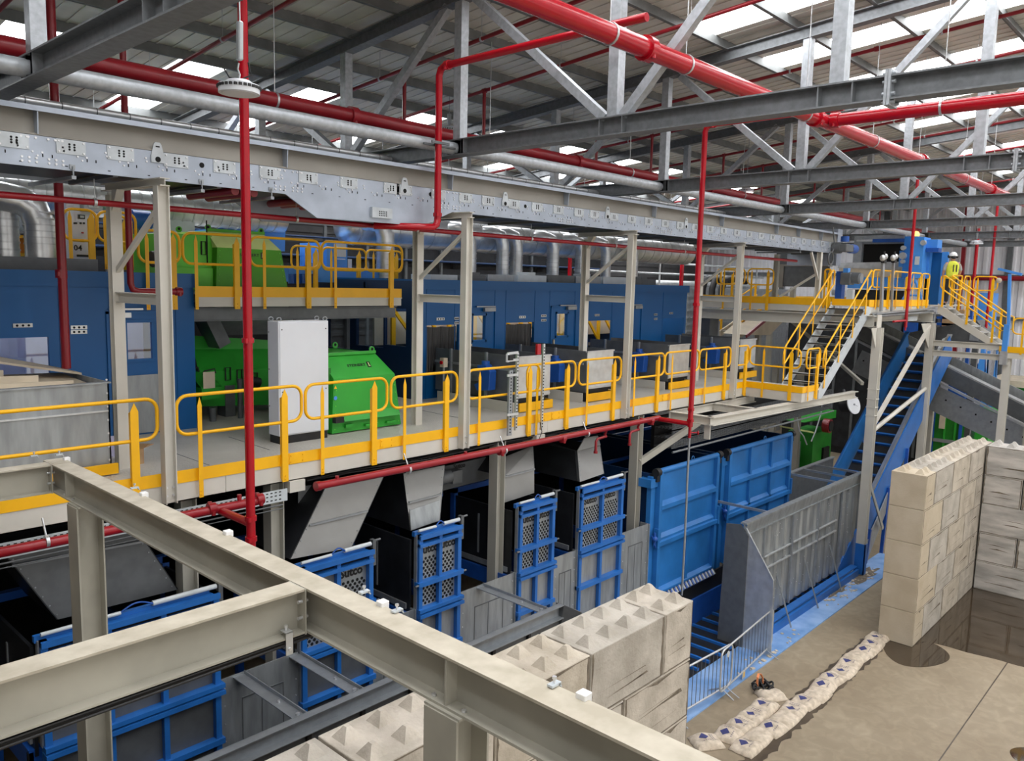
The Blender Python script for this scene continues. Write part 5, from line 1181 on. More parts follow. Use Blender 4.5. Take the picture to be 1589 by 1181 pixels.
# big plain doors
DOORS = [(16.05, 18.9, 1.3, 'first big plain blue bunker door, beside the cream column', 2), (19.45, 23.4, 1.27, 'second big plain blue bunker door, the wider one on the right', 3)]
for (x0, x1, zb, lab, nb) in DOORS:
    zt = 4.33; zh = 2.62; zm = 3.48
    t = thing('bunker_door', ((x0+x1)/2, YG, zb), lab, 'door', 'big blue bunker doors')
    MB().box(x0, x1, YG-0.02, YG+0.02, zb, zt).build('sheet', 'bluedoor', t)
    mb = MB(); mb.tube((x0, YG-0.04, zt), (x1, YG-0.04, zt), 0.07, 14); mb.build('top_tube', 'bluedoor', t)
    mb = MB()
    for x in (x0, x1-0.13): mb.box(x, x+0.13, YG-0.12, YG-0.02, zb, zt-0.03)
    n_ = nb
    for k in range(1, n_ if n_ > 2 else 1):
        x = x0+(x1-x0)*k/n_; mb.box(x-0.05, x+0.05, YG-0.1, YG-0.02, zh, zt)
    for k in range(1, n_):
        x = x0+(x1-x0)*k/n_; mb.box(x-0.05, x+0.05, YG-0.1, YG-0.02, zb, zh)
    mb.build('upright', 'bluedoor', t)
    mb = MB()
    for z in (zm,): mb.prism([V(x0+0.1, YG-0.02, z-0.08), V(x0+0.1, YG-0.13, z-0.08), V(x0+0.1, YG-0.13, z+0.02), V(x0+0.1, YG-0.02, z+0.1)], (x1-x0-0.2, 0, 0))
    mb.prism([V(x0-0.05, YG-0.02, zh-0.1), V(x0-0.05, YG-0.15, zh-0.1), V(x0-0.05, YG-0.15, zh-0.0), V(x0-0.05, YG-0.1, zh+0.02), V(x0-0.05, YG-0.1, zh+0.08), V(x0-0.05, YG-0.02, zh+0.16)], (x1-x0+0.1, 0, 0))
    mb.prism([V(x0+0.1, YG-0.02, zb), V(x0+0.1, YG-0.12, zb), V(x0+0.1, YG-0.12, zb+0.05), V(x0+0.1, YG-0.02, zb+0.12)], (x1-x0-0.2, 0, 0))
    mb.build('crossbar', 'bluedoor', t)
    for x in (x0-0.08, x1+0.03):
        mb = MB(); mb.tube((x-0.05, YG-0.05, zt), (x+0.1, YG-0.05, zt), 0.1, 14); mb.box(x-0.04, x+0.08, YG-0.1, YG+0.12, zt-0.22, zt-0.05); mb.build('hinge', 'black', t)
    MB().box(x0-0.06, x0+0.02, YG-0.16, YG-0.02, zh-0.12, zh+0.35).box(x1-0.02, x1+0.07, YG-0.16, YG-0.02, zh-0.12, zh+0.35).build('cheek_plate', 'bluedoor', t)
    p_ = V(x0+0.55*(x1-x0), YG-0.05, zt+0.1); MB().pipe([p_+V(0.06*math.cos(k*PI/6), 0, 0.06*math.sin(k*PI/6)) for k in range(12)], 0.012, 6, True).build('lifting_eye', 'bluedoor', t)
    for m_, off in (('galv', 0.0), ('black', 0.055), ('bluemotor', 0.11)):
        mb = MB(); x = x0+0.1+off
        while x < x1-0.05: mb.bar((x, YG-0.17, zb-0.17), (x+0.05, YG-0.02, zb-0.02), 0.05, 0.12 if off < 0.05 else 0.09); x += 0.165
        mb.pr = [(0, len(mb.v))]; mb.build('brush_strip', m_, t)
    b = thing('bunker', ((x0+x1)/2, 13, 0.7), 'deep dark blue bunker behind the %s big plain blue door' % ('first' if nb == 2 else 'second, wider'), 'bunker')
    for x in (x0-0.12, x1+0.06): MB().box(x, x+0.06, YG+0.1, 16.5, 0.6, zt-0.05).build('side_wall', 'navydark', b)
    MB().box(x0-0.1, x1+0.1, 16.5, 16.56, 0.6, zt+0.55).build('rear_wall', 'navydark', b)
    mb = MB(); mb.box(x0-0.2, x0-0.02, YG+0.0, YG+0.12, 0.7, zt-0.1); mb.box(x1+0.02, x1+0.14, YG, YG+0.12, 0.7, zt-0.1); mb.box(x0-0.3, x0, YG-0.05, YG+0.3, zt-0.35, zt-0.15); mb.build('door_post', 'bluedoor', b)
    mb = MB(); mb.tube((x0-0.15, YG-0.12, 2.9), (x0-0.15, YG-0.12, 2.6), 0.03, 8); mb.sphere((x0-0.15, YG-0.13, 2.75), 0.07, 0.07, 0.07); mb.tube((x0-0.25, YG-0.1, 2.85), (x0-0.05, YG-0.1, 2.5), 0.02, 6); mb.build('valve', 'bluemotor', b)
    mb = MB(); mb.box(x0, x1, 12.6, 12.68, zt-0.5, zt-0.42); mb.box(x0, x1, 14.2, 14.28, zt-0.3, zt-0.22); mb.build('tie_bar', 'bluemotor', b)

# chutes from the platform into the bunkers
def chute(label, front, dep, side=None, seams=(), m='chute', ms='blacksteel'):
    t = thing('drop_chute', (front[0].x, front[0].y, min(p.z for p in front)), label, 'chute', 'sheet steel drop chutes under the platform')
    n = (front[1]-front[0]).cross(front[-1]-front[0]).normalized()
    MB().prism(front, (0, 0.015, 0)).build('front_sheet', m, t)
    for i, j in ((0, len(front)-1), (1, 2)):
        a, b_ = front[i], front[j]
        MB().prism([a, b_, b_+V(0, dep, 0), a+V(0, dep, 0)], (0.015, 0, 0)).build('side_sheet', ms, t)
    MB().prism([p+V(0, dep, 0) for p in front], (0, 0.015, 0)).build('rear_sheet', ms, t)
    mb = MB()
    for (p, q) in seams: mb.bar(p+V(0, -0.012, 0), q+V(0, -0.012, 0), 0.03, 0.02, (0, 1, 0))
    for (i, j) in ((0, len(front)-1), (1, 2)):
        for k in range(7): mb.cyl(front[i].lerp(front[j], (k+0.5)/7)+(front[i^1 if i < 2 else i]-front[i]).normalized()*0.04, (0, -1, 0), 0.01, 0.01, 6)
    mb.build('seam_and_rivets', 'galv', t)
    return t
A = RY
f = [A(8, 862, 10.55), A(212, 822, 10.55), A(275, 915, 10.5), A(88, 962, 10.5)]
chute('wide dark sheet chute above the far left gate, seen past the foreground column', f, 1.2, m='galvdark', seams=[(A(18, 878, 10.52), A(222, 840, 10.52)), (A(140, 850, 10.52), A(162, 946, 10.49))])
f = [A(510, 745, 10.7), A(600, 728, 10.7), A(545, 850, 10.3), A(450, 868, 10.3)]
t = chute('pale slanting chute dropping to the once lettered gate', f, 1.3, m='chute', seams=[(A(480, 815, 10.45), A(570, 793, 10.45))])
mb = MB().prism([A(463, 756, 11), A(490, 752, 11), A(490, 800, 11), A(463, 840, 11)], (0, 0.02, 0)); mb.build('back_plate', 'galvpanel', t)
f = [A(626, 735, 10.8), A(690, 722, 10.8), A(682, 808, 10.35), A(637, 824, 10.35)]
t = chute('chute with shiny lower plate above the narrow left gate', f, 1.4, m='chute', seams=[(A(634, 780, 10.5), A(684, 767, 10.5))])
MB().prism([A(636, 792, 10.38), A(683, 776, 10.38), A(682, 807, 10.3), A(638, 823, 10.3)], (0, 0.01, 0)).build('lower_plate', 'galvpanel', t)
f = [A(779, 711, 10.8), A(827, 692, 10.8), A(829, 728, 10.45), A(829, 765, 10.35), A(783, 780, 10.35), A(783, 740, 10.45)]
chute('short two-facet chute right of the central cream column', f, 1.4, m='chute', seams=[(A(783, 740, 10.43), A(829, 728, 10.43))])
f = [A(896, 700, 10.8), A(931, 692, 10.8), A(937, 735, 10.35), A(900, 748, 10.35)]
t = chute('dark flared chute with a lit end plate above the widest lettered gate', f, 1.5, m='chute')
mb = MB().prism([A(852, 686, 11.9), A(896, 700, 10.78), A(900, 748, 10.33), A(854, 732, 11.6)], (0, 0.02, 0)); mb.build('flank_sheet', 'galvdark', t)
mb = MB().prism([A(907, 680, 10.9), A(928, 676, 10.9), A(932, 691, 10.78), A(896, 700, 10.78)], (0, 0.02, 0)); mb.build('cap_sheet', 'chute', t)
# small belt drive under the platform
p_ = A(670, 740, 10.9)
t = thing('under_conveyor', p_, 'dark belt frame with blue motor hanging under the platform, left of the central cream column', 'conveyor')
ob = MB().prism([A(655, 732, 11.2), A(760, 708, 11.2), A(762, 742, 11.2), A(655, 770, 11.2)], (0, 0.05, 0)).build('side_frame', 'galvdark', t)
textmesh('Sutco', 0.14, A(713, 723, 11.19), (1, 0, 0.0), (0, 0, 1), 'lettering', 'black', ob, 0.002, 0.004)
c = A(676, 745, 11.0); MB().tube(c, c+V(0.35, 0, 0.02), 0.13, 14).box(c.x+0.35, c.x+0.6, 10.9, 11.1, c.z-0.12, c.z+0.12).build('motor', 'galvdark', t)
c = A(662, 748, 11.0); MB().box(c.x-0.06, c.x+0.1, 10.9, 11.05, c.z-0.25, c.z+0.22).box(c.x-0.06, c.x+0.3, 10.88, 10.96, c.z+0.16, c.z+0.24).box(c.x-0.04, c.x+0.3, 10.88, 10.96, c.z-0.3, c.z-0.2).build('torque_arm', 'bluemotor', t)
# cable trays below the platform edge
t = thing('cable_tray', (5, 10.35, 5.5), 'perforated grey cable tray hanging under the platform edge, left', 'cable tray')
MB().box(-5, 6.3, 10.25, 10.27, 5.42, 5.6).box(-5, 6.3, 10.27, 10.55, 5.42, 5.43).build('tray', 'screen', t)
mb = MB(); x = -4.9; k = 0
while x < 6.2:
    for z in (5.46, 5.52, 5.57): mb.box(x, x+0.035, 10.248, 10.25, z-0.008, z+0.008)
    x += 0.07
o_ = mb.build('slot', 'hole', t); o_['kind'] = 'stuff'
MB().tube((-5, 10.22, 5.36), (6.2, 10.22, 5.38), 0.012, 6).tube((-5, 10.2, 5.32), (6.2, 10.2, 5.33), 0.008, 6).build('cable', 'galvdark', t)
t = thing('cable_bundle', (11, 10.4, 5.6), 'black cables lying along the underside of the platform', 'cable')
mb = MB()
for k in range(5):
    pts = [V(6.7+0.5*i, 10.35+0.04*k+0.02*math.sin(i*1.3+k), 5.63+0.03*math.sin(i*0.9+2*k)) for i in range(19)]
    mb.pipe(pts, 0.014, 6)
mb.build('strand', 'black', t)
t = thing('mesh_tray', (21, 11, 4.5), 'dark wire mesh trays with cables beneath the open framing', 'cable tray')
for j in range(3):
    mb = MB(); z = 5.15-0.24*j
    for k in range(7): mb.tube((17.2, 10.4+0.1*k, z), (27.5, 10.4+0.1*k, z), 0.012, 5); mb.tube((17.2, 10.4, z+0.03*k), (27.5, 10.4, z+0.03*k), 0.008, 5)
    for k in range(84): mb.box(17.3+0.12*k, 17.315+0.12*k, 10.4, 11.0, z, z+0.012); mb.box(17.3+0.12*k, 17.315+0.12*k, 10.395, 10.405, z, z+0.18)
    mb.tube((17.2, 10.5, z+0.03), (24.5, 10.55, z+0.04), 0.03, 6); mb.tube((17.2, 10.6, z+0.03), (24.5, 10.7, z+0.04), 0.03, 6)
    o_ = mb.build('mesh', 'galvdark', t); o_['kind'] = 'stuff'
MB().box(17.2, 27.5, 10.9, 11.0, 4.6, 5.4).build('cable_bed', 'black', t)
MB().tube((17.2, 10.35, 4.58), (27.5, 10.35, 4.58), 0.03, 6).build('tray_edge', 'galv', t)

tag(MB().box(-6, 24.6, 17.0, 17.06, 0, 5.6).build('sheet_partition', 'blacksteel'), 'dark sheet added for the shade far back beneath the lower platform', 'partition')  # added sheet standing in for the darkness under the platform
c = RZ(1237, 712, 0)
t = thing('stool', c, 'small red topped stool on the floor left of the green baler', 'stool')
MB().box(c.x-0.35, c.x+0.35, c.y-0.3, c.y+0.3, 0.85, 0.93).build('seat', 'reddark', t)
for sx in (-0.28, 0.28):
    for sy in (-0.24, 0.24): MB().bar((c.x+sx, c.y+sy, 0), (c.x+sx*0.9, c.y+sy*0.9, 0.85), 0.05, 0.05).build('leg', 'galvdark', t)
c = RZ(1222, 740, 0)
t = thing('control_cabinet', c, 'small grey cabinet with a pale screen at the right end of the big blue doors', 'cabinet')
MB().box(c.x-0.3, c.x+0.3, c.y-0.4, c.y+0.4, 0, 1.7).build('body', 'galvdark', t); MB().box(c.x-0.33, c.x-0.3, c.y-0.28, c.y+0.05, 1.0, 1.5).build('screen', 'screen', t)
p_ = RY(1236, 640, 12); pts = [RY(x, y, 12) for x, y in ((1236, 628), (1237, 650), (1240, 668), (1247, 677), (1252, 690))]
t = thing('hanging_cable', pts[-1], 'pale cable hanging in a loop beneath the foot landing of the stair', 'cable')
MB().pipe(pts, 0.025, 6).pipe([RY(x, y, 12) for x, y in ((1276, 628), (1273, 645), (1266, 668), (1259, 685))], 0.025, 6).build('strand', 'screen', t)
# ================================================================== chain conveyor trough
YW = 8.5
t = thing('trough_wall', (21, YW, 0), 'corrugated galvanised side wall of the conveyor trough with folded end plate, centre right', 'trough wall')
xw0, xw1 = 17.0, 25.4
mb = MB(); pts = []; x = xw0+0.6
while x < xw1: pts += [(x, 0.0), (x+0.2, 0.0), (x+0.24, 0.05), (x+0.44, 0.05)]; x += 0.48
vs = [V(a, YW+d, 0.35) for a, d in pts]+[V(a, YW+d, 2.95) for a, d in pts]; n = len(pts)
mb.add(vs, [(i, i+1, i+1+n, i+n) for i in range(n-1)]); mb.box(xw0+0.6, xw1, YW+0.06, YW+0.08, 0.3, 2.95); mb.build('corrugated_sheet', 'galvpanel', t)
mb = MB(); mb.box(xw0+0.55, xw1, YW-0.06, YW+0.1, 3.08, 3.12); mb.prism([V(xw0+0.6, YW-0.06, 3.09), V(xw0+0.6, YW-0.04, 3.09), V(xw0+0.6, YW+0.02, 2.8), V(xw0+0.6, YW, 2.8)], (xw1-xw0-0.6, 0, 0)); mb.box(xw0+0.6, xw1, YW-0.03, YW+0.03, 2.78, 2.81); mb.build('top_rail', 'galvpanel', t)
mb = MB(); 
for x in (18.6, 20.3, 22.0, 23.7): mb.box(x, x+0.06, YW-0.05, YW, 0.35, 2.8)
mb.build('upright', 'galv', t)
mb = MB()
for a, b_ in ((18.3, 20.25), (20.4, 22.0), (22.1, 23.4)):
    for z in (1.68, 2.0): mb.box(a, b_, YW-0.05, YW-0.0, z-0.015, z+0.015)
mb.build('stiffener', 'galvbright', t)
mb = MB(); rs = random.Random(4)
for k in range(90): mb.cyl((rs.uniform(17.9, 24.5), YW-0.002, rs.uniform(0.5, 2.7)), (0, -1, 0), 0.012, 0.01, 6)
mb.build('rivet', 'bolt', t)
XEp = 17.6
prof = [(9.15, 0.0), (8.95, 3.06), (8.55, 3.08), (7.72, 1.88), (7.66, 0.02)]
mb = MB().prism([V(XEp, y, z) for y, z in prof[2:]]+[V(XEp, 8.42, 0.0)], (0.02, 0, 0)); mb.build('end_plate', 'galvbright', t)  # brighter steel stands in for light caught by this plate
mb = MB().prism([V(XEp-0.03, 9.05, 0.0), V(XEp-0.03, 8.98, 3.0), V(XEp-0.03, 8.6, 3.06), V(XEp-0.03, 8.4, 2.8), V(XEp-0.03, 8.4, 0.0)], (0.02, 0, 0)); mb.build('fold_plate', 'galvdark', t)  # darker steel gives this plate its shaded look
mb = MB().bar((XEp, 8.55, 3.09), (XEp, 7.72, 1.89), 0.04, 0.03); mb.build('trim_edge', 'galvbright', t)
for px, py in ((1228, 975), (1270, 945), (1306, 918)):
    p_ = RZ(px, py, 0.01); MB().bar(p_, (p_.x-0.05, YW-0.02, 1.3), 0.05, 0.02, (0, 1, 0)).build('brace', 'galv', t)
# inner wall beyond the doors and tie bars
t = thing('trough_wall', (24, 10.06, 0.6), 'plain dark inner side wall of the trough, beyond the second big blue door', 'trough wall')
MB().box(23.45, 27.0, 10.03, 10.06, 0.3, 3.08).build('sheet', 'galvdark', t)
MB().box(23.45, 27.0, 9.98, 10.1, 3.08, 3.12).build('top_rail', 'galv', t)
for k, x in enumerate((18.95, 23.5, 24.4, 25.3)):
    tag(MB().channel((x, YW, 3.08), (x, 10.05, 3.08), 0.06, 0.05, 0.012).build('tie_bar', 'galv'), 'galvanised tie bar across the trough, %s from the left of the four at right' % ORD[k], 'tie bar', 'tie bars across the trough')
# left part of the trough
t = thing('trough_wall', (6, 8.43, 0), 'grey channel-topped trough side running behind the left block wall', 'trough wall')
mb = MB().channel((-3, 8.43, 3.05), (10.5, 8.43, 3.05), 0.24, 0.12, 0.012, (0, 0, 1), 1); mb.build('top_channel', 'galv', t)
MB().box(-3, 10.5, 8.42, 8.44, 0.05, 2.94).build('sheet', 'galvdark', t)
MB().prism([V(10.5, 8.5, 3.16), V(10.5, 8.32, 3.17), V(10.7, 8.1, 3.05), V(10.95, 7.9, 2.5), V(10.95, 7.9, 2.2), V(10.5, 8.44, 2.2)], (0.015, 0.0, 0)).build('end_plate', 'galvdark', t)
mb = MB()
for k in range(12): mb.box(0.3+0.85*k, 0.36+0.85*k, 8.37, 8.42, 2.78, 2.9)
mb.build('clip', 'black', t)
for x, n in ((10.17, 'right end, reaching the panel before the central column'), (6.26, 'middle, seen below the foreground crossbeam'), (5.37, 'dusty, left, seen below the foreground crossbeam')):
    t = thing('tie_bar', (x, 9.2, 3.0), 'flat galvanised channel across the left trough, '+n, 'tie bar', 'channels across the left trough')
    MB().box(x-0.09, x+0.09, 8.43, 10.05, 3.09, 3.105).box(x+0.075, x+0.09, 8.43, 10.05, 3.02, 3.15).build('channel', 'galv', t)
    mb = MB().cyl((x, 8.55, 3.105), (0, 0, 1), 0.03, 0.03, 6).cyl((x, 9.0, 3.105), (0, 0, 1), 0.02, 0.03, 6); mb.build('bolt', 'bolt', t)
# level chain bed
t = thing('chain_conveyor', (16, 9.2, 0), 'level black chain belt with blue cross bars in the trough floor', 'conveyor')
MB().box(3, 25.6, 8.5, 9.9, 0.012, 0.04).build('belt', 'black', t)
MB().box(3, 25.8, 9.9, 9.95, 0.02, 0.72).build('side_plate', 'bluemotor', t)
MB().box(3, 25.8, 9.95, 10.0, 0.72, 1.2).build('sealing_strip', 'black', t)
x = 3.2
while x < 25.4:
    MB().box(x, x+0.07, 8.52, 9.88, 0.04, 0.1).build('cross_bar', 'blue', t); x += 0.52
# inclined part
t = thing('inclined_conveyor', (28, 9.2, 0), 'steep blue chain conveyor climbing to the right behind the tall cream post', 'conveyor')
ia, ib = V(25.4, 0, 0.5), V(34.0, 0, 6.3)
sl = (ib-ia).normalized()
mb = MB(); mb.bar((ia.x, 9.25, ia.z), (ib.x, 9.25, ib.z), 1.45, 0.1); mb.build('belt', 'black', t)
for y, side in ((10.05, 'L'), (8.52, 'R')):
    MB().bar((ia.x-1.4*(1 if side == 'L' else 1), y, ia.z-0.6), (ib.x, y, ib.z+0.35), 0.05, 0.95, (0, 0, 1)).build('side_plate', 'blue' if side == 'R' else 'bluedoor', t)
    MB().bar((ia.x-0.2, y+0.06, ia.z+0.55), (ib.x, y+0.06, ib.z+0.8), 0.16, 0.05, (0, 0, 1)).build('cover_flange', 'galvbright' if side == 'R' else 'blue', t)
MB().bar((ia.x-0.2, 8.72, ia.z+0.42), (ib.x, 8.72, ib.z+0.67), 0.3, 0.03, (0, 0.6, 1)).build('liner', 'galvbright', t)
mb = MB(); d = (V(ib.x, 0, ib.z)-V(ia.x, 0, ia.z)); L_ = d.length; k = 0
n_ = int(L_/0.5)
for k in range(n_):
    p_ = V(ia.x, 9.25, ia.z)+d*((k+0.5)/n_); up = V(-d.z, 0, d.x).normalized()
    MB().bar(p_+up*0.08-V(0, 0.7, 0), p_+up*0.08+V(0, 0.7, 0), 0.07, 0.1, up).build('cross_bar', 'blue', t)
mb = MB(); 
for x, z in ((26.3, 1.0), (27.8, 2.1), (29.5, 3.2)):
    mb.bar((x, 8.46, z+0.1), (x-0.25, 8.44, 0.0), 0.1, 0.12)
mb.build('leg', 'bluemotor', t)
mb = MB().prism([V(25.3, 8.43, 0.1), V(26.2, 8.43, 0.1), V(28.6, 8.43, 2.2), V(27.9, 8.43, 2.2)], (0, 0.03, 0)); mb.build('skid_sheet', 'galv', t)
mb = MB(); mb.bar((17.9, 8.22, 0.12), (24.75, 8.22, 0.12), 0.08, 0.22); mb.bar((17.9, 8.34, 0.3), (24.75, 8.34, 0.3), 0.2, 0.04); mb.build('base_rail', 'blue', t)

# ================================================================== ground plate, barriers, bits on the floor
p0, p1 = RZ(1075, 1115, 0), RZ(1372, 895, 0)
tag(MB().box(8, 27.5, p0.y, 8.49, 0.0, 0.03).build('floor_plate', 'bluefloor'), 'long light blue painted floor plate beside the conveyor trough', 'floor plate')
def barrier(p, q, label, nbars=15):
    p, q = Vector((p[0], p[1], 0.03)), Vector((q[0], q[1], 0.03)); d = q-p; Lr = d.length; d.normalize(); n = V(d.y, -d.x, 0)
    t = thing('crowd_barrier', (p+q)/2, label, 'barrier', 'steel crowd barriers')
    c = []; R_ = 0.14; zb, zt = 0.16, 1.08
    for (cx_, cz, a0) in ((Lr-R_, zt-R_, 90), (Lr-R_, zb+R_, 0), (R_, zb+R_, -90), (R_, zt-R_, 180)):
        for i in range(6): a = math.radians(a0-90*i/5); c.append(p+d*(cx_+R_*math.cos(a))+V(0, 0, cz+R_*math.sin(a)))
    MB().pipe(c, 0.021, 10, True).build('frame', 'galvbright', t)
    for k in range(nbars):
        s = Lr*(k+1)/(nbars+1); MB().tube(p+d*s+V(0, 0, zb), p+d*s+V(0, 0, zt), 0.007, 6).build('bar', 'galvdark', t)
    for s in (0.35, Lr-0.35):
        mb = MB(); mb.bar(p+d*s+n*0.3+V(0, 0, 0.015), p+d*s+V(0, 0, zb), 0.03, 0.012); mb.bar(p+d*s-n*0.3+V(0, 0, 0.015), p+d*s+V(0, 0, zb), 0.03, 0.012); mb.build('foot', 'galv', t)
    return t, p, q, d, n
p_, q_ = RZ(1122, 1092, 0.03), RZ(1205, 1012, 0.03)
t, p, q, d, n = barrier((p_.x+0.05, p_.y+0.12), (q_.x-0.05, q_.y+0.12), 'steel crowd barrier standing before the folded end of the trough wall')
MB().cyl(p+d*0.3+n*0.02+V(0, 0, 0.93), n, 0.07, 0.01, 14).build('disc', 'screen', t)
c = p+d*1.25+n*0.03+V(0, 0, 0.02); MB().bar(c+V(0, 0, 0.0), c+V(0, 0, 0.16), 0.16, 0.01, n).build('tag', 'screen', t); MB().bar(c+n*0.008+V(0, 0, 0.04), c+n*0.008+V(0, 0, 0.15), 0.05, 0.005, n).build('tag_mark', 'yellow', t)
q2 = RZ(1120, 1072, 0.03)
barrier((q2.x-2.2, q2.y+0.05), (q2.x+0.15, q2.y-0.12), 'steel crowd barrier partly hidden by the left block wall')
# orange strap and black ropes
c = RZ(1182, 1070, 0.0)
t = thing('lashing_strap', c, 'tangle of black ropes with an orange strap loop on the concrete floor', 'strap')
mb = MB(); rs = random.Random(11)
for k in range(13):
    a = rs.uniform(0, 6.28); cc = c+V(rs.uniform(-0.26, 0.22), rs.uniform(-0.15, 0.17), 0.03+0.05*(k % 3)); r_ = rs.uniform(0.06, 0.13)
    mb.pipe([cc+V(r_*math.cos(j*PI/6+a), r_*0.8*math.sin(j*PI/6+a), 0.03*math.sin(j*PI/3+a)) for j in range(12)], 0.022, 6, True)
mb.build('rope', 'black', t)
mb = MB(); lp = [V(-0.1, 0.05, 0.02), V(-0.12, 0.06, 0.15), V(-0.07, 0.08, 0.27), V(0.02, 0.1, 0.32), V(0.1, 0.09, 0.29), V(0.13, 0.05, 0.2), V(0.08, 0.02, 0.1)]
for a, b_ in zip(lp, lp[1:]): mb.bar(c+a, c+b_, 0.05, 0.01, (1, 0, 1))
mb.build('strap', 'strap', t)

# standing water and damp edges
def damp(y0, y1, x0, x1, label, seed):
    rs = random.Random(seed); up = []; dn = []; x = x0
    while x < x1: up.append(V(x, y1+rs.uniform(-0.04, 0.05), 0.003)); dn.append(V(x, y0-rs.uniform(-0.03, 0.07), 0.003)); x += 0.12
    tag(MB().prism(up+dn[::-1], (0, 0, -0.002)).build('damp_stain', 'damp'), label, 'stain')
damp(5.92, 6.2, 13.2, 20.6, 'dark damp edge along the near side of the front sandbag line', 2)
damp(6.3, 6.5, 15.9, 20.7, 'dark damp edge behind the far half of the sandbag line', 5)
def pool(pts, label, z=0.006):
    P = [RZ(x, y, z) for x, y in pts]; n = len(P); Q = []
    for i in range(n):                                     # round the outline
        a, b_, c_, d_ = P[i-1], P[i], P[(i+1) % n], P[(i+2) % n]
        for k in range(4):
            u = k/4; Q.append(0.5*((2*b_)+(c_-a)*u+(2*a-5*b_+4*c_-d_)*u*u+(3*b_-a-3*c_+d_)*u**3))
    mb = MB().prism(Q, (0, 0, -0.004)); ob = mb.build('puddle', 'water'); tag(ob, label, 'puddle')
pool([(1365, 990), (1392, 984), (1425, 994), (1448, 998), (1470, 1012), (1472, 1024), (1450, 1033), (1420, 1035), (1395, 1030), (1378, 1018), (1370, 1004)], 'dark rounded puddle on the concrete at the foot of the right block wall')
pool([(1425, 992), (1512, 899), (1600, 918), (1640, 960), (1630, 1040), (1589, 1035), (1550, 1024), (1500, 1012), (1470, 1003), (1440, 996)], 'wide puddle filling the corner between the two right block walls')
pool([(1567, 1165), (1578, 1160), (1600, 1162), (1606, 1180), (1585, 1182), (1572, 1176)], 'small dark puddle at the lower right edge of the floor')

# litter on the blue plate
rs = random.Random(21); mb = MB()
for k in range(70):
    q = RZ(*rs.choice([(1325, 905), (1310, 920), (1345, 890), (1290, 935), (1240, 985), (1180, 1030)]), 0.03); c = V(q.x+rs.gauss(0, 0.5), min(8.3, max(p0.y+0.1, q.y+rs.gauss(0, 0.18))), 0.032); w_ = rs.uniform(0.015, 0.06)
    mb.prism([c+V(-w_, -w_*rs.random(), 0), c+V(w_*rs.random(), -w_, 0), c+V(w_, w_*rs.random(), 0), c+V(-w_*rs.random(), w_, 0)], (0, 0, rs.uniform(0.004, 0.03)))
o_ = tag(mb.build('litter', 'tan'), 'scattered pale scraps and dust on the light blue floor plate', 'litter'); o_['kind'] = 'stuff'
for i_, (px, py, sx, sy) in enumerate(((1340, 893, 0.9, 0.22), (1300, 915, 0.7, 0.15))):
    q = RZ(px, py, 0.03); P = []
    for k in range(22):
        a = 2*PI*k/22; r_ = 1+rs.uniform(-0.35, 0.35); P.append(V(q.x+sx*r_*math.cos(a), min(8.4, max(p0.y+0.05, q.y+sy*r_*math.sin(a))), 0.0315))
    tag(MB().prism(P, (0, 0, -0.001)).build('dust_patch', 'stain'), 'brown dust patch on the blue floor plate, %s the tall post foot' % ('around' if i_ == 0 else 'just left of'), 'stain')
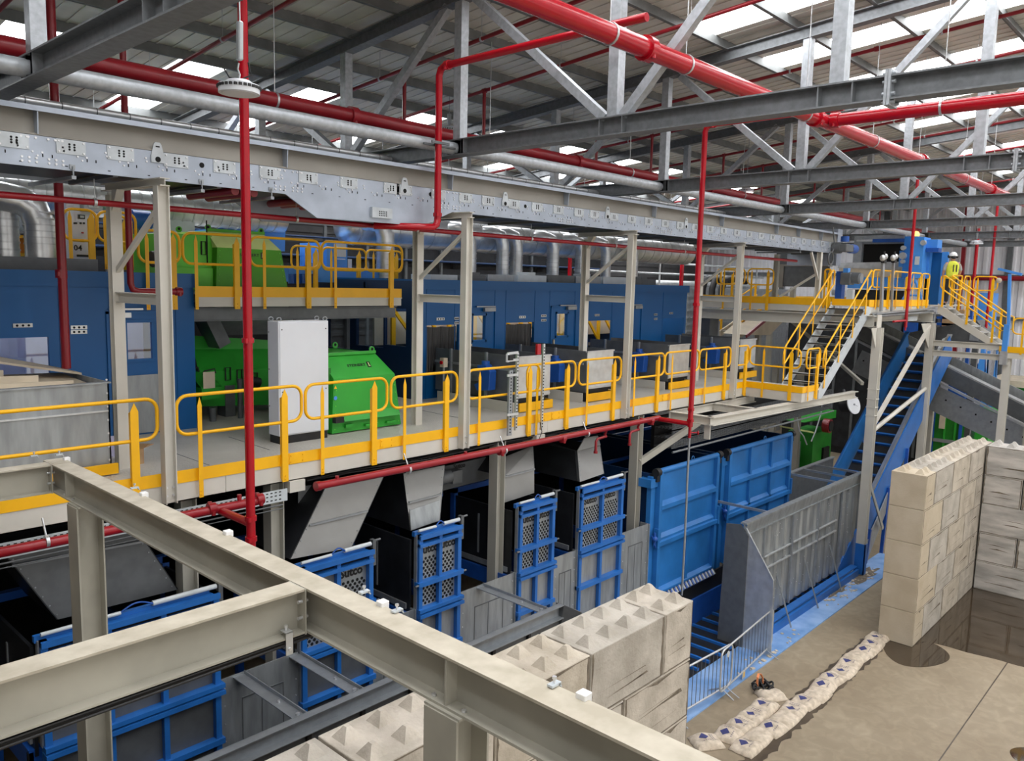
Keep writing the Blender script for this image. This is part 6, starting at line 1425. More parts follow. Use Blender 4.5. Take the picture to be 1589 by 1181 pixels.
# ================================================================== concrete block walls
BL_, BH, BD = 1.64, 0.862, 0.85
def block(x0, x1, y0, y1, z0, label, group, m='stone', studs=True, face='y', mark=True, seed=0):
    t = thing('concrete_block', ((x0+x1)/2, (y0+y1)/2, z0), label, 'block', group)
    g_ = 0.016
    if m == 'stone': m = ['stone', 'stone2', 'stone3'][(seed*7+seed//5) % 3]
    MB().box(x0+g_, x1-g_, y0+g_, y1-g_, z0+0.006, z0+BH).build('body', m, t, 0.012, 2)
    if studs:
        Lx = x1-x0; Ly = y1-y0; along = Lx >= Ly
        nn = max(1, round((Lx if along else Ly)/0.41)); 
        for i in range(nn):
            for s in (0.27, 0.73):
                if along: c = V(x0+Lx*(i+0.5)/nn, y0+Ly*s, z0+BH-0.004)
                else: c = V(x0+Lx*s, y0+Ly*(i+0.5)/nn, z0+BH-0.004)
                w = 0.11; vs = [c+V(-w, -w, 0), c+V(w, -w, 0), c+V(w, w, 0), c+V(-w, w, 0)]
                k_ = 0.025; vs += [c+V(-k_, -k_, 0.12), c+V(k_, -k_, 0.12), c+V(k_, k_, 0.12), c+V(-k_, k_, 0.12)]
                MB().add(vs, [(0, 1, 5, 4), (1, 2, 6, 5), (2, 3, 7, 6), (3, 0, 4, 7), (4, 5, 6, 7)]).build('stud', m, t)
    if mark:
        rs = random.Random(seed); mb = MB()
        def grime_and_shade(fx_):                                     # dirt and joint shade painted along the block edges
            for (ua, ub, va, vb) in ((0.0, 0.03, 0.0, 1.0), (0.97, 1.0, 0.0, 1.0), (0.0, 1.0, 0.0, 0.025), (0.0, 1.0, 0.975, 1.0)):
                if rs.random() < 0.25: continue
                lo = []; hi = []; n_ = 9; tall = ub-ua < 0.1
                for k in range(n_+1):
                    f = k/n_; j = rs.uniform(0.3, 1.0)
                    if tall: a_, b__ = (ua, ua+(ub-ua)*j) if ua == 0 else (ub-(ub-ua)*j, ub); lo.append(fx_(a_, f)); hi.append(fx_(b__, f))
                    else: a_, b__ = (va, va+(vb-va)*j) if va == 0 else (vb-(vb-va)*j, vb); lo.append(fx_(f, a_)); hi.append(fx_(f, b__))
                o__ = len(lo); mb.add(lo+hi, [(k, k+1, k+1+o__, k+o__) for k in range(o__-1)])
        if face == 'y': grime_and_shade(lambda u, v: V(x0+g_+0.012+(x1-x0-2*g_-0.024)*u, y0+g_-0.0015, z0+0.02+(BH-0.035)*v))
        elif face == 'x': grime_and_shade(lambda u, v: V(x0+g_-0.0015, y0+g_+0.012+(y1-y0-2*g_-0.024)*u, z0+0.02+(BH-0.035)*v))
        if face == 'y' and x1-x0 > 0.5:
            w = x1-x0
            for k in range(rs.randint(2, 3)):
                z = z0+rs.uniform(0.16, 0.5); a = x0+rs.uniform(0.1, 0.3)*w; b_ = x0+rs.uniform(0.6, 0.92)*w; h_ = rs.uniform(0.01, 0.03) if k else rs.uniform(0.03, 0.075); yy = y0+g_-0.0012
                mb.prism([V(a, yy, z), V((a+b_)/2, yy, z+h_*0.2), V(b_, yy, z+rs.uniform(0, 0.03)), V(b_-0.02*w, yy, z+h_), V(a+0.6*(b_-a), yy, z+h_*0.55)], (0, 0.003, 0))
            if rs.random() < 0.6:
                yy = y0+g_-0.0012; zt = z0+BH-0.03; a = x0+rs.uniform(0.05, 0.4)*w; mb.prism([V(a, yy, zt), V(a+rs.uniform(0.2, 0.5)*w, yy, zt), V(a+0.15*w, yy, zt-rs.uniform(0.02, 0.06))], (0, 0.003, 0))
        elif face == 'x' and y1-y0 > 0.5:
            w = y1-y0
            for k in range(2):
                z = z0+rs.uniform(0.2, 0.6); a = y0+rs.uniform(0.1, 0.3)*w; b_ = y0+rs.uniform(0.6, 0.9)*w
                h_ = rs.uniform(0.015, 0.06); xx = x0+g_-0.0012; mb.prism([V(xx, a, z), V(xx, b_, z+0.01), V(xx, b_-0.1, z+h_*0.6), V(xx, a+0.3, z+h_)], (0.003, 0, 0))
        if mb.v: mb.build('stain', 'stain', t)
    return t
def row(x_start, first, n, xlim):
    out = []; x = x_start
    out.append((x, min(x+first, xlim))); x += first
    while x < xlim-0.05 and len(out) < n: out.append((x, min(x+BL_, xlim))); x += BL_
    return out
CR = ['bottom', 'second', 'third', 'fourth', 'top']
# right wall, running away from the camera
for c in range(5):
    first = 0.76 if c in (4, 2, 0) else 0.76+BL_/2
    if c in (3, 1): first = BL_
    for i, (a, b_) in enumerate(row(20.66, first, 9, 26.3)):
        block(a, b_, 5.42, 6.27, c*BH, 'pale concrete block in the %s course of the right wall, %s from its free end' % (CR[c], ORD[i]), 'right block wall', 'stonewarm' if i == 0 else 'stone', studs=(c == 4), seed=c*20+i)
# wall facing the camera on the far right
for c in range(5):
    y = 5.42 if c % 2 else 6.27
    if c % 2 == 0: y = 5.42
    ys = [5.42]; stp = BL_ if c in (4, 2) else BL_*0.99
    if c in (0, 2, 4): ys.append(5.42-1.55)
    else: ys.append(5.42-1.0)
    while ys[-1] > 3.3: ys.append(ys[-1]-BL_)
    for i, (a, b_) in enumerate(zip(ys, ys[1:])):
        block(26.3, 27.15, b_, a, c*BH, 'grey stained block of the right-edge rear wall, %s course, %s from the corner' % (CR[c], ORD[i]), 'rear block wall at the right', 'stonegrey', studs=(c == 4), face='x', seed=200+c*10+i)
for c in range(5): block(26.3, 27.15, 5.43, 6.27, c*BH, 'concrete corner block where the two right walls meet, %s course' % CR[c], 'rear block wall at the right', 'stone', studs=(c == 4), mark=False)
# left wall in the foreground
for c in range(5):
    first = 0.75 if c in (4, 2, 0) else BL_
    x = 9.8; xs = [x]
    x -= first; xs.append(x)
    while x > 0.8: x -= BL_; xs.append(x)
    for i, (b_, a) in enumerate(zip(xs, xs[1:])):
        block(a, b_, 5.42, 6.27, c*BH, 'concrete block in the %s course of the foreground wall, %s from its right end' % (CR[c], ORD[i]), 'foreground block wall', 'stone', studs=(c == 4), seed=100+c*10+i)

# ================================================================== sandbags
def sandbag_mesh(seed, printed=True):
    rs = random.Random(seed); mb = MB(); nx, ny = 14, 12; L_, W_, H_ = 0.6, 0.5, 0.11
    top = []; bot = []
    for j in range(ny+1):
        for i in range(nx+1):
            u, v = i/nx*2-1, j/ny*2-1
            f = max(0, (1-abs(u)**3.2)*(1-abs(v)**4))**0.5
            wob = 0.012*math.sin(5*u+seed)+0.012*math.sin(4*v+2*seed)
            x = u*L_/2*(1-0.05*v*v)+0.006*math.sin(9*v+seed); y = v*W_/2*(1-0.06*u*u)
            top.append(V(x, y, 0.012+H_*f*(0.85+0.15*math.sin(2*u+seed))+wob*f)); bot.append(V(x, y, 0.004))
    n = (nx+1)*(ny+1); fs = []
    for j in range(ny):
        for i in range(nx):
            a = j*(nx+1)+i; q = (a, a+1, a+nx+2, a+nx+1); fs.append(q); fs.append(tuple(n+k for k in reversed(q)))
    ed = [i for i in range(nx+1)]+[j*(nx+1)+nx for j in range(1, ny+1)]+[ny*(nx+1)+i for i in range(nx-1, -1, -1)]+[j*(nx+1) for j in range(ny-1, 0, -1)]
    for a, b_ in zip(ed, ed[1:]+ed[:1]): fs.append((a, n+a, n+b_, b_))
    mb.add(top+bot, fs, True)
    def zat(x, y):
        u, v = max(-1, min(1, x/(L_/2))), max(-1, min(1, y/(W_/2))); f = max(0, (1-abs(u)**3.2)*(1-abs(v)**4))**0.5
        return 0.012+H_*f*(0.85+0.15*math.sin(2*u+seed))+(0.012*math.sin(5*u+seed)+0.012*math.sin(4*v+2*seed))*f
    dm = MB(); tx = MB()
    if printed:
        cx_, cy = rs.uniform(-0.1, -0.04), rs.uniform(0.0, 0.05); k = 6
        def patch(m_, f_, nn=7):
            vs = []; 
            for a in range(nn+1):
                for b_ in range(nn+1):
                    x, y = f_(a/nn*2-1, b_/nn*2-1); vs.append(V(x, y, zat(x, y)+0.004))
            m_.add(vs, [(a*(nn+1)+b_, a*(nn+1)+b_+1, (a+1)*(nn+1)+b_+1, (a+1)*(nn+1)+b_) for a in range(nn) for b_ in range(nn)])
        patch(dm, lambda a, b_: (cx_+(a+b_)*0.05, cy+(a-b_)*0.05))
        for r_ in range(2):
            xx = cx_+0.15+0.05*r_
            for k in range(5): patch(tx, lambda a, b_, k=k, xx=xx: (xx+a*0.013, cy-0.1+0.042*k+b_*0.014), 1)
        for k in range(4): patch(tx, lambda a, b_, k=k: (cx_-0.06+0.045*k+a*0.014, cy-0.15+b_*0.012), 1)
    return mb, dm, tx
PROTO = []
for s in range(5):
    mb, dm, tx = sandbag_mesh(s+1, s != 3)
    t = thing('sandbag', (0, 0, 0), '', 'sandbag', 'sandbags lined up on the floor')
    b_ = mb.build('sack', 'sack', t)
    if dm.v: dm.build('printed_diamond', 'ink', t); tx.build('printed_text', 'inkgrey', t)
    PROTO.append(t)
usedp = set()
def place_bag(px, py, rz, k, label, tilt=0.0, z=0.0, s=1.0):
    p_ = V(px, py, 0); src = PROTO[k]
    o = src if k not in usedp else copy_tree(src); usedp.add(k)
    o.location = (p_.x, p_.y, z+0.002); o.rotation_euler = (tilt, 0, rz); o.scale = (s, s, s); o['label'] = label; o['category'] = 'sandbag'; o['group'] = 'sandbags lined up on the floor'
FR = [(13.7+0.49*i, 6.32-0.13*min(1, i/6)+0.03*math.sin(i*1.9)) for i in range(15)]
for i, (x, y) in enumerate(FR):
    place_bag(x, y, 0.09*math.sin(i*2.1), (0, 1, 2, 3, 4)[(i*2+1) % 5] if i != 3 else 3, 'white woven sandbag in the front line, %s from the camera' % ORD[i], 0.0)
BR = [(13.3, 6.95), (13.85, 6.78), (14.36, 6.76), (14.86, 6.75), (15.35, 6.75), (15.9, 6.86)]
for i, (x, y) in enumerate(BR):
    place_bag(x, y, (-0.6 if i in (0, 5) else 0.1*math.sin(i*1.7)), (1, 0, 2, 4, 1, 3)[i], 'white woven sandbag in the short rear line, %s from the camera' % ORD[i], 0.0)
for s in range(5):
    if s not in usedp:
        def rm(o):
            for ch in list(o.children): rm(ch)
            bpy.data.objects.remove(o)
        rm(PROTO[s])
# ================================================================== stair, raised landing and its posts
ZL = 8.22
SX0, SX1, SY0, SY1 = 21.95, 25.1, 8.66, 9.74
t = thing('steel_stair', (23.5, 9.2, F), 'grey open-tread steel stair with yellow handrails climbing to the raised landing', 'stair')
for y in (SY0, SY1):
    MB().prism([V(SX0-0.12, y-0.02, F-0.3), V(SX0+0.1, y-0.02, F-0.3), V(SX1+0.25, y-0.02, ZL-0.22), V(SX1+0.25, y-0.02, ZL+0.0), V(SX1, y-0.02, ZL+0.0), V(SX0-0.12, y-0.02, F-0.06)], (0, 0.04, 0)).build('stringer', 'screen', t)
NT = 11
for k in range(NT):
    f = (k+0.5)/NT; x = SX0+(SX1-SX0)*f; z = F-0.02+(ZL-F)*f
    MB().box(x-0.13, x+0.13, SY0+0.02, SY1-0.02, z, z+0.035).box(x-0.13, x-0.11, SY0+0.02, SY1-0.02, z-0.01, z+0.04).build('tread', 'galvbright', t)
def stair_rail(t, a, b_, y, face, npost=4):
    # sloping double rail with end loops, posts outside the stringer
    a, b_ = Vector(a), Vector(b_); d = (b_-a).normalized()
    c = [a+V(0, 0, 0.45), a+V(0, 0, 0.9)-d*0.02]
    c = [a+d*0.12+V(0, 0, 0.5), a+V(0, 0, 0.55), a+V(0, 0, 0.9), a+d*0.12+V(0, 0, 1.0), b_+V(0, 0, 1.0), b_+V(0.12 if d.x > 0.1 else 0, -0.12 if d.y < -0.1 else 0, 0.96), b_+V(0.12 if d.x > 0.1 else 0, -0.12 if d.y < -0.1 else 0, 0.55), b_+V(0, 0, 0.5)]
    MB().pipe(c, 0.024, 10, True).build('handrail', 'yellow', t)
    for k in range(npost):
        p_ = a+(b_-a)*((k+0.12)/(npost-0.55)) if k < npost else b_
        MB().bar(p_+Vector(face)*0.02+V(0, 0, -0.1), p_+Vector(face)*0.02+V(0, 0, 0.97), 0.012 if abs(face[0]) < 0.5 else 0.07, 0.07 if abs(face[0]) < 0.5 else 0.012, (1, 0, 0)).build('rail_post', 'yellow', t)
for y, fc in ((SY0-0.03, (0, -1, 0)), (SY1+0.03, (0, 1, 0))):
    stair_rail(t, (SX0+0.02, y, F), (SX1+0.05, y, ZL+0.08), y, fc)
t = thing('raised_landing', (28, 9, 7.9), 'raised steel landing with yellow toe board on tall cream posts, right of the stair', 'platform')
LX0, LX1 = 25.2, 31.1
mb = MB().box(LX0, 36, 9.6, 14.5, ZL-0.03, ZL); mb.box(LX0, LX1, 8.67, 9.6, ZL-0.03, ZL); mb.box(LX1, 36, 8.3, 9.6, ZL-0.03, ZL); mb.build('deck', 'deck', t)
MB().box(LX0, LX1, 8.65, 8.67, 8.0, ZL-0.03).box(LX0-0.02, LX0, 9.8, 14.5, 8.0, ZL-0.03).build('fascia', 'pebble', t)
mb = MB().box(LX0, LX1, 8.635, 8.65, 8.2, 8.42); mb.box(LX0+0.1, LX0+0.12, 8.66, 9.8, 8.2, 8.42); mb.box(LX0-0.03, LX0-0.02, 9.8, 14.5, 8.2, 8.42); mb.box(27.5, 36, 12.6, 12.62, 8.2, 8.42); mb.build('toe_board', 'yellow', t)
mb = MB(); mb.ibeam((25.2, 8.45, 7.78), (25.2, 14.6, 7.78), 0.34, 0.3, 0.025, 0.016); mb.ibeam((31.1, 8.45, 7.8), (31.1, 14.6, 7.8), 0.34, 0.3, 0.025, 0.016); mb.ibeam((25.3, 8.9, 7.85), (31.0, 8.9, 7.85), 0.26, 0.16, 0.02, 0.012)
mb.box(25.02, 25.38, 8.3, 8.33, 7.6, 7.98); mb.build('support_beam', 'pebble', t)
mb = MB(); mb.prism([V(25.4, 8.6, 7.98), V(31.3, 8.6, 8.1), V(31.3, 8.45, 8.1), V(25.4, 8.45, 7.98)], (0, 0, 0.05)); mb.tube((25.4, 8.55, 7.93), (31.35, 8.55, 8.0), 0.05, 8); mb.tube((31.4, 8.5, 8.0), (31.4, 8.5, 6.6), 0.06, 8); mb.build('cable_duct', 'galv', t)
p_ = RY(1408, 494, 8.9); MB().box(p_.x-0.5, p_.x+0.5, 8.72, 8.75, p_.z-0.08, p_.z+0.08).build('sign_plate', 'screen', t)
for a, b_, lab in ((25.35, 27.1, 'first on the raised landing front, at the stair head'), (27.2, 28.8, 'second on the raised landing front'), (28.9, 30.1, 'third on the raised landing front'), (30.15, 31.0, 'last on the raised landing front, left of the descending stair')):
    guard('guard_rail', (a, 8.64), (b_, 8.64), 'yellow guard rail '+lab, 'guard rails of the raised landing', zb=ZL, h=1.1, face=(0, -1, 0), low=-0.1)
guard('guard_rail', (25.2, 10.05), (25.2, 9.85), 'narrow yellow guard rail at the inner side of the stair head', 'guard rails of the raised landing', zb=ZL, face=(-1, 0, 0), low=-0.1)
for a, b_, lab in ((13.6, 12.7, 'left'), (12.6, 11.7, 'right')):
    guard('guard_rail', (25.15, a), (25.15, b_), 'amber-lit yellow guard rail behind the fourth cream frame, %s of two' % lab, 'guard rails left of the stair head', zb=ZL, face=(-1, 0, 0), low=-0.25)
guard('guard_rail', (26.2, 14.3), (27.6, 14.3), 'yellow guard rail behind the two amber-lit rails', 'guard rails left of the stair head', zb=ZL, face=(0, -1, 0), low=-0.25)
# posts
for nm, X, Y, lab in (('a', 25.05, 8.27, 'tall cream post with blue foot guard standing before the steep blue conveyor'), ('b', 31.2, 8.5, 'tall cream post at the right end of the raised landing, braced to the left post')):
    t = thing('landing_post', (X, Y, 0), lab, 'column')
    MB().ibeam((X, Y, 0.05), (X, Y, 7.6), 0.25, 0.25, 0.022, 0.014, (1, 0, 0)).build('shaft', 'pebble', t)
    MB().box(X-0.2, X+0.2, Y-0.2, Y+0.2, 0.03, 0.05).build('base_plate', 'pebble', t)
    if nm == 'a':
        MB().box(X-0.22, X-0.02, Y-0.2, Y-0.17, 0.05, 1.0).box(X-0.22, X-0.2, Y-0.2, Y+0.1, 0.05, 1.0).build('foot_guard', 'blue', t)
        mb = MB()
        for z in (4.95, 5.2, 5.45, 5.75): mb.box(X-0.14, X+0.14, Y-0.14, Y+0.14, z, z+0.02)
        mb.prism([V(X-0.15, Y-0.01, 7.6), V(X-0.6, Y-0.01, 7.6), V(X-0.15, Y-0.01, 7.0)], (0, 0.02, 0)); mb.build('stiffener', 'pebble', t)
        MB().bar((X+0.15, Y, 4.6), (31.0, 8.5, 7.5), 0.1, 0.12).build('brace', 'pebble', t)
        MB().tube((X+0.15, Y, 4.45), (31.1, 8.5, 5.25), 0.07, 10).build('brace', 'pebble', t)
        MB().bar((X+0.1, Y+0.1, 3.3), (X+2.0, 8.3, 1.0), 0.12, 0.04, (0, 1, 0)).build('brace', 'pebbledk', t)
        MB().bar((X-0.1, Y+0.3, 5.9), (X+4.6, 13.0, 7.5), 0.08, 0.1).build('brace', 'pebbledk', t)
    else:
        MB().prism([V(X-0.15, Y-0.01, 7.6), V(X-1.2, Y-0.01, 7.6), V(X-0.15, Y-0.01, 6.7)], (0, 0.02, 0)).build('gusset', 'pebble', t)
# tall gauges on the landing rail
for px, lab, w in ((1372, 'left of two', 0.1), (1388, 'right of two', 0.05)):
    a, b_ = RY(px, 398, 8.5), RY(px-3, 478, 8.5)
    t = thing('isolator_stand', b_, 'perforated strut post with silver lamps on the landing rail, %s' % lab, 'switch stand')
    MB().channel(b_-V(0, 0, 0.1), a, w*1.6, 0.06, 0.01, (1, 0, 0)).build('strut_channel', 'galv', t)
    mb = MB(); mb.sphere(a+V(-0.12, 0, -0.05), 0.1, 0.08, 0.1, 10, 6); mb.sphere(a+V(0.1, 0, 0.0), 0.08, 0.08, 0.09, 10, 6); mb.build('lamp_head', 'galvbright', t)
    MB().box(a.x-0.1, a.x+0.1, a.y-0.05, a.y+0.05, a.z-0.2, a.z-0.1).tube(a+V(0, 0, 0.02), a+V(0, 0, 0.15), 0.03, 8).build('socket', 'black', t)
# descending stair on the right
QX = 31.2
t = thing('steel_stair', (QX, 7.3, 6.9), 'cream steel stair descending right from the raised landing', 'stair')
P0, P1 = V(QX, 8.25, 8.3), V(QX, 6.3, 6.95)
for dx in (0.0, 0.95):
    MB().prism([P0+V(dx, 0.1, 0.0), P0+V(dx, 0.1, -0.32), P1+V(dx, 0, -0.22), P1+V(dx, 0, 0.02)], (0.04, 0, 0)).build('stringer', 'pebble', t)
for k in range(7):
    f = (k+0.5)/7; p_ = P0.lerp(P1, f); MB().box(QX+0.04, QX+0.95, p_.y-0.12, p_.y+0.12, p_.z-0.1, p_.z-0.06).build('tread', 'galvbright', t)
for dx, fc in ((-0.03, (-1, 0, 0)), (1.0, (1, 0, 0))):
    stair_rail(t, P0+V(dx, 0.05, 0.05), P1+V(dx, 0.0, 0.0), 0, fc, 3)
t = thing('lower_landing', (31.6, 5.5, 6.6), 'small landing with yellow toe board at the foot of the right stair', 'platform')
MB().box(31.0, 33, 3, 6.25, 6.75, 6.8).build('deck', 'deck', t)
MB().box(30.98, 31.0, 3, 6.25, 6.55, 6.75).build('fascia', 'pebble', t)
MB().box(30.96, 30.98, 3, 6.28, 6.75, 6.95).build('toe_board', 'yellow', t)
mb = MB(); mb.ibeam((31.2, 6.1, 6.9), (31.2, 8.4, 6.9), 0.2, 0.14, 0.015, 0.01); mb.ibeam((31.2, 6.1, 6.55), (31.2, 8.4, 6.55), 0.2, 0.14, 0.015, 0.01); mb.build('support_beam', 'pebble', t)
MB().ibeam((31.2, 6.05, 0), (31.2, 6.05, 6.55), 0.22, 0.22, 0.018, 0.012, (1, 0, 0)).build('post', 'pebble', t)
MB().ibeam((32.9, 5.55, 0), (32.9, 5.55, 6.75), 0.22, 0.22, 0.018, 0.012, (1, 0, 0)).build('post', 'pebbledk', t)
guard('guard_rail', (31.0, 5.95), (31.0, 4.2), 'yellow guard rail at the right edge, behind the slim blue hoist post', 'guard rails of the raised landing', zb=6.8, face=(-1, 0, 0), low=-0.1)
for a, b_, y, lab in ((32.3, 33.7, 8.25, 'behind the descending stair, left'), (33.8, 34.6, 8.2, 'behind the descending stair, right')):
    guard('guard_rail', (a, y), (b_, y), 'yellow guard rail '+lab, 'guard rails of the raised landing', zb=ZL, face=(0, -1, 0), low=-0.2)
guard('guard_rail', (34.7, 8.1), (34.7, 7.3), 'yellow guard rail closing the landing end, behind the descending stair', 'guard rails of the raised landing', zb=ZL, face=(-1, 0, 0), low=-0.2)
# blue hoist post on the right
b_, a = RX(1558, 545, 31.0), RX(1567, 425, 31.0)
t = thing('davit_post', b_, 'slim blue davit post with bracket arm at the right edge', 'hoist')
mb = MB(); mb.bar((a.x, b_.y-0.02, b_.z), (a.x, b_.y-0.02, b_.z+0.9), 0.2, 0.16, (0, 1, 0)); mb.bar((a.x, b_.y-0.06, b_.z+0.8), (a.x, a.y, a.z-0.0), 0.09, 0.09, (0, 1, 0)); mb.build('post', 'bluemach', t)
MB().bar((a.x, a.y-0.35, a.z-0.02), (a.x, a.y+0.35, a.z+0.16), 0.12, 0.08, (0, 0, 1)).build('arm', 'bluemach', t)
MB().sphere((a.x, a.y+0.3, a.z-0.22), 0.08, 0.09, 0.09, 10, 6).build('winch', 'tan', t)
mb = MB(); mb.box(a.x-0.1, a.x+0.1, b_.y-0.12, b_.y+0.1, b_.z-0.45, b_.z); mb.build('clamp', 'galvbright', t)
# satellite-like reflector disc
c = RX(1324, 628, 25.6); c = RZ(1324, 628, 5.05)
t = thing('reflector_dish', c, 'round white dish hanging beside the tall cream post', 'dish')
ax = V(-0.25, -0.9, 0.3).normalized()
mb = MB(); mb.tube(c, c+ax*0.03, 0.31, 28); mb.build('disc', 'white', t)
MB().tube(c-ax*0.01, c-ax*0.4, 0.27, 20, 0.2).build('housing', 'black', t); MB().tube(c+ax*0.03, c+ax*0.06, 0.03, 8).bar(c+ax*0.035, c+ax*0.035+V(0.05, -0.1, -0.05), 0.02, 0.01).build('hub', 'galv', t)
mb = MB().tube(c-ax*0.3, c-ax*0.3+V(0.6, 0.3, 0.45), 0.04, 8); mb.build('arm', 'galvdark', t)
# green balers at ground level behind
def green_machine(px0, py0, px1, py1, Y, dep, label, m='greendk'):
    a, b_ = RY(px0, py1, Y), RY(px1, py0, Y); t = thing('baler', ((a.x+b_.x)/2, Y, 0), label, 'baler'); return t, a, b_
Yg2 = 14.5
t, a, b_ = green_machine(1258, 655, 1292, 738, Yg2, 1, 'green baler with black motor behind the big blue bunkers')
MB().box(a.x, b_.x, Yg2, Yg2+1.2, 0.0, b_.z-0.3).build('body', 'greendk', t)
p0, p1 = RY(1244, 655, Yg2), RY(1292, 640, Yg2)
MB().prism([V(p0.x, Yg2-0.1, p0.z), V(b_.x+0.1, Yg2-0.1, p0.z-0.2), V(b_.x+0.1, Yg2-0.1, p1.z+0.1), V(p0.x+0.1, Yg2-0.1, p1.z-0.1)], (0, 1.0, 0)).build('hopper', 'green', t)
c = RY(1279, 660, Yg2-0.2); mb = MB().tube(c, c+V(0, -0.3, 0), 0.33, 18); mb.build('motor', 'reddark', t); MB().tube(c+V(0, -0.3, 0), c+V(0, -0.34, 0), 0.25, 18).build('fan_cover', 'black', t)
q = RY(1280, 700, Yg2-0.02); MB().box(q.x-0.35, q.x+0.35, Yg2-0.1, Yg2, q.z-0.7, q.z+0.2).build('vent_panel', 'hole', t)
MB().prism([RY(1236, 665, Yg2-0.8), RY(1262, 670, Yg2-0.8), RY(1265, 673, Yg2-0.8), RY(1240, 668, Yg2-0.8)], (0, 0.8, 0.03)).build('ledge', 'greentop', t)
t, a, b_ = green_machine(1450, 640, 1500, 690, 15.0, 1, 'deep green baler seen between the tall cream post and the block wall')
Yk = 12.5
a, b_ = RX(1445, 690, 40), RX(1500, 645, 40)
MB().box(40, 42, b_.y, a.y, 0, b_.z+0.3).build('body', 'greendk', t)
for dy in (0.3, 0.62): MB().box(39.93, 40, b_.y+(a.y-b_.y)*dy-0.04, b_.y+(a.y-b_.y)*dy+0.04, 0, b_.z+0.3).build('rib', 'green', t)
MB().box(39.9, 40, b_.y, a.y, 1.9, 2.05).box(39.9, 40, b_.y, a.y, b_.z+0.1, b_.z+0.25).build('rail', 'galv', t)
c_, d_ = RX(1511, 690, 40), RX(1536, 645, 40)
MB().box(40, 41.5, d_.y, c_.y, 0, d_.z+0.2).build('body_section', 'green', t)
p_ = RX(1462, 655, 39.9); MB().box(39.88, 39.93, p_.y-0.12, p_.y+0.12, p_.z-0.3, p_.z+0.3).build('notice', 'tan', t)
p_, q_ = RX(1520, 592, 44), RX(1589, 602, 44)
t = thing('baler', (44, p_.y, 0), 'green machine with a tan top far back at the right edge', 'baler')
MB().box(44, 47, q_.y-1, p_.y, q_.z-0.9, q_.z).build('body', 'greendk', t); MB().box(43.9, 47, q_.y-1, p_.y-0.3, q_.z, q_.z+0.3).build('load', 'tan', t)
for yy in (p_.y-0.3, q_.y-0.5): MB().box(44.1, 44.3, yy-0.1, yy+0.1, 0, q_.z-0.9).build('leg', 'greendk', t)
MB().sphere(RX(1562, 612, 43.8), 0.4, 0.35, 0.5, 12, 8).build('motor', 'greendk', t)
# added dark backdrop standing in for shade under the landing
t = thing('shade_backdrop', (43, 13, 0), 'dark backdrop added for the shaded machinery beneath the raised landing', 'machine')
a, b_ = RX(1446, 600, 43), RX(1225, 484, 43)
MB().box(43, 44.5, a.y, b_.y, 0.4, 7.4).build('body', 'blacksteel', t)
mb = MB()
for k in range(7): yy = a.y+0.6+(b_.y-a.y-1.2)*k/6; mb.box(42.93, 43, yy-0.06, yy+0.06, 0.4, 7.3)
mb.build('rib', 'galvdark', t)
MB().box(43.2, 44.3, a.y+0.2, b_.y-0.2, 0, 0.4).build('plinth', 'blacksteel', t)
p_, q_ = RX(1398, 520, 42.9), RX(1372, 500, 42.9); MB().box(42.85, 42.93, p_.y, q_.y, p_.z, q_.z).build('control_panel', 'galvdark', t)
p_, q_ = RX(1422, 538, 42.9), RX(1405, 500, 42.9); MB().box(42.7, 42.93, p_.y, q_.y, p_.z, q_.z).build('blue_panel', 'bluemotor', t)
# galvanised trough conveyor descending to the right
t = thing('trough_conveyor', (33, 9, 3), 'shiny galvanised trough conveyor descending to the right behind the cream posts', 'conveyor')
TX_ = 33.4
a0, a1 = RX(1330, 545, TX_), RX(1600, 705, TX_)
a0 = RX(1300, 500, TX_)
def slope_bar(mb, x, pa, pb, w, h, oz=0.0): mb.bar((x, pa.y, pa.z+oz), (x, pb.y, pb.z+oz), w, h)
pa, pb = RX(1330, 560, TX_), RX(1600, 690, TX_)
ob = MB(); slope_bar(ob, TX_, pa, pb, 0.06, 0.95); ob.build('side_plate', 'galv', t)
pc, pd = RX(1330, 528, TX_), RX(1600, 666, TX_)
ob = MB(); slope_bar(ob, TX_-0.03, pc, pd, 0.12, 0.08); ob.build('top_flange', 'galvbright', t)
ob = MB(); slope_bar(ob, TX_+0.35, pc, pd, 0.05, 0.55, 0.32); ob.build('liner', 'galvdark', t)
ob = MB(); slope_bar(ob, TX_+0.75, pc, pd, 0.5, 0.06, 0.62); ob.build('inner_flange', 'galvbright', t)
ob = MB(); slope_bar(ob, TX_+1.6, pc, pd, 0.05, 0.8, 0.45); ob.build('far_side_plate', 'galvpanel', t)
mb = MB()
for k in range(12):
    p_ = pa.lerp(pb, (k+0.5)/12)
    mb.box(TX_-0.04, TX_-0.03, p_.y-0.03, p_.y+0.03, p_.z+0.1, p_.z+0.16)
mb.build('slot', 'hole', t)
for f in (0.45, 0.95): p_ = pa.lerp(pb, f); MB().box(TX_+0.2, TX_+0.4, p_.y-0.1, p_.y+0.1, 0, p_.z-0.3).build('leg', 'pebbledk', t)
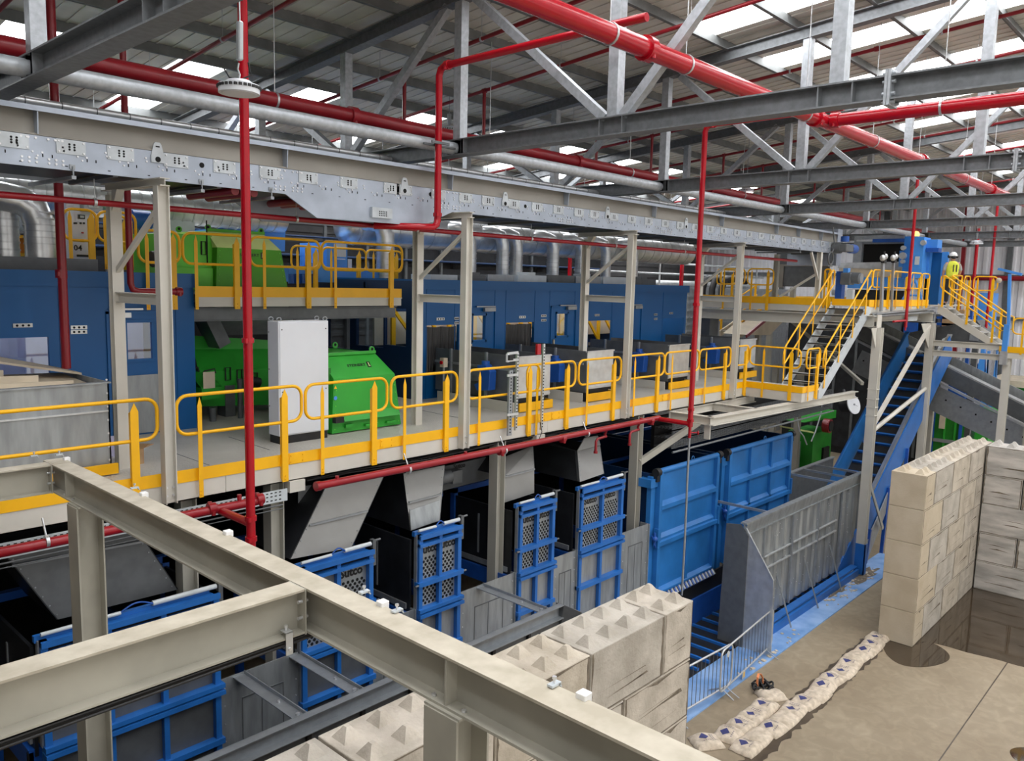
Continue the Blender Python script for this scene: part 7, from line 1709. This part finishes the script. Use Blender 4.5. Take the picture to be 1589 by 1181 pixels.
# second, darker belt above it
t = thing('belt_conveyor', (34.5, 9.5, 7), 'dark grey belt conveyor side seen under the descending stair', 'conveyor')
pa, pb = RX(1385, 520, 35.5), RX(1545, 500, 35.5)
MB().prism([RX(1392, 540, 35.5), RX(1545, 532, 35.5), RX(1515, 497, 35.5), RX(1400, 518, 35.5)], (1.2, 0, 0)).build('side_plate', 'galvdark', t)
p_ = RX(1511, 524, 35.4); MB().box(35.4, 35.5, p_.y-0.15, p_.y+0.15, p_.z-0.12, p_.z+0.12).build('bearing', 'galv', t)
mb = MB().box(35.7, 35.9, p_.y-0.1, p_.y+0.1, 0, p_.z-0.2); p2 = RX(1410, 530, 35.5); mb.box(35.7, 35.9, p2.y-0.1, p2.y+0.1, 0, p2.z-0.2); mb.build('leg', 'galvdark', t)
# bales of wood seen through
for k, (y0, y1) in enumerate(((481, 489), (493, 506), (507, 518))):
    a, b_ = RX(1461, y1, 39), RX(1497-4*k, y0, 39)
    tag(MB().box(39, 40, b_.y, a.y, a.z, b_.z).build('stored_board', 'cardboard'), 'brown board pack beneath the descending stair, %s of the stack' % ['top', 'middle', 'bottom'][k], 'board pack', 'stacked brown board packs')
mb = MB(); a, b_ = RX(1459, 520, 39.4), RX(1499, 480, 39.4)
for z in (a.z-0.1, (a.z+b_.z)/2-0.14, b_.z-0.45): mb.box(39.0, 40.2, b_.y-0.1, a.y+0.1, z, z+0.1)
for yy in (a.y+0.05, b_.y-0.15): mb.box(39.9, 40.1, yy, yy+0.12, 0, b_.z+0.2)
tag(mb.build('storage_rack', 'bluemotor'), 'blue rack holding the brown board packs', 'rack')
# blue steelwork at far right back
t = thing('blue_stand', (41, 8, 0), 'blue steel machine stand below the right landing', 'machine stand')
for (x0, y0, x1, y1) in ((1522, 545, 1532, 600), (1534, 540, 1546, 606), (1515, 520, 1528, 560)):
    a, b_ = RX(x0, y1, 42), RX(x1, y0, 42); MB().prism([V(42, a.y, a.z-1.5), V(42, b_.y-0.2, a.z-1.5), V(42, b_.y, b_.z), V(42, a.y-0.2, b_.z)], (0.3, 0, 0)).build('strut', 'bluemach', t)
a, b_ = RX(1516, 500, 43), RX(1542, 455, 43); MB().box(43, 44, b_.y, a.y, a.z-1, b_.z).build('body', 'bluemach', t)
a, b_ = RX(1466, 620, 42), RX(1522, 560, 42); MB().box(42.4, 43, b_.y, a.y, a.z, b_.z-0.2).build('base_frame', 'bluemotor', t)
mb = MB(); 
for k in range(4): p_, q_ = RX(1475+10*k, 590, 41.5), RX(1490+9*k, 548, 41.5); mb.tube(p_, q_, 0.07, 8)
mb.build('strut_pipe', 'galv', t)
for py in (0, 1): pass
a = RX(1522, 600, 42); MB().box(42.1, 42.3, a.y-0.3, a.y, 0, a.z).build('leg', 'bluemotor', t)
# the big press on the landing
def rectX(px0, py0, px1, py1, X):
    p_, q_ = RX(px0, py0, X), RX(px1, py1, X); return (min(p_.y, q_.y), max(p_.y, q_.y), min(p_.z, q_.z), max(p_.z, q_.z))
def xbox(t, name, m, px0, py0, px1, py1, X, d=0.3, zlo=None, bev=0.0):
    r = rectX(px0, py0, px1, py1, X); return MB().box(X, X+d, r[0], r[1], r[2] if zlo is None else zlo, r[3]).build(name, m, t, bev)
t = thing('bag_opener', (33.5, 11, ZL), 'blue hydraulic feed machine with dark opening on the raised landing', 'machine')
xbox(t, 'opening', 'hole', 1336, 378, 1402, 408, 33.6, 0.1)
xbox(t, 'side_post', 'galv', 1326, 368, 1336, 408, 33.4, 0.3); xbox(t, 'head_plate', 'galv', 1326, 366, 1404, 378, 33.5, 0.2)
MB().prism([RX(1300, 408, 33.3), RX(1402, 406, 33.3), RX(1402, 418, 33.3), RX(1300, 416, 33.3)], (0.8, 0, 0)).build('sill', 'galvbright', t)
MB().prism([RX(1302, 416, 33.35), RX(1402, 418, 33.35), RX(1402, 430, 33.35), RX(1302, 430, 33.35)], (0.7, 0, 0)).build('lower_plate', 'tan', t)
xbox(t, 'cylinder', 'bluemotor', 1354, 371, 1406, 375.5, 33.3, 0.12); xbox(t, 'cylinder', 'galvbright', 1329, 372, 1354, 374.5, 33.3, 0.12)
xbox(t, 'front_beam', 'bluemach', 1316, 430, 1402, 449, 33.3, 0.6); xbox(t, 'base', 'blacksteel', 1316, 449, 1402, 462, 33.4, 0.5, ZL)
xbox(t, 'column', 'blue', 1404, 367, 1419, 432, 32.7, 0.8); xbox(t, 'column', 'bluemach', 1419, 368, 1429, 432, 32.65, 0.8)
xbox(t, 'cheek', 'bluemach', 1396, 389, 1405, 414, 32.8, 0.4); xbox(t, 'head_block', 'bluemach', 1430, 372, 1454, 386, 33.0, 0.6); xbox(t, 'column', 'bluemach', 1429, 384, 1440, 432, 33.2, 0.5)
xbox(t, 'control_panel', 'screen', 1420, 398, 1426, 411, 32.62, 0.03); xbox(t, 'bracket', 'bluemotor', 1437, 385, 1456, 391, 32.9, 0.4)
xbox(t, 'cabinet_inside', 'hole', 1437, 394, 1445, 461, 33.6, 0.3, ZL); xbox(t, 'cabinet_door', 'navy', 1444, 392, 1463, 461, 33.5, 0.05, ZL); xbox(t, 'door_edge', 'bluemach', 1462, 391, 1466, 461, 33.48, 0.08, ZL)
p_ = RX(1419, 363.5, 32.8); MB().sphere(p_+V(0.2, 0, 0), 0.12, 0.12, 0.13, 10, 6).build('beacon', 'amber', t)
for px, py, r_ in ((1402, 397, 0.13), (1403, 385, 0.09), (1434, 377, 0.1), (1402, 406, 0.08)): c = RX(px, py, 32.7); MB().tube(c, c+V(-0.15, 0, 0), r_, 10).build('valve', 'galvbright', t)
mb = MB(); c = RX(1417, 450, 32.7); mb.tube(c+V(0, 0.4, -0.5), c+V(0, -0.05, 0.4), 0.05, 8); mb.tube(c+V(0, -0.4, -0.5), c+V(0, -0.05, 0.35), 0.05, 8); mb.tube(c+V(0, 0.3, -0.2), c+V(0, -0.3, -0.2), 0.04, 8); mb.build('lever', 'bluemach', t)
c = RX(1308, 434, 27.4); t = thing('gear_motor', c, 'grey geared motor on the landing beside the stair head', 'motor')
xbox(t, 'mount', 'bluemotor', 1298, 421, 1306, 446, 27.5, 0.3, ZL)
xbox(t, 'gearbox', 'galvdark', 1304, 423, 1319, 442, 27.3, 0.4, None, 0.03)
a_, b_ = RX(1318, 431, 27.5), RX(1334, 432, 27.5); MB().tube(a_, b_, 0.19, 16).build('motor', 'galvdark', t); MB().tube(b_, b_+V(0, -0.07, 0), 0.16, 16).build('fan_cover', 'galv', t)
c = RX(1313, 420, 27.4); MB().box(27.35, 27.55, c.y-0.08, c.y+0.08, c.z-0.08, c.z+0.08).build('terminal_box', 'bluemach', t)
a_, b_ = RX(1292, 454, 28), RX(1311, 455, 28); MB().tube(a_, b_, 0.1, 12).build('roller', 'galvbright', t)
c = RX(1320, 455, 27.3); MB().box(27.2, 27.4, c.y-0.1, c.y+0.1, ZL, c.z+0.12).build('switch_box', 'screen', t)
t = thing('sheet_hopper', (28, 13, ZL), 'grey-green sheet hopper under the head of the overhead conveyor', 'hopper')
XH = 28.4
xbox(t, 'lower_plate', 'galvdark', 1206, 413, 1285, 446, XH, 0.05); xbox(t, 'upper_plate', 'galvdark', 1206, 380, 1288, 411, XH+0.3, 0.05); xbox(t, 'ledge', 'skirt', 1206, 410, 1285, 413.5, XH-0.05, 0.4); xbox(t, 'corner_plate', 'skirt', 1206, 413, 1214, 446, XH-0.03, 0.1)
xbox(t, 'leg', 'pebbledk', 1226, 446, 1232, 462, XH, 0.15, ZL); xbox(t, 'leg', 'pebbledk', 1270, 446, 1275, 462, XH, 0.15, ZL)
# yellow stair and tan chute behind, left of the main stair
t = thing('steel_stair', (27, 15.5, 6), 'yellow railed stair far behind, seen left of the main stair', 'stair')
s0, s1 = RX(1180, 540, 27.5), RX(1225, 488, 27.5)
s0, s1 = RY(1148, 520, 15.5), RY(1205, 478, 15.5)
MB().bar(s0, s1, 0.06, 0.25).bar(s0+V(0, 0.9, 0), s1+V(0, 0.9, 0), 0.06, 0.25).build('stringer', 'tan', t)
for k in range(6): p_ = s0.lerp(s1, (k+0.5)/6); MB().box(p_.x-0.15, p_.x+0.15, 15.5, 16.4, p_.z, p_.z+0.05).build('tread', 'galvbright', t)
for oy in (-0.05, 0.95):
    mb = MB(); mb.tube(s0+V(0, oy, 1.0), s1+V(0, oy, 1.0), 0.03, 8); mb.tube(s0+V(0, oy, 0.55), s1+V(0, oy, 0.55), 0.03, 8)
    for f in (0.05, 0.5, 0.95): p_ = s0.lerp(s1, f)+V(0, oy, 0); mb.bar(p_, p_+V(0, 0, 1.0), 0.09, 0.03, (1, 0, 0))
    mb.build('handrail', 'yellow', t)
mb = MB(); mb.box(s0.x, s0.x+0.2, 15.6, 15.8, 0, s0.z); mb.box(s1.x-0.2, s1.x, 15.6, 15.8, 0, s1.z); mb.build('post', 'pebbledk', t)
t = thing('tan_chute', RY(1205, 505, 14.5), 'tan sloping sheet with red edging behind the main stair', 'chute')
MB().prism([RY(1165, 520, 14.5), RY(1195, 520, 14.5), RY(1222, 492, 14.5), RY(1200, 490, 14.5)], (0, 1.2, 0)).build('sheet', 'tan', t)
MB().bar(RY(1158, 522, 14.45), RY(1196, 490, 14.45), 0.06, 0.12).build('edge', 'reddark', t)
mb = MB(); p_ = RY(1180, 520, 14.6); mb.box(p_.x-0.1, p_.x+0.1, 14.6, 14.8, 0, p_.z); mb.build('leg', 'pebbledk', t)
p_ = RY(1108, 505, 13.9)
t = thing('platform_column', (p_.x, 13.9, 0), 'thick grey column left of the yellow railed rear stair', 'column'); MB().box(p_.x-0.3, p_.x+0.3, 13.9, 14.3, 0, 7.6).build('shaft', 'galvdark', t)
# coil and pale blockwork beyond
r = rectY(1110, 432, 1142, 475, 19)
t = thing('cable_chain', (r[0], 19, r[2]), 'black looped cable chain on the pale boxed wall behind the frames', 'cable chain')
for k in range(3):
    y = 18.8+0.5*k; mb = MB(); mb.pipe([V(r[0]+0.3, y, r[2]), V(r[0]+0.3, y, r[3]-0.5), V(r[0]+0.5, y, r[3]-0.1), V(r[0]+0.9, y, r[3]), V(r[1]+0.5, y, r[3]-0.1)], 0.16, 8); mb.build('loop', 'black', t)
r = rectY(1068, 446, 1185, 520, 21)
t = thing('baler_house', (r[0]+1, 21, 0), 'pale grey ribbed machine housing far behind the frames, right of the long cabin', 'machine')
MB().box(r[0], r[1]+3, 21, 22.6, 0, r[3]).build('body', 'galvpanel', t)
mb = MB(); z = 5
while z < r[3]: mb.box(r[0], r[1]+3, 20.95, 21, z, z+0.1); z += 0.35
mb.build('rib', 'galv', t)
t = thing('rear_gallery', (34, 23, 9), 'pale railed gallery with a belt far back under the overhead conveyor', 'gallery')
z_ = RY(1060, 410, 23).z
mb = MB()
for oz in (0.0, 0.55): mb.tube((29, 23, z_-oz), (48, 23, z_-oz), 0.05, 8)
for k in range(9): mb.tube((29.5+2.2*k, 23, z_-1.6), (29.5+2.2*k, 23, z_), 0.05, 8)
mb.build('handrail', 'galvbright', t)
MB().tube((29, 23.4, z_-1.1), (48, 23.4, z_-1.1), 0.22, 10).build('pipe', 'galvbright', t)
MB().box(29, 48, 23.2, 24, z_-1.75, z_-1.6).build('floor', 'galvdark', t)
mb = MB()
for k in range(8): mb.box(29.4+2.2*k, 30.6+2.2*k, 23.5, 23.9, z_-1.6, z_-0.95)
mb.build('belt_housing', 'black', t)
mb = MB()
for k in range(5): mb.box(29.5+4.4*k, 29.7+4.4*k, 23.4, 23.6, 0, z_-1.75)
mb.build('post', 'galvdark', t)
t = thing('wall_rack', (24, 27, 8), 'dark steel shelving along the rear wall beneath the silver duct', 'rack')
for z in (9.2, 10.0): MB().box(8, 36, 26.6, 27.6, z-0.5, z).build('shelf', 'blacksteel', t)
mb = MB(); mb.tube((8, 26.4, 9.5), (36, 26.4, 9.5), 0.05, 8); mb.tube((8, 26.4, 10.2), (36, 26.4, 10.2), 0.04, 8); mb.build('pipe', 'navydark', t)
mb = MB()
for k in range(15): mb.box(8+2*k, 8.12+2*k, 26.5, 26.6, 0, 11)
mb.build('upright', 'galvdark', t)
p_ = RY(885, 395, 20); tag(MB().tube((p_.x, 20, 0), (p_.x, 20, 10.0), 0.08, 10).build('sprinkler_dropper', 'red'), 'bright red vertical pipe behind the long cabin, between two ducts', 'pipe')
p_ = RY(1058, 420, 20); tag(MB().tube((p_.x, 20, 0), (p_.x, 20, 10.4), 0.1, 10).build('sprinkler_dropper', 'red'), 'red vertical pipe behind the right end of the long cabin', 'pipe')

# ================================================================== person on the landing
PX_, PY_ = 33.0, 8.45
t = thing('person', (PX_, PY_, ZL), 'person in white helmet and yellow vest standing on the landing with back turned', 'person')
def skin(name, m, nodes, edges, parent, lv=2):
    me = bpy.data.meshes.new(name); me.from_pydata([n[0] for n in nodes], edges, [])
    ob = bpy.data.objects.new(name, me); COL.objects.link(ob); ob.parent = parent
    ob.modifiers.new('skin', 'SKIN')
    for i, n in enumerate(nodes):
        r_ = n[1]; me.skin_vertices[0].data[i].radius = r_ if isinstance(r_, tuple) else (r_, r_)
    me.skin_vertices[0].data[0].use_root = True
    sb = ob.modifiers.new('sub', 'SUBSURF'); sb.levels = lv; sb.render_levels = lv
    me.materials.append(M[m]); return ob
# facing +Y-ish away; shoulders along X
fx = V(0.55, -0.83, 0); fx.normalize()                        # to the person's right-hand side in view
def L_(s, f, z):                                             # sideways, forward, height
    fwd = V(0.83, 0.55, 0); return tuple(fx*s+fwd*f+V(0, 0, z))
body = [(L_(0, 0, 0.98), (0.15, 0.12)), (L_(0, 0, 1.2), (0.16, 0.12)), (L_(0, 0, 1.4), (0.18, 0.12)), (L_(0, 0.0, 1.5), (0.07, 0.07)), (L_(0, 0.03, 1.58), (0.06, 0.06)), (L_(0, 0.05, 1.68), (0.085, 0.1)), (L_(0, 0.05, 1.76), (0.075, 0.09)),
        (L_(-0.2, 0, 1.44), 0.065), (L_(-0.27, -0.02, 1.2), 0.05), (L_(-0.25, 0.12, 1.0), 0.038), (L_(-0.23, 0.2, 0.95), 0.03),
        (L_(0.2, 0, 1.44), 0.065), (L_(0.27, -0.02, 1.2), 0.05), (L_(0.25, 0.12, 1.0), 0.038), (L_(0.23, 0.2, 0.95), 0.03),
        (L_(-0.1, 0, 0.9), 0.1), (L_(-0.11, 0.02, 0.5), 0.065), (L_(-0.12, -0.02, 0.1), 0.045), (L_(-0.12, 0.12, 0.05), 0.04),
        (L_(0.1, 0, 0.9), 0.1), (L_(0.11, 0.02, 0.5), 0.065), (L_(0.12, -0.02, 0.1), 0.045), (L_(0.12, 0.12, 0.05), 0.04)]
ed = [(0, 1), (1, 2), (2, 3), (3, 4), (4, 5), (5, 6), (2, 7), (7, 8), (8, 9), (9, 10), (2, 11), (11, 12), (12, 13), (13, 14), (0, 15), (15, 16), (16, 17), (17, 18), (0, 19), (19, 20), (20, 21), (21, 22)]
skin('body', 'skin', body, ed, t)
def loft(name, m, rings, parent):                            # elliptical rings (height, half width, half depth)
    mb = MB(); n = 18; vs = []
    for (z, w_, d_) in rings:
        for i in range(n): vs.append(V(*L_(w_*math.cos(2*PI*i/n), d_*math.sin(2*PI*i/n), z))+parent.location)
    fs = [(j*n+i, j*n+(i+1) % n, (j+1)*n+(i+1) % n, (j+1)*n+i) for j in range(len(rings)-1) for i in range(n)]+[tuple(range(n)), tuple(range((len(rings)-1)*n, len(rings)*n))]
    return mb.add(vs, fs, True).build(name, m, parent)
loft('vest', 'hivis', [(0.92, 0.19, 0.15), (1.05, 0.19, 0.15), (1.2, 0.2, 0.155), (1.35, 0.215, 0.155), (1.44, 0.2, 0.14), (1.51, 0.12, 0.1), (1.53, 0.08, 0.075)], t)
loft('waistband', 'cloth', [(0.8, 0.19, 0.14), (0.9, 0.185, 0.145), (0.96, 0.175, 0.14)], t)
loft('head', 'skin', [(1.5, 0.06, 0.06), (1.56, 0.06, 0.065), (1.6, 0.075, 0.09), (1.66, 0.08, 0.1), (1.74, 0.078, 0.1), (1.8, 0.05, 0.07)], t)
loft('hair', 'cloth', [(1.6, 0.06, 0.08), (1.66, 0.083, 0.09), (1.73, 0.082, 0.09)], t).location = fx*0-V(0.83, 0.55, 0)*0.02
for s in (-1, 1):
    skin('sleeve', 'greycloth', [(L_(0.17*s, 0, 1.45), 0.08), (L_(0.23*s, 0, 1.36), 0.07), (L_(0.275*s, -0.02, 1.18), 0.06)], [(0, 1), (1, 2)], t)
    skin('trouser_leg', 'cloth', [(L_(0.09*s, 0, 0.98), 0.125), (L_(0.11*s, 0.02, 0.5), 0.085), (L_(0.12*s, -0.02, 0.1), 0.065)], [(0, 1), (1, 2)], t)
    skin('boot', 'black', [(L_(0.12*s, -0.04, 0.06), 0.055), (L_(0.12*s, 0.08, 0.05), 0.05), (L_(0.12*s, 0.17, 0.045), 0.042)], [(0, 1), (1, 2)], t)
    for k in range(5):                                       # fingers
        a = V(*L_((0.23+0.012*(k-2))*s, 0.2+0.01*(k % 2), 0.95)); MB_ = MB().pipe([a+t.location, a+t.location+V(0.02, 0.03, -0.02-0.006*(k % 3)), a+t.location+V(0.03, 0.045, -0.05-0.008*(k % 3))], 0.009, 6); MB_.build('finger', 'skin', t)
o_ = V(*L_(0, 0.03, 1.72))+t.location
mb = MB(); n = 16; vs = []
for j in range(6):
    a = (PI/2)*j/5
    for i in range(n): vs.append(o_+V(0.135*math.cos(a)*math.cos(2*PI*i/n), 0.135*math.cos(a)*math.sin(2*PI*i/n), 0.13*math.sin(a)))
mb.add(vs, [(j*n+i, j*n+(i+1) % n, (j+1)*n+(i+1) % n, (j+1)*n+i) for j in range(5) for i in range(n)], True); mb.tube(o_-V(0, 0, 0.015), o_+V(0, 0, 0.005), 0.15, 18); mb.build('helmet', 'helmet', t)
mb = MB()
for s in (-1, 1): c = o_+fx*0.13*s-V(0, 0, 0.03); mb.sphere(c, 0.04, 0.05, 0.06, 10, 6)
mb.build('ear_defender', 'black', t)
mb = MB(); c = V(*L_(0.03, -0.165, 1.28))+t.location
for s in (-0.05, 0.05): mb.bar(c+fx*s-V(0, 0, 0.12), c+fx*s+V(0, 0, 0.12), 0.03, 0.02, (0.83, 0.55, 0))
mb.build('vest_print', 'black', t)
t.scale = (1.06, 1.06, 1.06)
# ================================================================== foreground steelwork
ZTF = 6.7; HB = 0.3; WB = 0.185
XA, XBm = 2.80, 2.80+WB
XM = (XA+XBm)/2
t = thing('long_beam', (XM, 5, ZTF-HB), 'long pale grey I-beam running diagonally through the foreground, dusty on top', 'beam')
ye = RZ(85, 712, ZTF).y
MB().box(XA, XBm, -1.5, ye, ZTF-0.016, ZTF).build('top_flange', 'foretop', t)
MB().box(XA, XBm, -1.5, ye, ZTF-HB, ZTF-HB+0.016).build('bottom_flange', 'fore', t)
MB().box(XM-0.006, XM+0.006, -1.5, ye, ZTF-HB+0.016, ZTF-0.016).build('web', 'fore', t)
mb = MB()
ys = [RX(690, 1060, XA).y, RX(100, 745, XA).y]
for y in ys:
    for s in (-1, 1): mb.box(XM+s*0.006, XM+s*(WB/2-0.004), y-0.006, y+0.006, ZTF-HB+0.016, ZTF-0.016)
mb.build('stiffener', 'fore', t)
mb = MB()
for y in ys:
    for dy in (-0.12, 0.12): mb.cyl((XM-0.06, y+dy, ZTF-HB+0.016), (0, 0, 1), 0.014, 0.014, 6)
mb.build('bolt', 'bolt', t)
MB().prism([V(XA+0.02, ye-0.28, ZTF), V(XBm-0.0, ye-0.28, ZTF), V(XBm, ye, ZTF), V(XA+0.02, ye, ZTF)], (0, 0, 0.002)).build('end_plate', 'foretop', t)
# crossbeams to the left
for yb, lab in ((RX(463, 935, XA).y, 'wide pale grey I-beam joining the long foreground beam from the left, cables beneath'), (RX(75, 735, XA).y-0.03, 'short pale grey I-beam at the far end of the long foreground beam, left edge')):
    near = yb < 7
    t = thing('cross_beam', (0, yb, ZTF-HB), lab, 'beam')
    z1 = ZTF-0.003
    MB().box(-4, XA-0.012, yb-WB/2, yb+WB/2, z1-0.014, z1).build('top_flange', 'foretop', t)
    MB().box(-4, XA-0.012, yb-WB/2, yb+WB/2, z1-HB, z1-HB+0.014).build('bottom_flange', 'fore', t)
    MB().box(-4, XA-0.012, yb-0.005, yb+0.005, z1-HB+0.014, z1-0.014).build('web', 'fore', t)
    MB().box(XA-0.012, XA-0.002, yb-WB/2-0.005, yb+WB/2+0.005, z1-HB-0.005, z1-0.0).build('end_plate', 'fore', t)
    mb = MB()
    for z in (z1-0.09, z1-0.2):
        for s in (-0.06, 0.06): mb.cyl((XA-0.012, yb+s, z), (-1, 0, 0), 0.013, 0.03, 6); mb.cyl((XA+0.0, yb+s, z), (1, 0, 0), 0.013, 0.03, 6)
    mb.build('bolt', 'bolt', t)
    if near:
        for k, (oy, oz) in enumerate(((-0.05, -0.012), (-0.075, -0.018), (-0.06, -0.03), (-0.085, -0.035), (-0.045, -0.04))):
            c = MB().pipe([V(-4+0.5*i, yb+oy, z1-HB+oz-0.02*math.sin(PI*min(1, max(0, (i+2)/16)))*(1 if k > 1 else 0.4)) for i in range(15)]+[V(3.15, yb+oy+0.02, z1-HB+oz-0.02), V(3.4, yb+oy+0.03, z1-HB+oz-0.02)], 0.009, 6)
            if k == 0: tb = thing('cable', (0, yb, z1-HB-0.1), 'black cables strung below the wide foreground crossbeam', 'cable')
            c.build('strand', 'black', tb)
        xc = RY(449, 1010, yb-0.1).x
        t2 = thing('cable_clip', (xc, yb-WB/2, z1-HB-0.1), 'zinc beam clip holding the black cables below the crossbeam end', 'clip')
        mb = MB(); mb.box(xc-0.025, xc+0.025, yb-WB/2-0.012, yb-WB/2-0.006, z1-HB-0.1, z1-HB+0.05); mb.box(xc-0.025, xc+0.025, yb-WB/2-0.012, yb-WB/2+0.06, z1-HB+0.045, z1-HB+0.052); mb.build('strap', 'galvbright', t2)
        mb = MB(); mb.cyl((xc, yb-WB/2+0.03, z1-HB+0.052), (0, 0, 1), 0.008, 0.03, 6); mb.cyl((xc, yb-WB/2+0.03, z1-HB+0.07), (0, 0, 1), 0.013, 0.015, 6); mb.cyl((xc, yb-WB/2-0.012, z1-HB-0.06), (0, -1, 0), 0.012, 0.012, 6); mb.build('bolt', 'bolt', t2)
# columns
for y, lab in ((RX(113, 770, XA).y-0.05, 'pale grey foreground column under the far end of the long beam'), (ys[0], 'pale grey foreground column under the long beam, bottom centre')):
    t = thing('foreground_column', (XM, y, 0), lab, 'column')
    h = 0.26
    MB().box(XM-0.125, XM-0.11, y-0.13, y+0.13, 0.02, ZTF-HB-0.014).box(XM+0.11, XM+0.125, y-0.13, y+0.13, 0.02, ZTF-HB-0.014).box(XM-0.11, XM+0.11, y-0.006, y+0.006, 0.02, ZTF-HB-0.014).build('shaft', 'fore', t)
    MB().box(XM-0.115, XM+0.115, y-0.14, y+0.14, ZTF-HB-0.014, ZTF-HB).build('cap_plate', 'fore', t)
    MB().box(XM-0.16, XM+0.16, y-0.18, y+0.18, 0, 0.02).build('base_plate', 'fore', t)
# little clamps on the far flange
def beam_clamp(px, py, label, edge=None):
    p_ = RZ(px, py, ZTF); t = thing('beam_clamp', p_, label, 'clamp', 'zinc clamps on the foreground beams')
    mb = MB(); mb.bar(p_+V(-0.035, 0, 0.012), p_+V(0.035, 0, 0.012), 0.035, 0.012); mb.bar(p_+V(0.02, 0, 0.012), p_+V(0.04, 0, -0.01), 0.035, 0.008); mb.build('jaw', 'screen', t)
    mb = MB(); mb.cyl(p_+V(0, 0, 0.015), (0, 0, 1), 0.006, 0.035, 8); mb.cyl(p_+V(0, 0, 0.04), (0, 0, 1), 0.012, 0.012, 8); mb.build('bolt', 'bolt', t)
for px, py, lab in ((860, 1065, 'zinc screw clamp on the long beam, nearest the camera'), (616, 950, 'zinc screw clamp on the long beam, just right of the white block'), (565, 921, 'zinc screw clamp on the long beam, just left of the white block'), (209, 759, 'zinc screw clamp on the long beam, before the leftmost wide yellow post'), (92, 707, 'zinc screw clamp at the far end of the long beam'), (53, 709, 'zinc screw clamp on the short far crossbeam')):
    beam_clamp(px, py, lab)
for px, py, lab in ((600, 937, 'small white plastic block on the far flange of the long beam, between two clamps'), (912, 1079, 'small white plastic block on the far flange, lower right'), (358, 828, 'small white plastic fitting on the long beam below the left red valve'), (228, 768, 'small white plastic fitting on the long beam, before the nearest cream post'), (108, 713, 'small white plastic fitting at the far end of the long beam')):
    p_ = RZ(px, py, ZTF); p_ = V(XBm-0.01, p_.y, ZTF)
    tag(MB().box(XBm-0.03, XBm+0.03, p_.y-0.03, p_.y+0.03, ZTF-0.02, ZTF+0.03).build('clip_block', 'helmet', None, 0.004), lab, 'block')
# ================================================================== daylight
w = bpy.data.worlds.new('daylight'); SC.world = w; w.use_nodes = True
bg = w.node_tree.nodes['Background']; bg.inputs['Color'].default_value = (1.0, 0.965, 0.91, 1); bg.inputs['Strength'].default_value = 1.0
SC.view_settings.view_transform = 'Standard'; SC.view_settings.look = 'None'; SC.view_settings.gamma = 1.0
SC.view_settings.use_curve_mapping = False
SC.view_settings.exposure = 0.0
